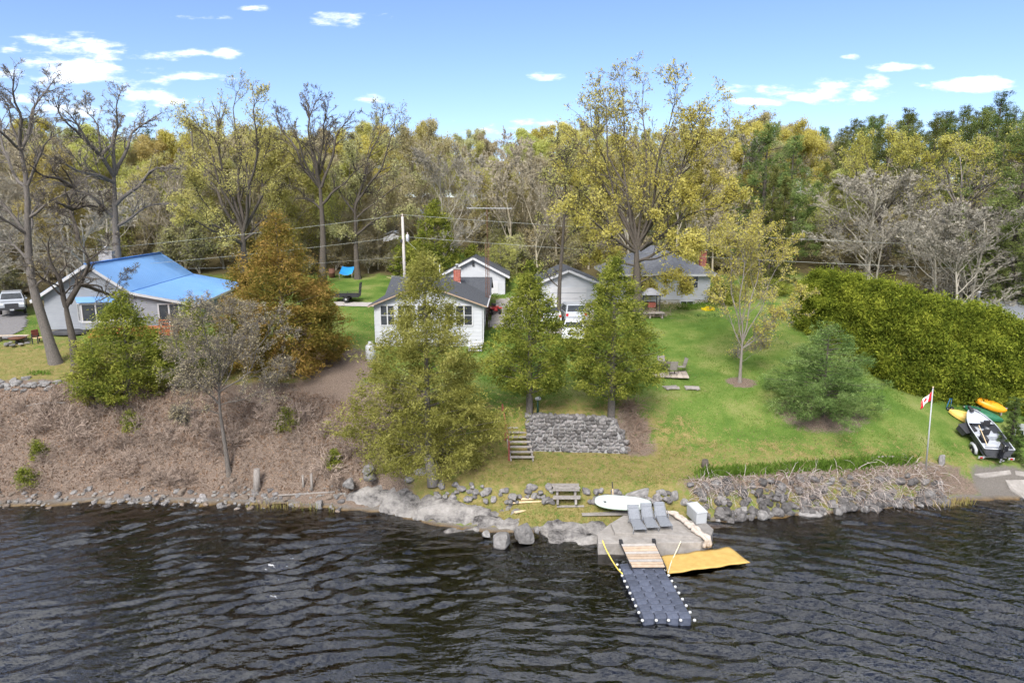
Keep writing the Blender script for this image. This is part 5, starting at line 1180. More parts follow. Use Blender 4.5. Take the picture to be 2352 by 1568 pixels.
# rip-rap bank to the right: individual stones
RB = empty('riprap_bank', tuple(G(1650, 1170)), 0, 'steep bank of loose dark stones between lawn and water, right of the pad', 'stone bank'); ro = Vector(RB.location)
def Yl(k, X): return float(np.interp(X, LINES[k][0], LINES[k][1]))
nst = 0
while nst < 270:
    px = 1555+(2210-1555)*rs.random()**.85; X = XP(px, 36.8, .8); t = rs.random(); dens = 1 if px < 1900 else .45
    if t > .55 and rs.random() > dens: continue
    y0, y1 = Yl(0, X)-.15, Yl(2, X)-.1; Y = y0+(y1-y0)*t; s = rs.uniform(.22, .5)*(1.15 if t < .35 else 1)
    stone_obj('stone', nst, Vector((X, Y, Z(X, Y)+.12*s+.03))-ro, (s*rs.uniform(.9, 1.4), s*rs.uniform(.8, 1.2), s*rs.uniform(.7, 1.05)), rs.uniform(0, 6.28), 'rip_stone' if rs.random() < .86 else 'boulder_pale', RB, rs.uniform(-.5, .5)); nst += 1
def stone_scatter(name, n, fx, mats, label, kind='stuff'):
    """many small stones joined in one mesh"""
    V, Q, k = [], [], 0; src = []
    for i in range(4):
        me = STN[i]; v = np.array([tuple(a.co) for a in me.vertices]); q = np.array([tuple(p.vertices) for p in me.polygons if len(p.vertices) == 4]); src.append((v, q))
    for i in range(n):
        x, y, s = fx(); v, q = src[i % 4]; a = rs.uniform(0, 6.28); c, sn = math.cos(a), math.sin(a)
        w_ = v*np.array([s*rs.uniform(.8, 1.3), s*rs.uniform(.8, 1.2), s*rs.uniform(.45, .8)]); w_ = np.stack([w_[:, 0]*c-w_[:, 1]*sn, w_[:, 0]*sn+w_[:, 1]*c, w_[:, 2]], 1)+np.array([x, y, Z(x, y)+.1*s]); V.append(w_); Q.append(q+k); k += len(w_)
    o_ = obj(name, np_mesh(name, np.concatenate(V), np.concatenate(Q)), mats); return tag(o_, label, 'stones', kind=kind)
def _lp():
    px = rs.uniform(-60, 800); X = XP(px, 38, .3); return X, Yl(0, X)+rs.uniform(-.55, 1.1)+.3*math.sin(X), rs.uniform(.08, .24)
stone_scatter('shore_pebbles', 200, _lp, 'pebble', 'small grey stones strewn along the left waterline')
SHO = empty('stony_shore', tuple(G(300, 1145)), 0, 'row of pale larger stones along the left waterline', 'stones'); so = Vector(SHO.location)
for i in range(125):
    px = rs.uniform(-40, 790); X = XP(px, 38, .3); Y = Yl(0, X)+rs.gauss(.35, .45); s = rs.uniform(.12, .36)*(1.25 if 380 < px < 620 else 1)
    stone_obj('stone', i, Vector((X, Y, Z(X, Y)+.08*s))-so, (s*1.25, s, s*.75), rs.uniform(0, 6.28), rs.choice(['boulder_pale', 'wall_stone', 'shore_brown']), SHO, rs.uniform(-.3, .3))
# white rubble along the edge of the left lawn
RU = empty('lawn_edge_rubble', tuple(G(60, 886)), 0, 'pale rubble stones edging the left lawn above the bank', 'stones'); so = Vector(RU.location)
for i in range(46):
    p = G(rs.uniform(-30, 190), 886+rs.gauss(0, 7)); s = rs.uniform(.15, .5); stone_obj('stone', i, Vector((p.x, p.y, p.z+.08*s))-so, (s*1.3, s, s*.6), rs.uniform(0, 6.28), 'boulder_pale', RU, rs.uniform(-.3, .3))
# loose pile beyond the hedge
p = PD(2092, 655, 64); p.z = Z(p.x, 64); RP = empty('rubble_pile', p, 0, 'heap of pale rubble beyond the hedge', 'stones')
for i in range(40):
    a, r_ = rs.uniform(0, 6.28), rs.random()**.6*1.8; s = rs.uniform(.25, .55); stone_obj('stone', i, (math.cos(a)*r_, math.sin(a)*r_, .9*(1-r_/1.8)+.1), (s*1.2, s, s*.7), a, 'boulder_pale', RP, rs.uniform(-.4, .4))
# --- dry stone wall along the lower lawn ---------------------------------------------
DW = empty('dry_stone_wall', tuple(G(1250, 1140)), 0, 'low tumbled dry stone wall along the front of the lower lawn', 'wall'); so = Vector(DW.location)
for i in range(120):
    px = rs.uniform(1000, 1545)
    if 1268 < px < 1335: continue
    X = XP(px, 36.2, 1.3); t = rs.random(); Y = Yl(2, X)-.75*(1-t)-.05; zz = max(Z(X, Y), 1.02)+.1; s = rs.uniform(.2, .42)
    stone_obj('stone', i, Vector((X, Y, zz))-so, (s*1.25, s, s*.85), rs.uniform(0, 6.28), 'wall_stone' if rs.random() < .7 else 'boulder_pale', DW, rs.uniform(-.3, .3))
# --- mortared retaining wall: every stone its own piece ---------------------------------
A0, A1 = PZ(1212, 1033, 2.5), PZ(1440, 1040, 2.45); T0, T1 = PD(1207, 953, A0.y+.45), PD(1408, 962, A1.y+.45)
RW = empty('stone_retaining_wall', A0, 0, 'mortared grey fieldstone retaining wall under the two trunked cedars', 'wall')
def wpt(u, v):        # u along, v up
    lo = A0.lerp(A1, u); hi = T0.lerp(T1, u); return lo.lerp(hi, v)
bk = MB(); B_ = [wpt(0, -.12), wpt(1, -.12), wpt(1, 1), wpt(0, 1)]; nrm = (B_[1]-B_[0]).cross(B_[3]-B_[0]).normalized()
if nrm.y > 0: nrm = -nrm
inn = [q-nrm*.55+Vector((0, .0, 0)) for q in B_]; bk.add([q-A0 for q in B_]+[q-A0 for q in inn], [(0, 1, 2, 3), (7, 6, 5, 4), (3, 2, 6, 7), (1, 5, 6, 2), (0, 3, 7, 4)])
bk.build('mortar', 'wall_mortar', RW)
xv = (B_[1]-B_[0]).normalized(); zv = (B_[3]-B_[0]).normalized(); Lw = (B_[1]-B_[0]).length; Hw = (wpt(.5, 1)-wpt(.5, 0)).length
rows = 10; cntst = 0; v = 0.0
rot = Matrix((xv, -nrm, xv.cross(-nrm))).transposed().to_euler()
for r_ in range(rows):
    hgt = Hw/rows*rs.uniform(.88, 1.12); u = rs.uniform(-.02, .0)
    while u < .985 and cntst < 290:
        wdt = rs.uniform(.2, .46); uu = u+wdt/Lw/2
        if uu > 1.0: break
        p = wpt(min(uu, 1), min((v+hgt/2)/Hw+rs.uniform(-.012, .012), .985))+nrm*rs.uniform(-.02, .03)-A0
        s = stone_obj('stone', cntst, p, (wdt*.93, rs.uniform(.26, .36), hgt*1.02), 0, rs.choice(['wall_stone', 'wall_stone', 'wall_stone', 'rip_stone', 'boulder_pale']), RW); s.rotation_euler = (rot.x, rot.y+rs.uniform(-.08, .08), rot.z); cntst += 1
        u += (wdt+.015)/Lw
    v += hgt
u = 0.0
while u < 1:                                     # coping stones
    wdt = rs.uniform(.3, .55); p = wpt(min(1, u+wdt/Lw/2), 1.0)-nrm*.22+Vector((0, 0, .04))-A0
    stone_obj('coping_stone', cntst, p, (wdt, .55, rs.uniform(.2, .32)), rs.uniform(-.2, .2), rs.choice(['wall_stone', 'boulder_pale', 'wall_stone']), RW, rs.uniform(-.1, .1)); cntst += 1; u += wdt/Lw
# right end return of the wall, tumbling down the slope
for i in range(40):
    t = rs.random(); p = A1.lerp(T1, t)+Vector((rs.uniform(-.1, .35)*(1-t*.6), rs.uniform(.1, .8), -.05))-A0
    stone_obj('stone', i, p, (rs.uniform(.25, .4),)*3, rs.uniform(0, 6), 'wall_stone', RW, rs.uniform(-.3, .3))
# --- stairs beside the wall with red handrail ----------------------------------------
s0, s1 = PZ(1199, 1050, 2.45), PD(1182, 961, 42.0); nS = 9
STR = empty('garden_stairs', s0, 0, 'weathered plank stairs with red-brown handrail left of the stone wall', 'stairs')
for i in range(nS):
    t = i/(nS-1); p = s0.lerp(s1, t)-s0; old = i >= nS-2
    MB().box(p+Vector((0, 0, .03)), (1.45 if not old else 1.35, .21 if not old else .34, .06 if not old else .14), rs.uniform(-.02, .02)).build('tread', 'weathered_wood' if not old else 'concrete', STR)
for s_ in (-.66, .66): MB().bar((s_, -.1, -.25), Vector((s_, 0, -.25))+(s1-s0)*.8, .07, .28).build('stringer', 'weathered_wood', STR)
tops = []
for (px, py, D_, hh) in ((1177, 1050, None, .95), (1162, 985, None, .95), (1152, 963, None, 1.0)):
    t = {1050: 0.0, 985: .55, 963: .98}[py]; q = s0.lerp(s1, t)-s0+Vector((-.78, 0, 0)); MB().box(q+Vector((0, 0, hh/2-.15)), (.1, .1, hh+.3)).build('post', 'brown_paint', STR); tops.append(q+Vector((0, 0, hh)))
hr = MB(); [hr.bar(tops[i], tops[i+1], .07, .06) for i in range(2)]; hr.build('handrail', 'brown_paint', STR)
# lamp post by the wall
p = PD(1235, 952, A0.y+.8); p.z = Z(p.x, p.y); LP = empty('garden_lamp', p, 0, 'short dark green lamp post with two white globes behind the wall', 'lamp')
M('lamp_green', (.02, .06, .04), None, rough=.5); M('white_plastic', (.42, .43, .44), (.38, .39, .40), 3, .5)
MB().tube([(0, 0, 0), (0, 0, .85)], [.07, .05], 10).build('post', 'lamp_green', LP)
for s_ in (-.06, .08): MB().lathe([(.02, 0), (.11, .04), (.13, .12), (.1, .2), (.02, .24)], (s_, 0, .84), 12).build('globe', 'white_plastic', LP)
# --- concrete pad ------------------------------------------------------------------
def z2(x, y): return ((1850+x*.3443)*.6914, (1580+y*.3443)*.6914)          # close-up view coordinates -> frame
def zz2(x, y, z): return PZ(*z2(x, y), z)
CP = empty('concrete_pad', zz2(900, 640, .75), 0, 'pale concrete boat landing pad at the water edge', 'concrete pad'); co = Vector(CP.location)
def pxy(pts, z): return [tuple((zz2(x, y, z)-co)[:2]) for x, y in pts]
low = pxy([(388, 560), (398, 648), (1388, 640), (1470, 600), (1508, 520), (1400, 440), (1060, 400), (520, 450)], .62)
bev(MB().prism(low, -2.2, -.13).build('slab', 'concrete', CP), .03)
up_ = pxy([(520, 455), (640, 380), (1060, 350), (1260, 430), (1420, 590), (905, 556), (560, 545)], .78)
bev(MB().prism(up_, -.2, .03).build('upper_slab', 'concrete', CP), .02)
ft = pxy([(1350, 470), (1440, 452), (1512, 515), (1480, 600), (1400, 610)], .7); MB().prism(ft, -.3, -.05).build('corner_slab', 'concrete_dark', CP)
PADZ = .78
# floating dock of cubes
M('cube_blue', (.055, .065, .095), (.095, .105, .14), 3, .55, .15, 40, orand=.22)
M('knob_white', (.55, .55, .53), (.48, .48, .46), 5, .5)
f0 = zz2(838, 1362, .38); f1 = zz2(1308, 1360, .38); b0 = zz2(640, 930, .38)
ux = (f1-f0).normalized(); uy = (b0-f0); uy = (uy-ux*uy.dot(ux)*.0).normalized(); cs = (f1-f0).length/4
FD = empty('floating_dock', f0, 0, 'floating dock of dark blue plastic cubes with white knobs at the edges', 'dock')
def cube_mesh():
    mb = MB(); c = .12; h = .5
    def ring(k, z): a = h-k; return [(-a+c, -a, z), (a-c, -a, z), (a, -a+c, z), (a, a-c, z), (a-c, a, z), (-a+c, a, z), (-a, a-c, z), (-a, -a+c, z)]
    R_ = [ring(.03, -.8), ring(.015, -.75), ring(.015, -.12), ring(.05, -.02), ring(.16, .012), ring(.3, .018)]
    vs = [v_ for r_ in R_ for v_ in r_]; fs = [(i*8+j, i*8+(j+1) % 8, (i+1)*8+(j+1) % 8, (i+1)*8+j) for i in range(5) for j in range(8)]+[tuple(range(40, 48)), tuple(range(7, -1, -1))]
    mb.add(vs, fs); return mb.mesh('cube')
cm = cube_mesh(); ang = math.atan2(ux.y, ux.x); kn = MB().lathe([(.015, -.06), (.058, -.035), (.07, 0), (.058, .035), (.02, .06)], (0, 0, 0), 10).mesh('knob'); pn = MB().lathe([(.13, 0), (.13, .02), (.09, .03)], (0, 0, 0), 8).mesh('pin')
rows_ = 9
for r_ in range(rows_):
    for c_ in range(4):
        p = ux*cs*(c_+.5)+uy*cs*(r_+.5); o_ = obj('cube', cm, 'cube_blue', FD); o_.location = (p.x, p.y, -.02+rs.uniform(-.006, .006)); o_.scale = (cs, cs, .5); o_.rotation_euler = (0, 0, ang)
for r_ in range(rows_+1):
    for c_ in range(5):
        edge_ = r_ == 0 or c_ in (0, 4) or r_ == rows_
        p = ux*cs*c_+uy*cs*r_
        if r_ == rows_ and 0 < c_ < 4: continue
        if edge_:
            o_ = obj('edge_knob', kn, 'knob_white', FD); d_ = (-uy if r_ == 0 else Vector((0, 0, 0)))+(-ux if c_ == 0 else ux if c_ == 4 else Vector((0, 0, 0))); q = p+d_*.07; o_.location = (q.x, q.y, -.10)
        else:
            o_ = obj('pin', pn, 'cube_blue', FD); o_.location = (p.x, p.y, -.045)
# gangway
g0, g1, g2, g3 = zz2(622, 655, .82), zz2(942, 648, .82), zz2(1050, 878, .5), zz2(722, 880, .5)
GW = empty('gangway', g0, 0, 'short gangway of pale planks from the pad to the dock', 'gangway'); npk = 9
for i in range(npk):
    t0_, t1_ = (i+.07)/npk, (i+.91)/npk; a, b_, c_, d_ = g0.lerp(g3, t0_), g1.lerp(g2, t0_), g1.lerp(g2, t1_), g0.lerp(g3, t1_)
    slab(MB(), [q-g0 for q in (a, b_, c_, d_)], .035).build('plank', 'plank_new' if i % 3 else 'plank_grey', GW) if 'plank_new' in MATS else (M('plank_new', (.34, .245, .17), (.45, .35, .26), 4, .85, .2, 30, orand=.15), M('plank_grey', (.30, .27, .245), (.39, .36, .33), 4, .85, .2, 30, orand=.12), slab(MB(), [q-g0 for q in (a, b_, c_, d_)], .035).build('plank', 'plank_grey', GW))
for a, b_ in ((g0, g3), (g1, g2)): MB().bar(a-g0+Vector((0, .25, -.06)), b_-g0+Vector((0, -.05, -.06)), .06, .12).build('side_rail', 'black_metal', GW)
for a in (g0, g1): MB().box(a-g0+Vector((0, .15, .03)), (.16, .25, .16)).build('hinge_bracket', 'black_metal', GW)
# yellow foam mat
M('foam_yellow', (.42, .27, .075), (.50, .335, .105), 3, .8, .15, 20)
m0, m1, m2, m3 = zz2(1008, 772, .2), zz2(1660, 684, .2), zz2(1866, 830, .18), zz2(1070, 938, .2)
nxm, nym = 26, 10; V = []; 
for j in range(nym+1):
    for i in range(nxm+1):
        p = m0.lerp(m1, i/nxm).lerp(m3.lerp(m2, i/nxm), j/nym); p.z += .02*math.sin(i*.55+j*.3)+.012*math.sin(i*1.1-j*.7); V.append(tuple(p-m0))
n1 = len(V); V += [(x, y, z-.045) for x, y, z in V]; W_ = nxm+1; fs = []
for j in range(nym):
    for i in range(nxm): a = j*W_+i; fs += [(a, a+1, a+W_+1, a+W_), (n1+a+W_, n1+a+W_+1, n1+a+1, n1+a)]
for i in range(nxm): fs += [(i+1, i, n1+i, n1+i+1), (nym*W_+i, nym*W_+i+1, n1+nym*W_+i+1, n1+nym*W_+i)]
for j in range(nym): fs += [(j*W_, (j+1)*W_, n1+(j+1)*W_, n1+j*W_), ((j+1)*W_+nxm, j*W_+nxm, n1+j*W_+nxm, n1+(j+1)*W_+nxm)]
mm = MB(); mm.add(V, fs, None, True); fm = mm.build('foam_mat', 'foam_yellow'); fm.location = m0; tag(fm, 'big yellow foam swim mat floating beside the gangway', 'float mat')
# ropes
M('rope_yellow', (.62, .47, .08), (.72, .56, .14), 20, .8); M('rope_pale', (.60, .54, .38), (.68, .62, .46), 20, .8)
def rope(pts, r_, mat, label):
    P_ = catmull([tuple(q) for q in pts], 24); o_ = MB().tube([Vector(q)-Vector(P_[0]) for q in P_], r_, 6).build('mooring_rope', mat); o_.location = P_[0]; return tag(o_, label, 'rope')
rope([zz2(440, 622, .74), zz2(470, 700, .5), zz2(530, 810, .3), zz2(590, 900, .35), zz2(632, 942, .42)], .035, 'rope_yellow', 'yellow mooring rope from the pad to the dock corner')
rope([zz2(1196, 630, .76), zz2(1165, 700, .4), zz2(1140, 752, .22), zz2(1100, 840, .2), zz2(1075, 930, .3)], .028, 'rope_pale', 'pale mooring rope crossing the yellow mat')
# bundled beige tarp along the pad's right side
M('tarp_beige', (.40, .34, .29), (.52, .45, .39), 6, .9, .6, 14)
tb = catmull([tuple(zz2(x, y, z)) for x, y, z in ((1065, 345, 1.0), (1130, 365, .98), (1210, 420, .95), (1290, 475, .93), (1360, 545, .9), (1420, 580, .86), (1455, 610, .8), (1450, 680, .35))], 26)
mb = MB(); c0 = Vector(tb[0])
for k in range(3):
    pts = [Vector(q)-c0+Vector((rs.uniform(-.06, .06)+(k-1)*.11, rs.uniform(-.05, .05), rs.uniform(-.03, .05))) for q in tb]; mb.tube(pts, [rs.uniform(.07, .13) for _ in tb], 7)
o_ = mb.build('rolled_tarp', 'tarp_beige'); o_.location = c0; tag(o_, 'crumpled beige tarp rolled along the right side of the pad', 'tarp')
# --- loungers -------------------------------------------------------------------------
M('sling_grey', (.17, .18, .20), (.23, .24, .26), 12, .85); M('frame_grey', (.22, .23, .25), None, rough=.45)
def lounger(foot, head, label):
    f = zz2(*foot, PADZ+.28); hd = zz2(*head, PADZ+.95); d_ = (hd-f); a = math.atan2(d_.x, d_.y)
    E = empty('sun_lounger', (f.x, f.y, PADZ+.0), -a, label, 'sun lounger', 'grey loungers on the landing pad')
    W_, seat, bk_ = .6, 1.2, .78; hz_ = .3; ba = rad(42)
    P_ = [(0, hz_), (.3, hz_+.02), (seat, hz_), (seat+bk_*math.cos(ba), hz_+bk_*math.sin(ba))]
    slab(MB(), [(-W_/2+.03, .02, hz_), (W_/2-.03, .02, hz_), (W_/2-.03, seat, hz_-.01), (-W_/2+.03, seat, hz_-.01)], .02).build('seat', 'sling_grey', E)
    slab(MB(), [(-W_/2+.03, seat, hz_), (W_/2-.03, seat, hz_), (W_/2-.03, P_[3][0], P_[3][1]), (-W_/2+.03, P_[3][0], P_[3][1])], .02).build('backrest', 'sling_grey', E)
    slab(MB(), [(-W_/2+.06, P_[3][0]-.14, P_[3][1]-.1), (W_/2-.06, P_[3][0]-.14, P_[3][1]-.1), (W_/2-.06, P_[3][0]+.0, P_[3][1]+.03), (-W_/2+.06, P_[3][0]+.0, P_[3][1]+.03)], .04).build('headrest', 'sling_grey', E)
    fr = MB(); r_ = .02
    fr.tube([(-W_/2, seat, hz_-.01), (-W_/2, 0, hz_-.01), (W_/2, 0, hz_-.01), (W_/2, seat, hz_-.01)], r_, 6); fr.tube([(-W_/2, seat, hz_), (-W_/2, P_[3][0], P_[3][1]), (W_/2, P_[3][0], P_[3][1]), (W_/2, seat, hz_)], r_, 6); fr.build('frame', 'frame_grey', E)
    for s_ in (-1, 1):
        MB().tube([(s_*W_/2, .25, hz_), (s_*(W_/2+.03), .15, 0)], r_, 6).build('leg', 'frame_grey', E)
        MB().tube([(s_*W_/2, seat-.05, hz_), (s_*(W_/2+.03), seat+.2, 0)], r_, 6).build('leg', 'frame_grey', E)
        MB().tube([(s_*(W_/2+.02), seat-.25, hz_), (s_*(W_/2+.04), seat-.2, hz_+.2), (s_*(W_/2+.04), seat+.2, hz_+.24)], r_, 6).build('armrest', 'frame_grey', E)
    return E
lounger((808, 518), (738, 268), 'leftmost of the three grey loungers on the pad'); lounger((928, 500), (862, 250), 'middle one of the three grey loungers on the pad'); lounger((1062, 486), (982, 228), 'rightmost of the three grey loungers on the pad')
# white deck box
c0 = zz2(1345, 470, .68); c1 = zz2(1452, 455, .68); dx = (c1-c0); bk2 = zz2(1262, 385, .68)-c0
DB = empty('deck_box', c0, 0, 'white plastic storage box with grey lid on the pad corner', 'storage box')
ax_ = dx.normalized(); ay_ = bk2.normalized(); bw_, bl_ = .62, 1.25
poly = [(0, 0), tuple((ax_*bw_)[:2]), tuple((ax_*bw_+ay_*bl_)[:2]), tuple((ay_*bl_)[:2])]
bev(MB().prism(poly, 0, .58, inset=-.03).build('body', 'white_plastic', DB), .03); 
cen = np.mean(np.array(poly), 0); lidp = [tuple(cen+(np.array(q)-cen)*1.07) for q in poly]; bev(MB().prism(lidp, .58, .68).build('lid', 'white_plastic', DB), .03)
M('lid_grey', (.52, .54, .57), (.58, .60, .62), 3, .4); li = [tuple(cen+(np.array(q)-cen)*.82) for q in poly]; MB().prism(li, .68, .70).build('lid_panel', 'lid_grey', DB)
# paddleboard leaning on the rocks
M('board_white', (.44, .475, .46), (.41, .45, .43), 1.5, .3, spec=.5); M('board_green', (.45, .62, .40), None, rough=.35)
pl, pr = zz2(362, 262, 1.15), zz2(912, 290, 1.2)
Lb = (pr-pl).length; PB = empty('paddleboard', (pl+pr)/2+Vector((0, -.05, .12)), math.atan2((pr-pl).y, (pr-pl).x), 'white paddleboard with pale green edge resting on the rocks', 'paddleboard')
PB.rotation_euler.x = rad(32)
nb = 40; ring = []
for i in range(nb):
    a = 2*math.pi*i/nb; c_, s_ = math.cos(a), math.sin(a); ring.append((Lb/2*math.copysign(abs(c_)**.85, c_), .46*math.copysign(abs(s_)**.75, s_)*(1-.10*c_)))
mb = MB(); lev = [(.90, -.06), (.985, -.03), (1.0, .0), (.985, .03), (.9, .06)]
vs = [(x*k_, y*k_, z_+.06*(x/(Lb/2))**2) for k_, z_ in lev for x, y in ring]; mb.add(vs, [(q*nb+i, q*nb+(i+1) % nb, (q+1)*nb+(i+1) % nb, (q+1)*nb+i) for q in range(4) for i in range(nb)], None, True)
mb.add([(x*.9, y*.9, .06+.06*(x/(Lb/2))**2) for x, y in ring], [tuple(range(nb))]); mb.add([(x*.9, y*.9, -.06+.06*(x/(Lb/2))**2) for x, y in ring], [tuple(range(nb))[::-1]])
mb.build('hull', 'board_white', PB); eg = MB(); vs = [(x*1.004, y*1.004, z_+.06*(x/(Lb/2))**2) for z_ in (-.018, .018) for x, y in ring]; eg.add(vs, [(i, (i+1) % nb, nb+(i+1) % nb, nb+i) for i in range(nb)]); eg.build('rail_stripe', 'board_green', PB)
MB().box((-Lb*.33, -.08, .085), (.24, .1, .03)).build('grip', 'black_metal', PB)
p = zz2(545, 200, 1.3); q = PD(1406, 1106, p.y+.1); PA = empty('paddle', p, 0, 'thin pole-like paddle stuck upright behind the paddleboard', 'paddle'); MB().tube([(0, 0, -.2), (q-p)*.55], .025, 6).build('shaft', 'new_wood', PA); MB().bar((q-p)*.5, q-p, .03, .05).build('blade', 'black_metal', PA)
# wooden bench-steps set in the dry wall
p = PZ(1301, 1154, 1.1); BS = empty('plank_bench', p, 0, 'grey weathered plank bench built into the dry stone wall', 'bench')
for i, (y_, z_) in enumerate(((.72, .78), (.52, .78), (.32, .74), (.14, .68), (-.22, .36), (-.0, .37))): MB().box((rs.uniform(-.03, .03), y_, z_), (1.5, .17, .05)).build('plank', 'weathered_wood', BS)
for s_ in (-.5, .5): MB().box((s_, .45, .33), (.12, .5, .66)).build('support', 'weathered_wood', BS); MB().box((s_, -.1, .16), (.12, .3, .33)).build('support', 'weathered_wood', BS)
for i, (px, py, ln, rz_, mt, lb) in enumerate(((1211, 1154, 2.0, .16, 'new_wood', 'long pale new board lying on the grass left of the bench'), (1213, 1149, .8, .12, 'new_wood', 'short pale board on top of the long one'), (1310, 1167, 1.5, .03, 'weathered_wood', 'grey plank flat in the grass below the bench'), (1195, 1178, .7, .5, 'new_wood', 'small scrap board near the bedrock'), (1390, 1182, 2.6, .05, 'concrete', 'pale flat step slab left of the pad'))):
    q = G(px, py); o_ = MB().box((0, 0, 0), (ln, .16 if i < 4 else .5, .05 if i != 1 else .06)).build('board' if i < 4 else 'step_slab', mt); o_.location = (q.x, q.y, q.z+.05+(.05 if i == 1 else 0)); o_.rotation_euler = (0, 0, rz_); tag(o_, lb, 'board' if i < 4 else 'slab')
# stumps, posts, driftwood
M('dead_wood', (.18, .16, .145), (.31, .28, .255), 5, .95, .7, 20, stretch=(4, 4, .7))
def stump(name, px, py, h_, r_, mat, label, lean=(0, 0), n=10):
    q = G(px, py); mb = MB(); mb.tube([(0, 0, -.2), (lean[0]*.3, lean[1]*.3, h_*.35), (lean[0], lean[1], h_)], [r_*1.25, r_, r_*.9], n); o_ = mb.build(name, mat); o_.location = q; return tag(o_, label, 'stump' if 'stump' in name else 'post')
stump('dead_stump', 590, 1128, 1.35, .2, 'dead_wood', 'pale split dead stump low on the leaf bank', (.05, .1)); stump('wooden_post', 697, 1120, .75, .07, 'dead_wood', 'shorter of the two grey posts on the bank'); stump('wooden_post', 717, 1126, 1.0, .08, 'dead_wood', 'taller of the two grey posts on the bank')
stump('tree_stump', 1619, 1072, .42, .2, 'bark_dark', 'dark cut stump standing at the lower lawn edge'); stump('leaning_stump', 996, 1112, 1.5, .3, 'dead_wood', 'big grey hollow stump leaning at the foot of the thin cedar', (-.35, .5))
def log(name, pts, r_, mat, label):
    P_ = [G(x, y)+Vector((0, 0, r_*.8)) for x, y in pts]; o_ = MB().tube([q-P_[0] for q in catmull([tuple(a) for a in P_], 8)] if False else [Vector(q)-P_[0] for q in catmull([tuple(a) for a in P_], 8)], r_, 7).build(name, mat); o_.location = P_[0]; return tag(o_, label, 'log')
log('driftwood_log', [(2000, 1053), (2040, 1051), (2090, 1056)], .06, 'dead_wood', 'thin bleached log lying at the lawn edge left of the flagpole'); log('driftwood_log', [(640, 1139), (700, 1137), (770, 1133)], .06, 'dead_wood', 'grey branch lying along the left shore'); log('driftwood_log', [(60, 935), (110, 928), (150, 930)], .06, 'dead_wood', 'fallen branch across the leaf bank below the left lawn')
# boat ramp slabs at the right
for i, (pp, lb) in enumerate((([(2238, 1092), (2318, 1087), (2322, 1094), (2262, 1100)], 'broken pale concrete strip at the top of the boat ramp'), ([(2330, 1089), (2362, 1091), (2362, 1096), (2332, 1095)], 'small pale concrete piece beside the ramp strip'), ([(2308, 1108), (2352, 1104), (2420, 1106), (2420, 1150), (2352, 1146), (2320, 1126)], 'wide pale concrete boat ramp slab at the right edge'))):
    poly = [tuple(G(x, y)) for x, y in pp]; c = Vector(np.mean(np.array(poly), 0)); mb = MB(); k = len(poly); mb.add([Vector(q)-c+Vector((0, 0, .06)) for q in poly]+[Vector(q)-c-Vector((0, 0, .2)) for q in poly], [tuple(range(k))[::-1], tuple(range(k, 2*k))]+[(j, (j+1) % k, k+(j+1) % k, k+j) for j in range(k)]); o_ = mb.build('ramp_slab', 'concrete'); o_.location = c; tag(o_, lb, 'slab')
# ------------------------------------------------------------------ ground cover that nobody could count
rg = np.random.default_rng(5)
M('brush_grey', (.19, .145, .115), (.31, .25, .205), 2, .95); M('brush_brown', (.17, .115, .085), (.28, .20, .15), 2, .95); M('stalk_pale', (.30, .25, .22), (.46, .40, .36), 2, .95)
leafmat('litter', [(.07, .043, .03), (.16, .10, .066), (.27, .18, .12), (.38, .27, .195)], .1, 2.0)
leafmat('grass_green', [(.065, .12, .016), (.11, .18, .026), (.21, .25, .06)], .35, .5); leafmat('grass_dry', [(.13, .16, .03), (.26, .22, .075), (.38, .30, .14)], .3, .6); leafmat('lily_green', [(.07, .13, .02), (.12, .20, .03), (.19, .27, .06)], .4, 1.5)
def stems(n, fx, ln, r_, m=5, curl=-.12, up=1.0, jit=.22):
    X, Y = fx(n); P = np.empty((n, m, 3)); P[:, 0] = np.stack([X, Y, zg(X, Y)-.03], 1); d = _nrm(rg.normal(size=(n, 3))*np.array([1, 1, .3])+np.array([0, 0, up])); L_ = ln*rg.uniform(.4, 1.5, n)
    for s in range(1, m): P[:, s] = P[:, s-1]+d*(L_/(m-1))[:, None]; d = _nrm(d+rg.normal(size=d.shape)*jit+np.array([0, 0, curl]))
    return P, np.full((n, m), r_)*np.linspace(1, .45, m)*rg.uniform(.7, 1.4, (n, 1))
def brush(name, n, fx, ln, r_, mat, label, sub=2, **kw):
    P, R = stems(n, fx, ln, r_, **kw); parts = [tubes(P, R, 1)]
    if sub: a, b_ = sprout(rg, P, R, sub, .2, .95, 40, .5, 4, up=.05, jit=.25, rf=.75, rend=.5); b_ = np.maximum(b_, r_*.55); parts.append(tubes(a, b_, 1)); c_, d_ = sprout(rg, a, b_, sub, .2, .95, 40, .5, 3, up=.0, jit=.25, rf=.8, rend=.6); d_ = np.maximum(d_, r_*.5); parts.append(tubes(c_, d_, 1))
    v, q = merge(parts); return tag(obj(name, np_mesh(name, v, q), mat), label, 'brush', kind='stuff')
def bank(n, lo=0.0, hi=1.0, pa=-60, pb=860, clump=0):
    out_x, out_y = [], []
    if clump: cx = rg.uniform(pa, pb, clump); ct = rg.uniform(lo, hi, clump); k = rg.integers(0, clump, n); px = cx[k]+rg.normal(size=n)*24; t = np.clip(ct[k]+rg.normal(size=n)*.09, 0, 1)
    else: px = rg.uniform(pa, pb, n); t = rg.uniform(lo, hi, n)
    X = (px-1176)/F*43.0
    Y0 = np.interp(X, LINES[0][0], LINES[0][1])+.9; Y1 = np.interp(X, LINES[3][0], LINES[3][1]); return X, Y0+(Y1-Y0)*t
brush('bank_brush', 1500, lambda n: bank(n, .05, .75, clump=70), 1.0, .010, 'brush_grey', 'tangle of bare grey brush over the leaf bank', up=.9)
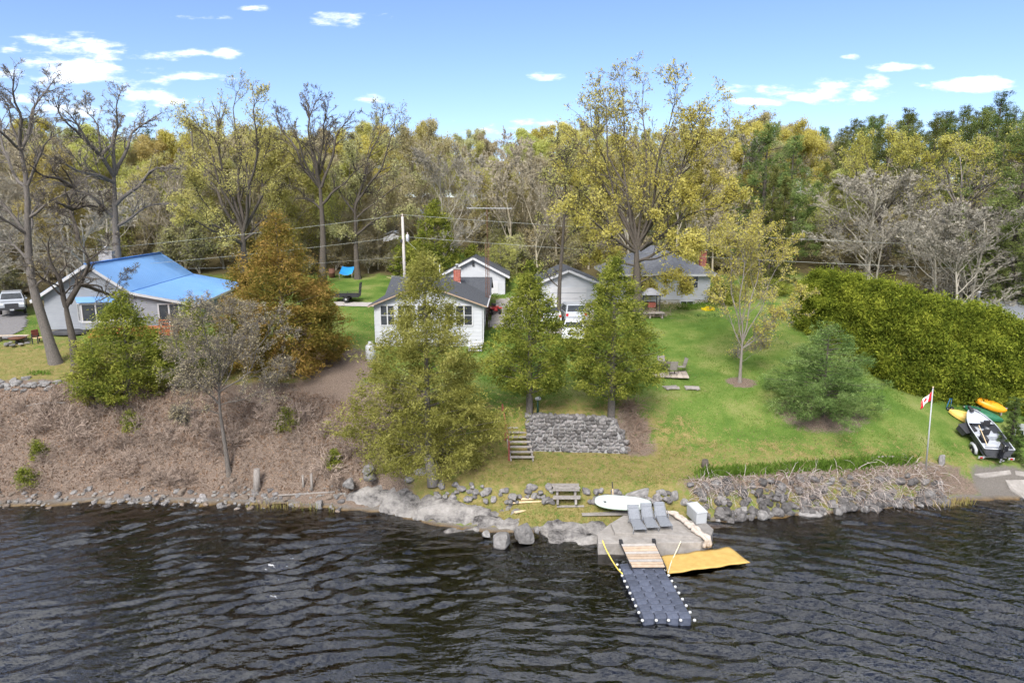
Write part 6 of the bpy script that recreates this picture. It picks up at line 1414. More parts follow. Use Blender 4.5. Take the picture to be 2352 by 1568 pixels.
brush('bank_brush', 900, lambda n: bank(n, .3, .95, 120, 900, clump=36), .8, .010, 'brush_brown', 'tangle of brown brambles under the cedars on the bank', up=.6)
X, Y = bank(20000, .0, 1.02, -80, 860); C = np.stack([X, Y, zg(X, Y)+rg.uniform(.0, .05, len(X))], 1); v, q = cards(rg, C, .12, .7); v[:, 2] = v[:, 2]*1.0
tag(obj('fallen_leaves', np_mesh('fallen_leaves', v, q), 'litter'), 'carpet of dry brown fallen leaves on the bank', 'leaves', kind='stuff')
def strip(n, pa, pb, off, sd):
    px = rg.uniform(pa, pb, n); X = (px-1176)/F*39.5; Y = np.interp(X, LINES[2][0], LINES[2][1])+off+rg.normal(size=n)*sd; return X, Y
def clumped(n, pa, pb, off, sd, nc):
    cx = rg.uniform(pa, pb, nc); k = rg.integers(0, nc, n); X = ((cx[k]-1176)/F*39.5)+rg.normal(size=n)*.35; Y = np.interp(X, LINES[2][0], LINES[2][1])+off+rg.normal(size=n)*sd; return X, Y
def dens(n):
    a = int(n*.75); x1, y1 = clumped(a, 1820, 2200, -.35, .28, 34); x2, y2 = clumped(n-a, 1580, 1850, -.2, .25, 16); return np.concatenate([x1, x2]), np.concatenate([y1, y2])
brush('dead_stalks', 2400, dens, .95, .010, 'stalk_pale', 'mat of bleached dead stalks hanging over the stone bank', sub=0, m=6, curl=-.30, up=.55, jit=.16)
brush('dead_stalks', 1000, dens, .75, .010, 'brush_brown', 'brown dead stems among the bleached stalks', sub=0, m=6, curl=-.22, up=.6, jit=.2)
X, Y = clumped(3000, 1450, 1485, 0, .2, 8); bw0 = G(1455, 1000); P, R = stems(500, lambda n: (bw0.x+rg.normal(size=n)*.45, bw0.y+.4+rg.normal(size=n)*.6), .9, .009, curl=-.2, up=.7); v, q = tubes(P, R, 1); tag(obj('wall_brush', np_mesh('wall_brush', v, q), 'brush_brown'), 'dead brown brush at the right end of the stone wall', 'brush', kind='stuff')
# upright green day-lily leaves along the lawn edge
X, Y = clumped(5200, 1612, 2128, .55, .20, 60); z_ = zg(X, Y); n = len(X); base_ = np.stack([X, Y, z_], 1); d = _nrm(rg.normal(size=(n, 3))*np.array([.45, .45, 0])+np.array([0, 0, 1])); L_ = rg.uniform(.22, .5, n)[:, None]; s_ = _nrm(np.cross(d, rg.normal(size=(n, 3))))*.022
tip = base_+d*L_+np.array([0, 0, -.04]); mid = base_+d*L_*.55; V = np.stack([base_-s_, base_+s_, mid+s_, mid-s_, tip], 1).reshape(-1, 3); k = np.arange(n)*5
tag(obj('lily_leaves', np_mesh('lily_leaves', V, [np.stack([k, k+1, k+2, k+3], 1), np.stack([k+3, k+2, k+4], 1)]), 'lily_green'), 'strip of bright green strap leaves along the lawn edge', 'plants', kind='stuff')
# grass blades
def blades(name, X, Y, h_, mat, label):
    lit_, dry_, gr_, wd_ = masks(X, Y); n = len(X); base_ = np.stack([X, Y, zg(X, Y)], 1); d = _nrm(rg.normal(size=(n, 3))*np.array([.6, .6, 0])+np.array([0, 0, 1])); L_ = (h_*rg.uniform(.5, 1.5, n))[:, None]; s_ = _nrm(np.cross(d, rg.normal(size=(n, 3))))*.02
    V = np.stack([base_-s_, base_+s_, base_+d*L_], 1).reshape(-1, 3); return tag(obj(name, np_mesh(name, V, np.arange(3*n).reshape(-1, 3)), mat), label, 'grass', kind='stuff')
n = 100000; px = rg.uniform(1100, 2352, n); Y = 36+26*rg.uniform(size=n)**1.3; X = (px-1176)/F*(Y+1.5); lit_, dry_, gr_, wd_ = masks(X, Y); ok = (rg.uniform(size=n) > lit_*1.2) & (gr_ < .3) & (wd_ < .3) & (Y > np.interp(X, LINES[2][0], LINES[2][1])+.05) & ~((X > .6) & (X < 7.2) & (Y > 39.7) & (Y < 41.0)) & (X < np.interp(Y, [36, 58], [30, 23]))
X, Y, dd = X[ok], Y[ok], dry_[ok]; isd = rg.uniform(size=len(X)) < dd; patch = _n2(X, Y, 2.5, 71); tall = np.where(patch > .25, 1.0, .55)
blades('lawn_grass', X[~isd], Y[~isd], .085*tall[~isd], 'grass_green', 'short green lawn grass'); blades('dry_grass', X[isd], Y[isd], .08*tall[isd], 'grass_dry', 'yellowed thin grass near the shore')
n = 20000; px = rg.uniform(-40, 860, n); Y = 45+20*rg.uniform(size=n); X = (px-1176)/F*(Y+1.5); lit_, dry_, gr_, wd_ = masks(X, Y); ok = (rg.uniform(size=n) > lit_*1.3) & (wd_ < .3); X, Y = X[ok], Y[ok]; blades('side_lawn_grass', X, Y, .08*np.ones(len(X)), 'grass_dry', 'pale grass of the left lawns')
n = 9000; px = rg.uniform(1000, 1560, n); Y = 33.6+2.3*rg.uniform(size=n); X = (px-1176)/F*(Y+1.5); ok = Y > np.interp(X, LINES[0][0], LINES[0][1])+.4; X, Y = X[ok], Y[ok]; blades('terrace_grass', X, Y, .09*np.ones(len(X)), 'grass_dry', 'thin grass on the shore terrace')
# leaves blown on the lawn
X = rg.uniform(-4, 22, 5000); Y = 36.5+rg.gamma(1.6, 2.6, 5000); ok = (Y < 50) & (Y > np.interp(X, LINES[2][0], LINES[2][1])); X, Y = X[ok], Y[ok]; v, q = cards(rg, np.stack([X, Y, zg(X, Y)+.04], 1), .07, .7); tag(obj('blown_leaves', np_mesh('blown_leaves', v, q), 'litter'), 'scattered dry leaves on the lawn', 'leaves', kind='stuff')
# reeds in the shallows
def reeds(px0, px1, n, label):
    px = rg.uniform(px0, px1, n); X = (px-1176)/F*38; Y = np.interp(X, LINES[0][0], LINES[0][1])-rg.uniform(.0, .7, n); b_ = np.stack([X, Y, 0*X-.1], 1); d = _nrm(rg.normal(size=(n, 3))*np.array([.25, .25, 0])+np.array([0, 0, 1])); P = np.stack([b_, b_+d*.18, b_+d*rg.uniform(.25, .5, n)[:, None]], 1); v, q = tubes(P, np.full((n, 3), .009), 1); tag(obj('reeds', np_mesh('reeds', v, q), 'grass_dry'), label, 'reeds', kind='stuff')
reeds(540, 760, 90, 'sparse dry reeds in the shallows left of the bedrock'); reeds(2190, 2300, 110, 'sparse green weeds in the shallows by the ramp')
# leafy plants and flowers by the bungalow
def tuft(px, py, D, r_, h_, n, mat, label, name='flower_bed', size=.16):
    p = PD(px, py, D); p.z = Z(p.x, D); a = rg.uniform(0, 6.28, n); rr = r_*np.sqrt(rg.uniform(size=n)); C = np.stack([np.cos(a)*rr, np.sin(a)*rr*.6, h_*rg.uniform(.1, 1, n)*(1-.5*rr/r_)], 1); v, q = cards(rg, C, size, .45, out=np.repeat(np.array([[0, 0, 1.]]), n, 0), spread=.6); o_ = obj(name, np_mesh(name, v, q), mat); o_.location = p; return tag(o_, label, 'plants')
leafmat('daffodil', [(.70, .50, .01), (.80, .62, .02), (.85, .70, .06)], .3, 3)
tuft(1600, 716, 65.0, 2.2, .55, 900, 'lily_green', 'green leafy bed along the bungalow wall'); tuft(1530, 722, 64.4, 2.0, .7, 800, 'leaf_olive', 'olive shrubby bed left of the green one'); tuft(1577, 724, 63.8, 1.2, .45, 500, 'lily_green', 'small green plants in front of the bungalow')
tuft(1626, 722, 63.2, .65, .4, 260, 'daffodil', 'clump of bright yellow daffodils by the bungalow', 'daffodils', .17); tuft(1650, 735, 61, 2.2, .14, 500, 'pine_blue', 'low grey-green ground cover beside the daffodils')
tuft(1132, 680, 70, 1.2, .5, 300, 'lily_green', 'green plants at the garage corner'); tuft(90, 830, 47, .9, .2, 200, 'lily_green', 'dark green tuft at the foot of the left trees')
for (px, py, lb) in ((850, 1150, 'a'),): pass

# bare shrubs that can be told apart on the leaf bank
M('shrub_grey', (.24, .18, .142), (.37, .295, .24), 2, .95, orand=.2)
_sh_me = []
for v_ in range(3):
    n_ = 20; d = _nrm(rg.normal(size=(n_, 3))*np.array([.7, .7, .2])+np.array([0, 0, 1.])); P = np.empty((n_, 6, 3)); P[:, 0] = rg.normal(size=(n_, 3))*np.array([.12, .12, 0])-np.array([0, 0, .05]); L_ = rg.uniform(.7, 1.7, n_)
    for s in range(1, 6): P[:, s] = P[:, s-1]+d*(L_/5)[:, None]; d = _nrm(d+rg.normal(size=d.shape)*.22+np.array([0, 0, -.10]))
    R = np.full((n_, 6), .013)*np.linspace(1, .5, 6); a_, b_ = sprout(rg, P, R, 6, .25, 1, 40, .45, 4, up=.1, jit=.25, rf=.8, rend=.6); b_ = np.maximum(b_, .008); c_, d_ = sprout(rg, a_, b_, 4, .2, 1, 40, .5, 3, up=.1, jit=.25, rf=.8, rend=.6); d_ = np.maximum(d_, .006)
    v, q = merge([tubes(P, R, 4), tubes(a_, b_, 1), tubes(c_, d_, 1)]); me = np_mesh('stems', v, q); me.materials.append(MATS['shrub_grey']); _sh_me.append(me)
for i in range(60):
    px = float(rg.uniform(-20, 880)); X = (px-1176)/F*42.0; t = float(rg.uniform(.05, .9)); Y0 = float(np.interp(X, LINES[0][0], LINES[0][1]))+.9; Y1 = float(np.interp(X, LINES[3][0], LINES[3][1])); Y = Y0+(Y1-Y0)*t; s = float(rg.uniform(.55, 1.25))
    e = empty('bank_shrub', (X, Y, Z(X, Y)), float(rg.uniform(0, 6.28)), '%s bare grey shrub on the leaf bank, %s' % ('large' if s > .95 else 'small', ['near its left end', 'left of the leaning grey tree', 'around the leaning grey tree', 'near the thin-crowned cedar'][min(3, max(0, int(px//220)))]+(', high up' if t > .5 else ', low down')), 'shrub', 'bare shrubs on the leaf bank'); e.scale = (s, s, s); obj('stems', _sh_me[i % 3], None, e)
# ------------------------------------------------------------------ vehicles and yard things
M('paint_white', (.72, .73, .75), (.68, .69, .71), 1, .3, spec=.5, coat=.4); M('paint_silver', (.42, .44, .47), (.46, .48, .51), 1, .35, metal=.4, coat=.3); M('paint_red', (.42, .03, .025), None, rough=.35, coat=.3)
M('rubber', (.018, .018, .018), (.03, .03, .03), 20, .9); M('rim', (.55, .56, .58), None, rough=.35, metal=.6); M('lamp_red', (.45, .015, .015), None, rough=.25); M('lamp_clear', (.7, .72, .75), None, rough=.15, spec=.6); M('plastic_dark', (.03, .03, .033), (.05, .05, .054), 10, .6)
def wheel(parent, c, r_, w_, axis='X'):
    t = MB().lathe([(r_*.62, -w_/2), (r_*.93, -w_/2), (r_, -w_*.32), (r_, w_*.32), (r_*.93, w_/2), (r_*.62, w_/2)], c, 18, axis).build('wheel', 'rubber', parent)
    MB().lathe([(.04, -w_*.53), (r_*.3, -w_*.52), (r_*.6, -w_*.42), (r_*.63, -w_*.3), (r_*.63, w_*.3), (r_*.6, w_*.42), (r_*.3, w_*.52), (.04, w_*.53)], c, 14, axis).build('rim', 'rim', t); return t
def car(name, loc, rz, paint, kind, label):
    """front is -Y, origin on the ground at the middle"""
    E = empty(name, loc, rz, label, 'pickup' if kind == 'pickup' else 'car')
    if kind == 'pickup': L_, W_, zb, zs, zr = 5.6, 1.98, .55, 1.18, 1.9; prof = [(-2.8, .55), (-2.82, .95), (-2.7, 1.12), (-1.35, 1.22), (2.75, 1.22), (2.8, .6)]; cab = [(-1.45, 1.2), (-.75, 1.86), (.95, 1.9), (1.15, 1.2)]
    elif kind == 'suv': L_, W_ = 4.6, 1.85; prof = [(-2.3, .38), (-2.33, .75), (-2.2, .95), (-1.1, 1.05), (2.2, 1.05), (2.3, .75), (2.28, .4)]; cab = [(-1.25, 1.03), (-.45, 1.64), (1.75, 1.68), (2.22, 1.03)]
    else: L_, W_ = 4.5, 1.78; prof = [(-2.25, .35), (-2.3, .62), (-2.15, .82), (-1.0, .95), (1.5, .98), (2.2, .95), (2.28, .6), (2.22, .36)]; cab = [(-1.15, .93), (-.35, 1.42), (.9, 1.45), (1.75, .95)]
    def loft(pf, w0, w1, z0, z1):
        mb = MB(); n = len(pf); hw = lambda z: (w0+(w1-w0)*min(1, max(0, (z-z0)/(z1-z0))))/2
        vs = [(-hw(z), y, z) for y, z in pf]+[(hw(z), y, z) for y, z in pf]
        return mb.add(vs, [tuple(range(n)), tuple(range(2*n-1, n-1, -1))]+[(i, n+i, n+(i+1) % n, (i+1) % n) for i in range(n)])
    bev(loft(prof, W_, W_*.96, .4, 1.1).build('body', paint, E), .07, 3)
    bev(loft(cab, W_*.95, W_*.74, cab[0][1], cab[1][1]).build('cabin', paint, E), .06, 3)
    z0, z1 = cab[0][1], cab[1][1]
    def glass(y0, y1, nm):   # raked screen between two profile points
        (a, za), (b_, zb_) = y0, y1; k0, k1 = .14, .86; pts = []
        for k, wf in ((k0, .82), (k1, .70)): y = a+(b_-a)*k; z = za+(zb_-za)*k; pts.append((y, z, W_*wf/2))
        nrm_ = Vector((0, za-zb_, b_-a)) if b_ > a else Vector((0, zb_-za, a-b_)); nrm_ = Vector((0, -(zb_-za), b_-a)).normalized() if b_ > a else Vector((0, zb_-za, a-b_)).normalized()
        o3 = nrm_*.02; slab(MB(), [Vector((-pts[0][2], pts[0][0], pts[0][1]))+o3, Vector((pts[0][2], pts[0][0], pts[0][1]))+o3, Vector((pts[1][2], pts[1][0], pts[1][1]))+o3, Vector((-pts[1][2], pts[1][0], pts[1][1]))+o3], .015).build(nm, 'glass', E)
    glass(cab[0], cab[1], 'windscreen'); glass(cab[3], cab[2], 'rear_window')
    for s_ in (-1, 1):
        ya, yb = cab[0][0]+.45, cab[3][0]-.4; xw0, xw1 = W_*.93/2, W_*.78/2; q = [Vector((s_*(xw0-.0), ya-.1, z0+.06)), Vector((s_*xw0, yb+.1, z0+.06)), Vector((s_*xw1, yb-.25, z1-.1)), Vector((s_*xw1, ya+.35, z1-.1))]
        mb = MB(); mb.add([p+Vector((s_*.012, 0, 0)) for p in q]+[p-Vector((s_*.02, 0, 0)) for p in q], [(0, 1, 2, 3), (7, 6, 5, 4), (0, 4, 5, 1), (1, 5, 6, 2), (2, 6, 7, 3), (3, 7, 4, 0)]); mb.build('side_window', 'glass', E)
        r_ = .40 if kind == 'pickup' else .33
        for yw in (-L_*.31, L_*.30): wheel(E, (s_*(W_/2-.1), yw, r_), r_, .22)
        zl = {'pickup': .98, 'suv': .82, 'sedan': .7}[kind]
        MB().box((s_*W_*.38, -L_/2+.02, zl), (.34, .14, .15)).build('headlight', 'lamp_clear', E); MB().box((s_*W_*.42, L_/2-.06, zl+.05), (.2, .12, .22)).build('tail_light', 'lamp_red', E)
        MB().box((s_*(W_/2+.06), cab[0][0]+.5, z0+.1), (.16, .1, .12)).build('mirror', paint, E)
    MB().box((0, -L_/2-.01, .72 if kind != 'pickup' else .88), (W_*.5, .08, .2 if kind != 'pickup' else .34)).build('grille', 'plastic_dark', E)
    MB().box((0, -L_/2-.03, .48 if kind != 'pickup' else .6), (W_*.94, .14, .2)).build('front_bumper', 'plastic_dark' if kind == 'pickup' else paint, E); MB().box((0, L_/2+.01, .48 if kind != 'pickup' else .62), (W_*.92, .12, .2)).build('rear_bumper', paint, E)
    MB().box((0, -L_/2-.11, .5), (.3, .02, .13)).build('number_plate', 'white_plastic', E)
    if kind == 'pickup': MB().box((0, 1.95, 1.24), (W_*.82, 1.5, .05)).build('bed_floor', 'plastic_dark', E)
    return E
def at_ground(px, py, D=None):
    if D is None: return G(px, py)
    p = PD(px, py, D); p.z = Z(p.x, D); return p
car('pickup_truck', at_ground(32, 716), rad(34), 'paint_silver', 'pickup', 'silver pickup with dark grille parked at the left edge')
car('parked_car', at_ground(1312, 728, 58.5), rad(186), 'paint_silver', 'suv', 'silver wagon parked behind the white sedan'); car('parked_car', at_ground(1318, 750, 53.5), rad(-6), 'paint_white', 'sedan', 'white sedan parked nose to the lake between the cedars'); car('parked_car', at_ground(1258, 716, 58.8), rad(184), 'paint_white', 'suv', 'white van-like car with red tail light left of the silver wagon')
# red four-wheeler at the cottage's back corner
p = at_ground(1135, 702, 63.5); A = empty('quad_bike', p, rad(15), 'red quad bike parked beside the cottage', 'quad bike')
for s_ in (-1, 1):
    for y_ in (-.6, .6): wheel(A, (s_*.42, y_, .28), .28, .22)
    for y_ in (-.6, .6): bev(MB().box((s_*.4, y_, .64), (.32, .62, .1)).build('fender', 'paint_red', A), .03)
bev(MB().box((0, 0, .55), (.42, 1.3, .4), tap=.8).build('body', 'paint_red', A), .05); bev(MB().box((0, .2, .85), (.34, .75, .16)).build('seat', 'plastic_dark', A), .05)
hb_ = MB(); hb_.tube([(-.38, -.32, 1.08), (0, -.45, 1.0), (.38, -.32, 1.08)], .025, 6); hb_.tube([(0, -.45, .7), (0, -.45, 1.0)], .03, 6); hb_.build('handlebar', 'black_metal', A); rk = MB(); [rk.bar((-.35+.175*i, -1.0, .76), (-.35+.175*i, -.5, .76), .02) for i in range(5)]; rk.build('rack', 'black_metal', A)
# utility trailer
p = at_ground(796, 687, 67.5); TR = empty('utility_trailer', p, rad(4), 'black utility trailer with raised ramp gate on the back lawn', 'trailer')
bl_, bw_, bz_ = 2.5, 1.5, .5
fr = MB(); fr.box((0, 0, bz_), (bl_, bw_, .06)); fr.build('bed', 'black_metal', TR)
for s_ in (-1, 1):
    for z_ in (.72, .9): MB().bar((-bl_/2, s_*bw_/2, z_), (bl_/2, s_*bw_/2, z_), .05).build('side_rail', 'black_metal', TR)
    MB().box((0, s_*bw_/2, .64), (bl_-.05, .03, .22)).build('side_panel', 'black_metal', TR)
    for x_ in (-bl_/2, 0, bl_/2): MB().bar((x_, s_*bw_/2, .5), (x_, s_*bw_/2, .92), .05).build('stake', 'black_metal', TR)
    wheel(TR, (.1, s_*(bw_/2+.16), .3), .3, .2, 'Y'); MB().box((.1, s_*(bw_/2+.16), .66), (.85, .26, .05)).build('fender', 'black_metal', TR); MB().box((bl_/2+.03, s_*.62, .5), (.04, .12, .1)).build('tail_light', 'lamp_red', TR); MB().box((-bl_/2+.2, s_*(bw_/2+.03), .5), (.12, .02, .06)).build('side_marker', 'new_wood', TR)
gt_ = MB(); [gt_.bar((bl_/2+.04, -bw_/2+bw_*i/6, .5), (bl_/2+.2, -bw_/2+bw_*i/6, 1.85), .04) for i in range(7)]; [gt_.bar((bl_/2+.04+.16*k, -bw_/2, .5+1.35*k), (bl_/2+.04+.16*k, bw_/2, .5+1.35*k), .05) for k in (0, .5, 1)]; gt_.build('ramp_gate', 'black_metal', TR)
tg = MB(); tg.bar((-bl_/2, -.5, .46), (-bl_/2-1.1, 0, .46), .07); tg.bar((-bl_/2, .5, .46), (-bl_/2-1.1, 0, .46), .07); tg.bar((-bl_/2-1.0, 0, .05), (-bl_/2-1.0, 0, .7), .06); tg.build('tongue', 'black_metal', TR)
# blue tarp slung between trees
M('tarp_blue', (.02, .22, .55), (.03, .30, .66), 2, .5); a = PD(784, 626, 79); nn_ = 8; mb = MB(); w3 = PD(816, 626, 79).x-a.x; V = []
for j in range(nn_+1):
    for i in range(nn_+1): u, v_ = i/nn_, j/nn_; V.append((w3*(u*.92+.08*v_), -1.0*(1-v_), .75*v_-.22*math.sin(u*3.14)*(1-v_*.5)))
mb.add(V, [(j*(nn_+1)+i, j*(nn_+1)+i+1, (j+1)*(nn_+1)+i+1, (j+1)*(nn_+1)+i) for j in range(nn_) for i in range(nn_)], None, True); TB = empty('tarp_shelter', (a.x, a.y, Z(a.x, a.y)), 0, 'small bright blue tarp shelter on posts at the wood edge', 'tarp'); o_ = mb.build('tarp', 'tarp_blue', TB); o_.location.z = a.z-Z(a.x, a.y); o_.modifiers.new('t', 'SOLIDIFY').thickness = .01
for x_, y_, h_ in ((0, -1, 0), (w3*.9, -1, 0), (w3*.05, 0, .75), (w3, 0, .75)): MB().tube([(x_, y_, -.2), (x_, y_, a.z-Z(a.x, a.y)+h_)], .035, 6).build('post', 'weathered_wood', TB)
p = at_ground(763, 640, 78.5); BR = empty('rusty_barrel', p, 0, 'rust-brown burn barrel at the wood edge left of the trailer', 'barrel'); MB().lathe([(.34, 0), (.34, .5), (.36, .52), (.34, .54), (.34, 1.0), (.31, 1.0), (.3, .1)], (0, 0, 0), 16).build('drum', 'rust_metal', BR); MB().lathe([(.35, .98), (.36, 1.02), (.33, 1.03)], (0, 0, 0), 16).build('rim', 'rust_metal', BR)
p = at_ground(910, 648, 76.5); WB = empty('wheelbarrow', p, .4, 'grey wheelbarrow tipped up by the utility pole', 'wheelbarrow'); MB().prism([(-.4, -.35), (.5, -.25), (.5, .25), (-.4, .35)], .35, .7, inset=-.15).build('tray', 'galv', WB); wheel(WB, (.75, 0, .2), .2, .1, 'Y'); hb2 = MB(); [hb2.bar((.7, s_*.12, .25), (-1.0, s_*.3, .6), .04) for s_ in (-1, 1)]; hb2.build('handles', 'new_wood', WB)
# utility pole and wires
p = at_ground(932, 690, 66); ph = PD(928, 497, 66).z-p.z; UP = empty('utility_pole', p, 0, 'weathered wooden utility pole behind the cottage', 'utility pole')
M('pole_wood', (.36, .33, .30), (.50, .47, .44), 4, .95, .5, 20, stretch=(4, 4, .4)); MB().tube([(0, 0, -.5), (-.1, 0, ph)], [.17, .12], 10).build('pole', 'pole_wood', UP)
M('insulator', (.55, .45, .42), None, rough=.3); MB().lathe([(.16, 0), (.17, .05), (.17, .6), (.12, .66)], (.34, -.05, ph-2.35), 12).build('transformer', 'galv', UP); MB().lathe([(.03, 0), (.05, .04), (.03, .2)], (.34, -.05, ph-1.7), 8).build('bushing', 'insulator', UP); MB().lathe([(.03, 0), (.06, .05), (.03, .25)], (-.1, 0, ph), 8).build('insulator', 'insulator', UP); MB().box((-.25, -.1, ph-2.3), (.2, .2, .35)).build('cable_box', 'black_metal', UP)
pt = Vector((p.x-.1, p.y, 0)); M('wire', (.34, .35, .32), None, rough=.5)
def wire(a, b_, sag, label, r_=.015):
    a, b_ = Vector(a), Vector(b_); pts = [a.lerp(b_, i/16)-Vector((0, 0, 4*sag*(i/16)*(1-i/16)))-a for i in range(17)]; o_ = MB().tube(pts, r_, 4, False).build('overhead_wire', 'wire'); o_.location = a; return tag(o_, label, 'wire')
top = p+Vector((-.1, 0, ph+.15)); mid_ = p+Vector((-.1, 0, ph-1.9)); low_ = p+Vector((-.05, 0, ph-3.8))
wire(top, PD(2700, 578, 66), .5, 'upper wire running right from the pole across the lawn'); wire(mid_, PD(2700, 632, 62), .5, 'lower wire running right from the pole in front of the hedge'); wire(top, PD(-200, 600, 70), .5, 'upper wire running left from the pole'); wire(mid_, PD(-200, 640, 68), .5, 'lower wire running left from the pole', .013); wire(low_, PD(300, 618, 72), .3, 'lowest thin wire running left from the pole', .008); wire(mid_, Vector((cx0+chx-1.55, 54+8.2, cz+rz2+1.3)), .25, 'service drop from the pole to the cottage mast', .014); wire(PD(2040, 677, 60), PD(2700, 700, 60), .2, 'thin wire behind the hedge at the right', .012)
# propane tank at the cottage corner
p = G(852, 828); PT = empty('propane_tank', p, 0, 'upright white propane cylinder beside the dirt path', 'tank'); MB().lathe([(.30, .05), (.38, .12), (.38, 1.05), (.33, 1.2), (.18, 1.3), (.05, 1.33)], (0, 0, 0), 18).build('cylinder', 'white_plastic', PT); MB().lathe([(.17, 1.28), (.17, 1.45), (.15, 1.45)], (0, 0, 0), 14).build('collar', 'white_plastic', PT); MB().lathe([(.3, -.1), (.3, .1), (.28, .1)], (0, 0, 0), 16).build('foot_ring', 'galv', PT)
# gazebo and woodpile deck by the bungalow
p = at_ground(1492, 722, 62.5); GZ_ = empty('garden_gazebo', p, 0, 'small dark gazebo with grey canopy in front of the bungalow', 'gazebo')
for x_ in (-.75, .75):
    for y_ in (-.7, .7): MB().box((x_, y_, .9), (.07, .07, 1.8)).build('post', 'black_metal', GZ_)
M('canopy_grey', (.30, .30, .33), (.36, .36, .39), 3, .8); c_ = MB(); c_.add([(-1, -.95, 1.75), (1, -.95, 1.75), (1, .95, 1.75), (-1, .95, 1.75), (-.2, -.2, 2.3), (.2, -.2, 2.3), (.2, .2, 2.3), (-.2, .2, 2.3)], [(0, 1, 5, 4), (1, 2, 6, 5), (2, 3, 7, 6), (3, 0, 4, 7), (4, 5, 6, 7), (3, 2, 1, 0)]); c_.build('canopy', 'canopy_grey', GZ_); MB().box((0, 0, 1.7), (1.95, 1.85, .06)).build('valance', 'black_metal', GZ_)
bev(MB().box((.15, 0, .75), (.7, .5, .5)).build('barbecue', 'brown_paint', GZ_), .05); 
p = at_ground(1490, 738, 60.8); DK2 = empty('low_plank_deck', p, 0, 'low plank deck with a heap of cut brush by the bungalow', 'deck'); [MB().box((0, -.6+.2*i, .42), (2.6, .18, .05)).build('deck_board', 'weathered_wood', DK2) for i in range(7)]; [MB().box((x_, y_, .18), (.12, .12, .45)).build('post', 'weathered_wood', DK2) for x_ in (-1.1, 0, 1.1) for y_ in (-.5, .5)]
P, R = stems(260, lambda n: (p.x+rg.normal(size=n)*.9, p.y+rg.normal(size=n)*.5), .9, .012, curl=-.15, up=.4); P[:, :, 2] += .3; v, q = tubes(P, R, 3); tag(obj('brush_heap', np_mesh('brush_heap', v, q), 'brush_grey'), 'heap of cut brush on the low deck', 'brush', kind='stuff')
# patio set
p = G(1553, 858); PP = empty('paver_patch', (p.x-.3, p.y-.1, p.z), rad(-8), 'small square paved patch on the lawn under the patio chairs', 'paving'); M('paver', (.30, .25, .21), (.42, .36, .31), 6, .9, orand=.25)
for i in range(6):
    for j in range(6): o_ = MB().box((-1.2+.41*i, -.9+.41*j, .02), (.39, .39, .1)).build('paver', 'paver', PP)
M('sling_tan', (.20, .18, .16), (.27, .245, .22), 10, .85); M('bronze', (.10, .085, .07), None, rough=.5)
def pchair(dx, dy, rz_, label):
    q = Vector((p.x-.3+dx, p.y-.1+dy, p.z+.07)); E = empty('patio_chair', q, rz_, label, 'chair', 'patio chairs on the lawn')
    slab(MB(), [(-.25, -.25, .42), (.25, -.25, .42), (.25, .25, .40), (-.25, .25, .40)], .025).build('seat', 'sling_tan', E); slab(MB(), [(-.25, .25, .42), (.25, .25, .42), (.25, .42, 1.02), (-.25, .42, 1.02)], .02).build('backrest', 'sling_tan', E)
    for s_ in (-1, 1):
        MB().tube([(s_*.27, -.25, 0), (s_*.27, -.27, .62), (s_*.27, .28, .64)], .016, 6).build('armrest', 'bronze', E); MB().tube([(s_*.27, .3, 0), (s_*.27, .25, .42), (s_*.27, .43, 1.05)], .016, 6).build('leg', 'bronze', E); MB().tube([(s_*.25, -.26, 0), (s_*.25, -.26, .42)], .016, 6).build('leg', 'bronze', E)
    return E
pchair(-.55, .75, rad(5), 'patio chair farthest from the lake, behind the little table'); pchair(.65, .25, rad(-80), 'patio chair at the right of the little table, turned sideways'); pchair(-.15, -.55, rad(185), 'nearest patio chair, its back to the lake')
TB2 = empty('patio_table', (p.x-.75, p.y+.1, p.z+.07), 0, 'small round dark patio table between the chairs', 'table'); MB().lathe([(.45, .68), (.46, .7), (.45, .72)], (0, 0, 0), 20).build('tabletop', 'bronze', TB2); [MB().tube([(.1*math.cos(a_), .1*math.sin(a_), .68), (.3*math.cos(a_), .3*math.sin(a_), 0)], .018, 6).build('leg', 'bronze', TB2) for a_ in (0, 1.57, 3.14, 4.71)]
for i, (px, py, rz_, lb) in enumerate(((1541, 892, .15, 'left of the two small board stacks on the lawn'), (1589, 892, -.2, 'right of the two small board stacks on the lawn'))):
    q = G(px, py); E = empty('board_stack', q, rz_, lb, 'boards'); [MB().box((rs.uniform(-.05, .05), -.3+.15*k, .06+.05*(k % 2)), (.95, .13, .05), rs.uniform(-.1, .1)).build('board', 'weathered_wood', E) for k in range(5)]; [MB().box((s_*.35, 0, .02), (.1, .75, .06)).build('bearer', 'weathered_wood', E) for s_ in (-1, 1)]
# flagpole and flag
p = G(2126, 1080); tp = PD(2143, 891, p.y); FP = empty('flagpole', p, 0, 'white flagpole with red and white maple leaf flag at the lawn edge', 'flagpole'); dv = tp-p
MB().tube([(0, 0, -.2), dv], [.045, .03], 10).build('pole', 'white_plastic', FP); MB().lathe([(.02, 0), (.05, .03), (.05, .07), (.01, .1)], dv, 10).build('finial', 'new_wood', FP); hy = MB(); hy.tube([Vector((-.06, -.03, .7)), dv+Vector((-.05, -.03, -.1))], .006, 4); hy.build('halyard', 'trim_white', FP)
M('flag_red', (.60, .02, .03), None, rough=.7); M('flag_white', (.80, .80, .80), None, rough=.7)
FW, FH = 1.05, .55
def fpt(u, v_, off=0):      # hanging from the hoist, drooping and folded
    top_ = dv+Vector((-.05, 0, -.22)); x = -FW*.58*u; z = -FW*.62*u**1.15-FH*v_*(1-.25*u); y = -.10*math.sin(u*7+v_*2.2)*u**.5-.03*u; return top_+Vector((x, y-off, z))
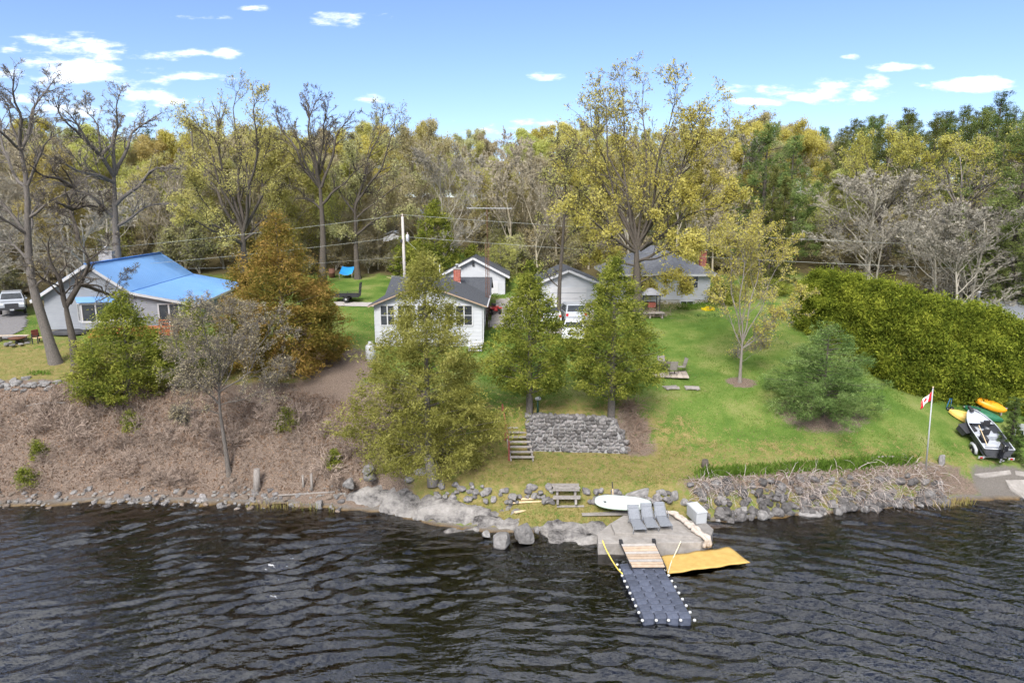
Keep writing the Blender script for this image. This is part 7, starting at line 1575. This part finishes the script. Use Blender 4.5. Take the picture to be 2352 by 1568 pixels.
def cloth(u0, u1, nm, mat, off=0, nv=8, nu=8, parent=FP):
    mb = MB(); V = [fpt(u0+(u1-u0)*i/nu, j/nv, off) for j in range(nv+1) for i in range(nu+1)]; mb.add(V, [(j*(nu+1)+i, j*(nu+1)+i+1, (j+1)*(nu+1)+i+1, (j+1)*(nu+1)+i) for j in range(nv) for i in range(nu)], None, True); o_ = mb.build(nm, mat, parent); o_.modifiers.new('t', 'SOLIDIFY').thickness = .004; return o_
fl = cloth(0, 1, 'flag', 'flag_white', nu=20); 
for sg, uu in ((1, (0, .25)), (1, (.75, 1))):
    for of in (.006, -.006): cloth(uu[0], uu[1], 'red_band', 'flag_red', of, parent=fl)
leaf = [(0, 1), (.13, .72), (.28, .80), (.22, .38), (.42, .60), (.47, .48), (.72, .53), (.63, .30), (.72, .22), (.36, -.10), (.40, -.24), (.04, -.18), (.05, -.52), (-.05, -.52), (-.04, -.18), (-.40, -.24), (-.36, -.10), (-.72, .22), (-.63, .30), (-.72, .53), (-.47, .48), (-.42, .60), (-.22, .38), (-.28, .80), (-.13, .72)]
for of in (.009, -.009):
    mb = MB(); mb.add([fpt(.5+x*.20, .5-(y-.2)*.42, of) for x, y in leaf], [tuple(range(len(leaf)))]); mb.build('maple_leaf', 'flag_red', fl)
# canoes and kayaks by the hedge
def z4(x, y): return ((2950+x*.2232)*.6914, (1250+y*.2232)*.6914)
def hull(name, a, b_, beam, depth, mat, label, keel=.06, roll=0.0, sharp=1.0, zl=.15, keelmat=None, ribs=False):
    a, b_ = Vector(a), Vector(b_); L_ = (b_-a).length; d = (b_-a); E = empty(name, (a+b_)/2, math.atan2(d.y, d.x), label, 'canoe' if 'canoe' in name else 'kayak'); E.rotation_euler = (roll, -math.asin(d.z/L_), math.atan2(d.y, d.x))
    n = 24; m_ = 12; mb = MB(); V = []
    for i in range(n+1):
        t = -1+2*i/n; w_ = beam/2*max(.03, (1-abs(t)**2.2)**sharp); h_ = depth*(.55+.45*(1-abs(t)**3))
        for j in range(m_+1): a_ = math.pi*j/m_; V.append((t*L_/2, -math.cos(a_)*w_, h_*math.sin(a_)**.7-.05*abs(t)**4*0))
    mb.add(V, [(i*(m_+1)+j, (i+1)*(m_+1)+j, (i+1)*(m_+1)+j+1, i*(m_+1)+j+1) for i in range(n) for j in range(m_)], None, True)
    mb.add([(-L_/2+L_*i/n, s_*beam/2*max(.03, (1-abs(-1+2*i/n)**2.2)**sharp), 0) for i in range(n+1) for s_ in (-1, 1)], [(2*i, 2*i+1, 2*i+3, 2*i+2) for i in range(n)]); mb.build('hull', mat, E)
    if ribs:
        for s_ in (-.35, 0, .35):
            k = MB(); k.tube([(-L_/2*.92+L_*.92*i/n, s_*beam/2*(1-abs(-1+2*i/n)**2.2), depth*(.55+.45*(1-abs(-1+2*i/n)**3))*(1-.12*s_*s_*4)**1.0*.985+.004) for i in range(1, n)], .012, 4); k.build('keel_strip', keelmat or mat, E)
    return E
M('canoe_yellow', (.66, .44, .10), (.72, .50, .14), 2, .45); M('canoe_strip', (.42, .26, .06), None, rough=.6); M('kayak_orange', (.75, .28, .01), (.80, .32, .02), 2, .35); M('canoe_green', (.015, .10, .05), (.03, .15, .08), 2, .4)
def zg4(x, y, lift): q = G(*z4(x, y)); q.z += lift; return q
ya, yb = PZ(*z4(892, 535), 4.55), PZ(*z4(1615, 815), 4.05)
def onray(x, y, lift):
    q = G(*z4(x, y+20)); return Vector((q.x, q.y, q.z+lift))
hull('overturned_canoe', onray(892, 540, .12), onray(1612, 830, .12), 1.05, .42, 'canoe_yellow', 'long yellow canoe lying upside down by the hedge', roll=rad(18), ribs=True, keelmat='canoe_strip', sharp=.8)
hull('green_canoe', onray(1120, 470, .12), onray(1705, 690, .12), .85, .36, 'canoe_green', 'dark green canoe between the yellow and orange boats', roll=rad(20))
_sh = Vector((-.2, -.55, 0)); hull('orange_kayak', onray(1235, 425, .6)+_sh, onray(1700, 595, .6)+_sh, .75, .32, 'kayak_orange', 'orange kayak propped up against the hedge', roll=rad(38), sharp=.6)
rk_ = onray(1460, 560, 0); RK = empty('kayak_rack', rk_, 0, 'dark wooden rack under the orange kayak', 'rack'); [MB().box((x_, .25, .25), (.1, .1, .7)).build('post', 'weathered_wood', RK) for x_ in (-1.2, 0, 1.2)]; MB().bar((-1.5, .22, .55), (1.5, .1, .45), .08).build('beam', 'weathered_wood', RK)
q = onray(905, 480, 0); TL = empty('boat_dolly', q, .3, 'small blue hand dolly at the nose of the yellow canoe', 'dolly'); M('dolly_blue', (.02, .12, .25), None, rough=.5); dl = MB(); dl.tube([(-.25, 0, .1), (.1, .1, .75), (.32, .1, .72)], .03, 6); dl.tube([(.25, .1, .1), (.3, .12, .7)], .02, 6); dl.build('frame', 'dolly_blue', TL); wheel(TL, (-.25, -.15, .13), .13, .07); wheel(TL, (.1, -.15, .13), .13, .07)
# aluminium fishing boat on its trailer
st_ = G(2284, 1066); bowp = G(2232, 992); hd_ = math.atan2((bowp-st_).y, (bowp-st_).x)-math.pi/2
M('alu_dark', (.10, .105, .12), (.14, .145, .16), 5, .45, metal=.4); M('alu_light', (.50, .52, .56), (.58, .60, .63), 4, .45, metal=.3); M('deck_grey', (.34, .36, .40), (.42, .44, .48), 8, .8)
_pt = math.atan2(Z(st_.x+.5, st_.y+3.6)-Z(st_.x, st_.y), 3.75); BT = empty('fishing_boat', Vector((st_.x, st_.y, st_.z)), rad(17), 'grey aluminium fishing boat with black outboard on the lawn', 'boat'); BT.rotation_euler = (_pt, 0, rad(-9)); BT.scale = (1.0, .95, .95); Lb_ = 4.4; kz_ = .55   # +Y is the bow
def hw(t): return .84*min(1, (1-max(0, (t-.45)/.55)**1.9)**.75+.02)
n = 16; V = []; 
for i in range(n+1):
    t = i/n; w_ = hw(t); gz = kz_+.62+.14*t*t; bz_ = kz_+.25*max(0, t-.6)**2*2; V += [(-w_, Lb_*t, gz), (-w_*.88, Lb_*t, kz_+.28+.12*t), (-w_*.72, Lb_*t, bz_+.05), (0, Lb_*t, bz_-.06), (w_*.72, Lb_*t, bz_+.05), (w_*.88, Lb_*t, kz_+.28+.12*t), (w_, Lb_*t, gz)]
hl = MB(); hl.add(V, [(i*7+j, i*7+j+1, (i+1)*7+j+1, (i+1)*7+j) for i in range(n) for j in range(6)], None, False); hl.add([V[j] for j in range(7)], [(6, 5, 4, 3, 2, 1, 0)]); ho = hl.build('hull', 'alu_dark', BT); so_ = ho.modifiers.new('t', 'SOLIDIFY'); so_.thickness = .03
gn = MB(); [gn.tube([V[i*7+k] for i in range(n+1)], .035, 6) for k in (0, 6)]; gn.tube([V[0], V[6]], .035, 6); gn.build('gunwale', 'alu_light', BT)
fl_ = MB(); fl_.add([(s_*hw(i/n)*.8, Lb_*i/n, kz_+.2) for i in range(n) for s_ in (-1, 1)], [(2*i, 2*i+1, 2*i+3, 2*i+2) for i in range(n-1)]); fl_.build('floor', 'deck_grey', BT)
dk_ = MB(); rows3 = [i/n for i in range(10, n+1)]; dk_.add([(s_*hw(t)*.95, Lb_*t, kz_+.6+.1*t*t) for t in rows3 for s_ in (-1, 1)], [(2*i, 2*i+1, 2*i+3, 2*i+2) for i in range(len(rows3)-1)]); dk_.build('bow_deck', 'deck_grey', BT)
for y_, nm in ((.55, 'stern_bench'), (1.7, 'middle_bench')): bev(MB().box((0, y_, kz_+.36), (1.45, .36, .3)).build(nm, 'deck_grey', BT), .02)
for x_, y_ in ((-.2, 1.75), (.2, 2.75)):
    sb = MB(); sb.box((x_, y_, kz_+.62), (.42, .42, .1)); o_ = bev(sb.build('seat', 'plastic_dark', BT), .04); bev(MB().box((x_, y_-.2, kz_+.85), (.42, .08, .42)).build('seat_back', 'plastic_dark', BT), .04)
bev(MB().box((-.42, 1.15, kz_+.5), (.35, .55, .4)).build('cooler', 'plastic_dark', BT), .04); MB().bar((-.6, .3, kz_+.66), (-.35, 2.3, kz_+.8), .04).build('oar', 'new_wood', BT)
OB = empty('outboard_motor', (.05, -.12, kz_+.4), 0, parent=BT); M('engine_black', (.012, .013, .016), (.02, .021, .025), 8, .3, coat=.5)
bev(MB().box((0, -.12, .62), (.36, .58, .5), tap=.8).build('cowl', 'engine_black', OB), .09, 3); MB().box((0, -.08, .18), (.16, .24, .6)).build('leg', 'engine_black', OB); MB().box((0, -.05, -.18), (.22, .42, .04)).build('plate', 'engine_black', OB); MB().lathe([(.02, -.28), (.07, -.2), (.08, .1), (.02, .22)], (0, -.1, -.34), 10, 'Y').build('gearcase', 'engine_black', OB)
for k in range(3): MB().box((.1*math.cos(k*2.09), -.36, -.34+.1*math.sin(k*2.09)), (.1, .02, .1)).build('propeller_blade', 'galv', OB)
MB().bar((0, .1, .5), (.12, .75, .58), .05).build('tiller', 'engine_black', OB)
TM = MB(); TM.box((-.15, Lb_-.25, kz_+.86), (.16, .6, .14)); TM.bar((-.15, Lb_-.1, kz_+.9), (.3, Lb_-.6, kz_+1.0), .05); TM.build('trolling_motor', 'plastic_dark', BT)
TRL = empty('boat_trailer', (st_.x, st_.y, st_.z), rad(17), 'galvanised boat trailer under the fishing boat', 'trailer'); TRL.rotation_euler = (_pt, 0, rad(-9)); TRL.scale = (1.0, .95, .95); fr = MB()
for s_ in (-1, 1): fr.bar((s_*.6, .1, .38), (s_*.45, 3.2, .38), .07); fr.bar((s_*.45, 3.2, .38), (0, 4.9, .4), .07)
[fr.bar((-.6, y_, .4), (.6, y_, .4), .07) for y_ in (.15, 1.2, 2.4)]; fr.build('frame', 'galv', TRL)
for s_ in (-1, 1):
    wheel(TRL, (s_*.95, .95, .28), .28, .18); fd = MB(); fd.tube([(s_*.95, .5, .3), (s_*.95, .6, .58), (s_*.95, .95, .66), (s_*.95, 1.3, .58), (s_*.95, 1.4, .3)], .1, 6); fd.build('fender', 'white_plastic', TRL); MB().box((s_*.85, .02, .42), (.34, .05, .16)).build('light_board', 'white_plastic', TRL); MB().box((s_*.85, -.015, .42), (.14, .03, .11)).build('tail_light', 'lamp_red', TRL); MB().bar((s_*.5, .2, .5), (s_*.42, 2.6, .5), .1, .06).build('bunk', 'weathered_wood', TRL)
MB().bar((0, 4.3, .4), (0, 4.2, 1.1), .07).build('winch_post', 'galv', TRL); wheel(TRL, (.12, 4.85, .12), .12, .06)
q = G(2212, 1000); BX = empty('fishing_sled', q, rad(25), 'dark grey plastic sled tub standing beside the bow of the boat', 'sled'); sl_ = MB().prism([(-.5, -.3), (.5, -.3), (.5, .3), (-.5, .3)], 0, .4, inset=-.14); o_ = bev(sl_.build('tub', 'plastic_dark', BX), .05); o_.location.z = .28; o_.rotation_euler = (rad(38), 0, 0); o2 = bev(MB().box((0, 0, .41), (1.2, .75, .04)).build('rim', 'plastic_dark', o_), .01)
# white garden chair and blue bin at the right edge
q = G(2338, 1000); WC = empty('plastic_chair', q, rad(160), 'white plastic garden chair at the right edge under the spruce', 'chair'); bev(MB().box((0, 0, .42), (.5, .48, .04)).build('seat', 'white_plastic', WC), .02); slab(MB(), [(-.25, .22, .44), (.25, .22, .44), (.22, .36, .9), (-.22, .36, .9)], .03).build('backrest', 'white_plastic', WC)
for x_ in (-.23, .23):
    for y_ in (-.22, .22): MB().bar((x_, y_, .42), (x_*1.15, y_*1.15, 0), .05).build('leg', 'white_plastic', WC)
    MB().bar((x_*1.05, -.24, .64), (x_*1.05, .28, .64), .05, .03).build('armrest', 'white_plastic', WC)
q = G(2352, 1004); BN = empty('blue_bin', Vector((q.x+.15, q.y, q.z)), 0, 'blue plastic bin half cut by the right edge', 'bin'); M('bin_blue', (.015, .07, .26), None, rough=.5); MB().lathe([(.22, 0), (.28, .6), (.30, .62), (.27, .62), (.2, .05)], (0, 0, 0), 16).build('tub', 'bin_blue', BN); MB().lathe([(.29, .58), (.31, .6), (.29, .64)], (0, 0, 0), 16).build('rim', 'bin_blue', BN)
# left lawn: bench, fire pit, chair, covered boat, woodpile
q = G(30, 783); BE = empty('plank_bench', q, rad(10), 'pale plank bench at the left edge by the fire pit', 'bench'); [MB().box((0, -.12+.24*k, .42), (2.3, .22, .05)).build('seat_plank', 'new_wood' if k else 'weathered_wood', BE) for k in range(2)]; [MB().box((x_, 0, .2), (.1, .4, .4)).build('leg', 'weathered_wood', BE) for x_ in (-.9, .9)]
q = G(41, 790); FP2 = empty('fire_pit', q, 0, 'rusty bowl fire pit on a stone ring', 'fire pit'); MB().lathe([(.1, .28), (.4, .36), (.6, .5), (.62, .5), (.45, .34), (.1, .25)], (0, 0, 0), 20).build('bowl', 'rust_metal', FP2); MB().lathe([(.18, 0), (.12, .28)], (0, 0, 0), 10).build('stand', 'black_metal', FP2); [stone_obj('stone', k, (.75*math.cos(k*.7), .75*math.sin(k*.7), .05), (.45, .35, .16), k*.7, 'boulder_pale', FP2) for k in range(9)]
q = G(90, 788); CH = empty('garden_chair', q, rad(75), 'brown wooden garden chair beside the fire pit', 'chair'); [MB().box((-.25+.125*k, 0, .42), (.11, .5, .03)).build('seat_slat', 'deck_orange' if k == 2 else 'new_wood', CH) for k in range(5)]; [MB().box((-.25+.125*k, .32, .75), (.1, .03, .6)).build('back_slat', 'brown_paint', CH) for k in range(5)]
for x_ in (-.3, .3): [MB().box((x_, y_, .3), (.06, .06, .6 if y_ < 0 else .9)).build('leg', 'black_metal', CH) for y_ in (-.25, .3)]; MB().box((x_, .02, .62), (.08, .62, .03)).build('armrest', 'black_metal', CH)
hull('upturned_kayak', G(118, 772)+Vector((0, 0, .1)), G(200, 770)+Vector((0, 0, .1)), .9, .42, 'plastic_dark', 'dark grey upturned kayak lying before the grey house'); 
q = PD(30, 668, 70); q.z = Z(q.x, 70); WP_ = empty('log_pile', q, 0, 'heap of split firewood logs behind the pickup', 'firewood'); M('log_end', (.45, .33, .20), (.58, .45, .30), 8, .9, orand=.2); lm_ = MB().lathe([(.02, -.5), (.15, -.5), (.16, .5), (.02, .5)], (0, 0, 0), 8, 'Y').mesh('log')
for i in range(110): u = rs.uniform(-3.2, 1.6); hmax = 1.1*(1-abs(u+.4)/4)+.3; o_ = obj('log', lm_, 'log_end', WP_); o_.location = (u, rs.uniform(-.8, .8), rs.random()*hmax+.1); o_.rotation_euler = (rs.uniform(-.4, .4), rs.uniform(-.3, .3), rs.uniform(-1.3, 1.3)); s = rs.uniform(.7, 1.2); o_.scale = (s, s*.8, s)
# frosted ornamental shrub beyond the hedge
q = at_ground(1876, 612, 66); cedar('ornamental_tree', 91, q, 1.3, [(0, .5), (.3, .45), (.7, .3), (1, .05)], 60, 20, .25, .12, 'frost', 'small white ornamental tree beyond the hedge', lumps=.3, trunk_r=.03) if leafmat('frost', [(.5, .52, .5), (.65, .67, .66)], .1) else None
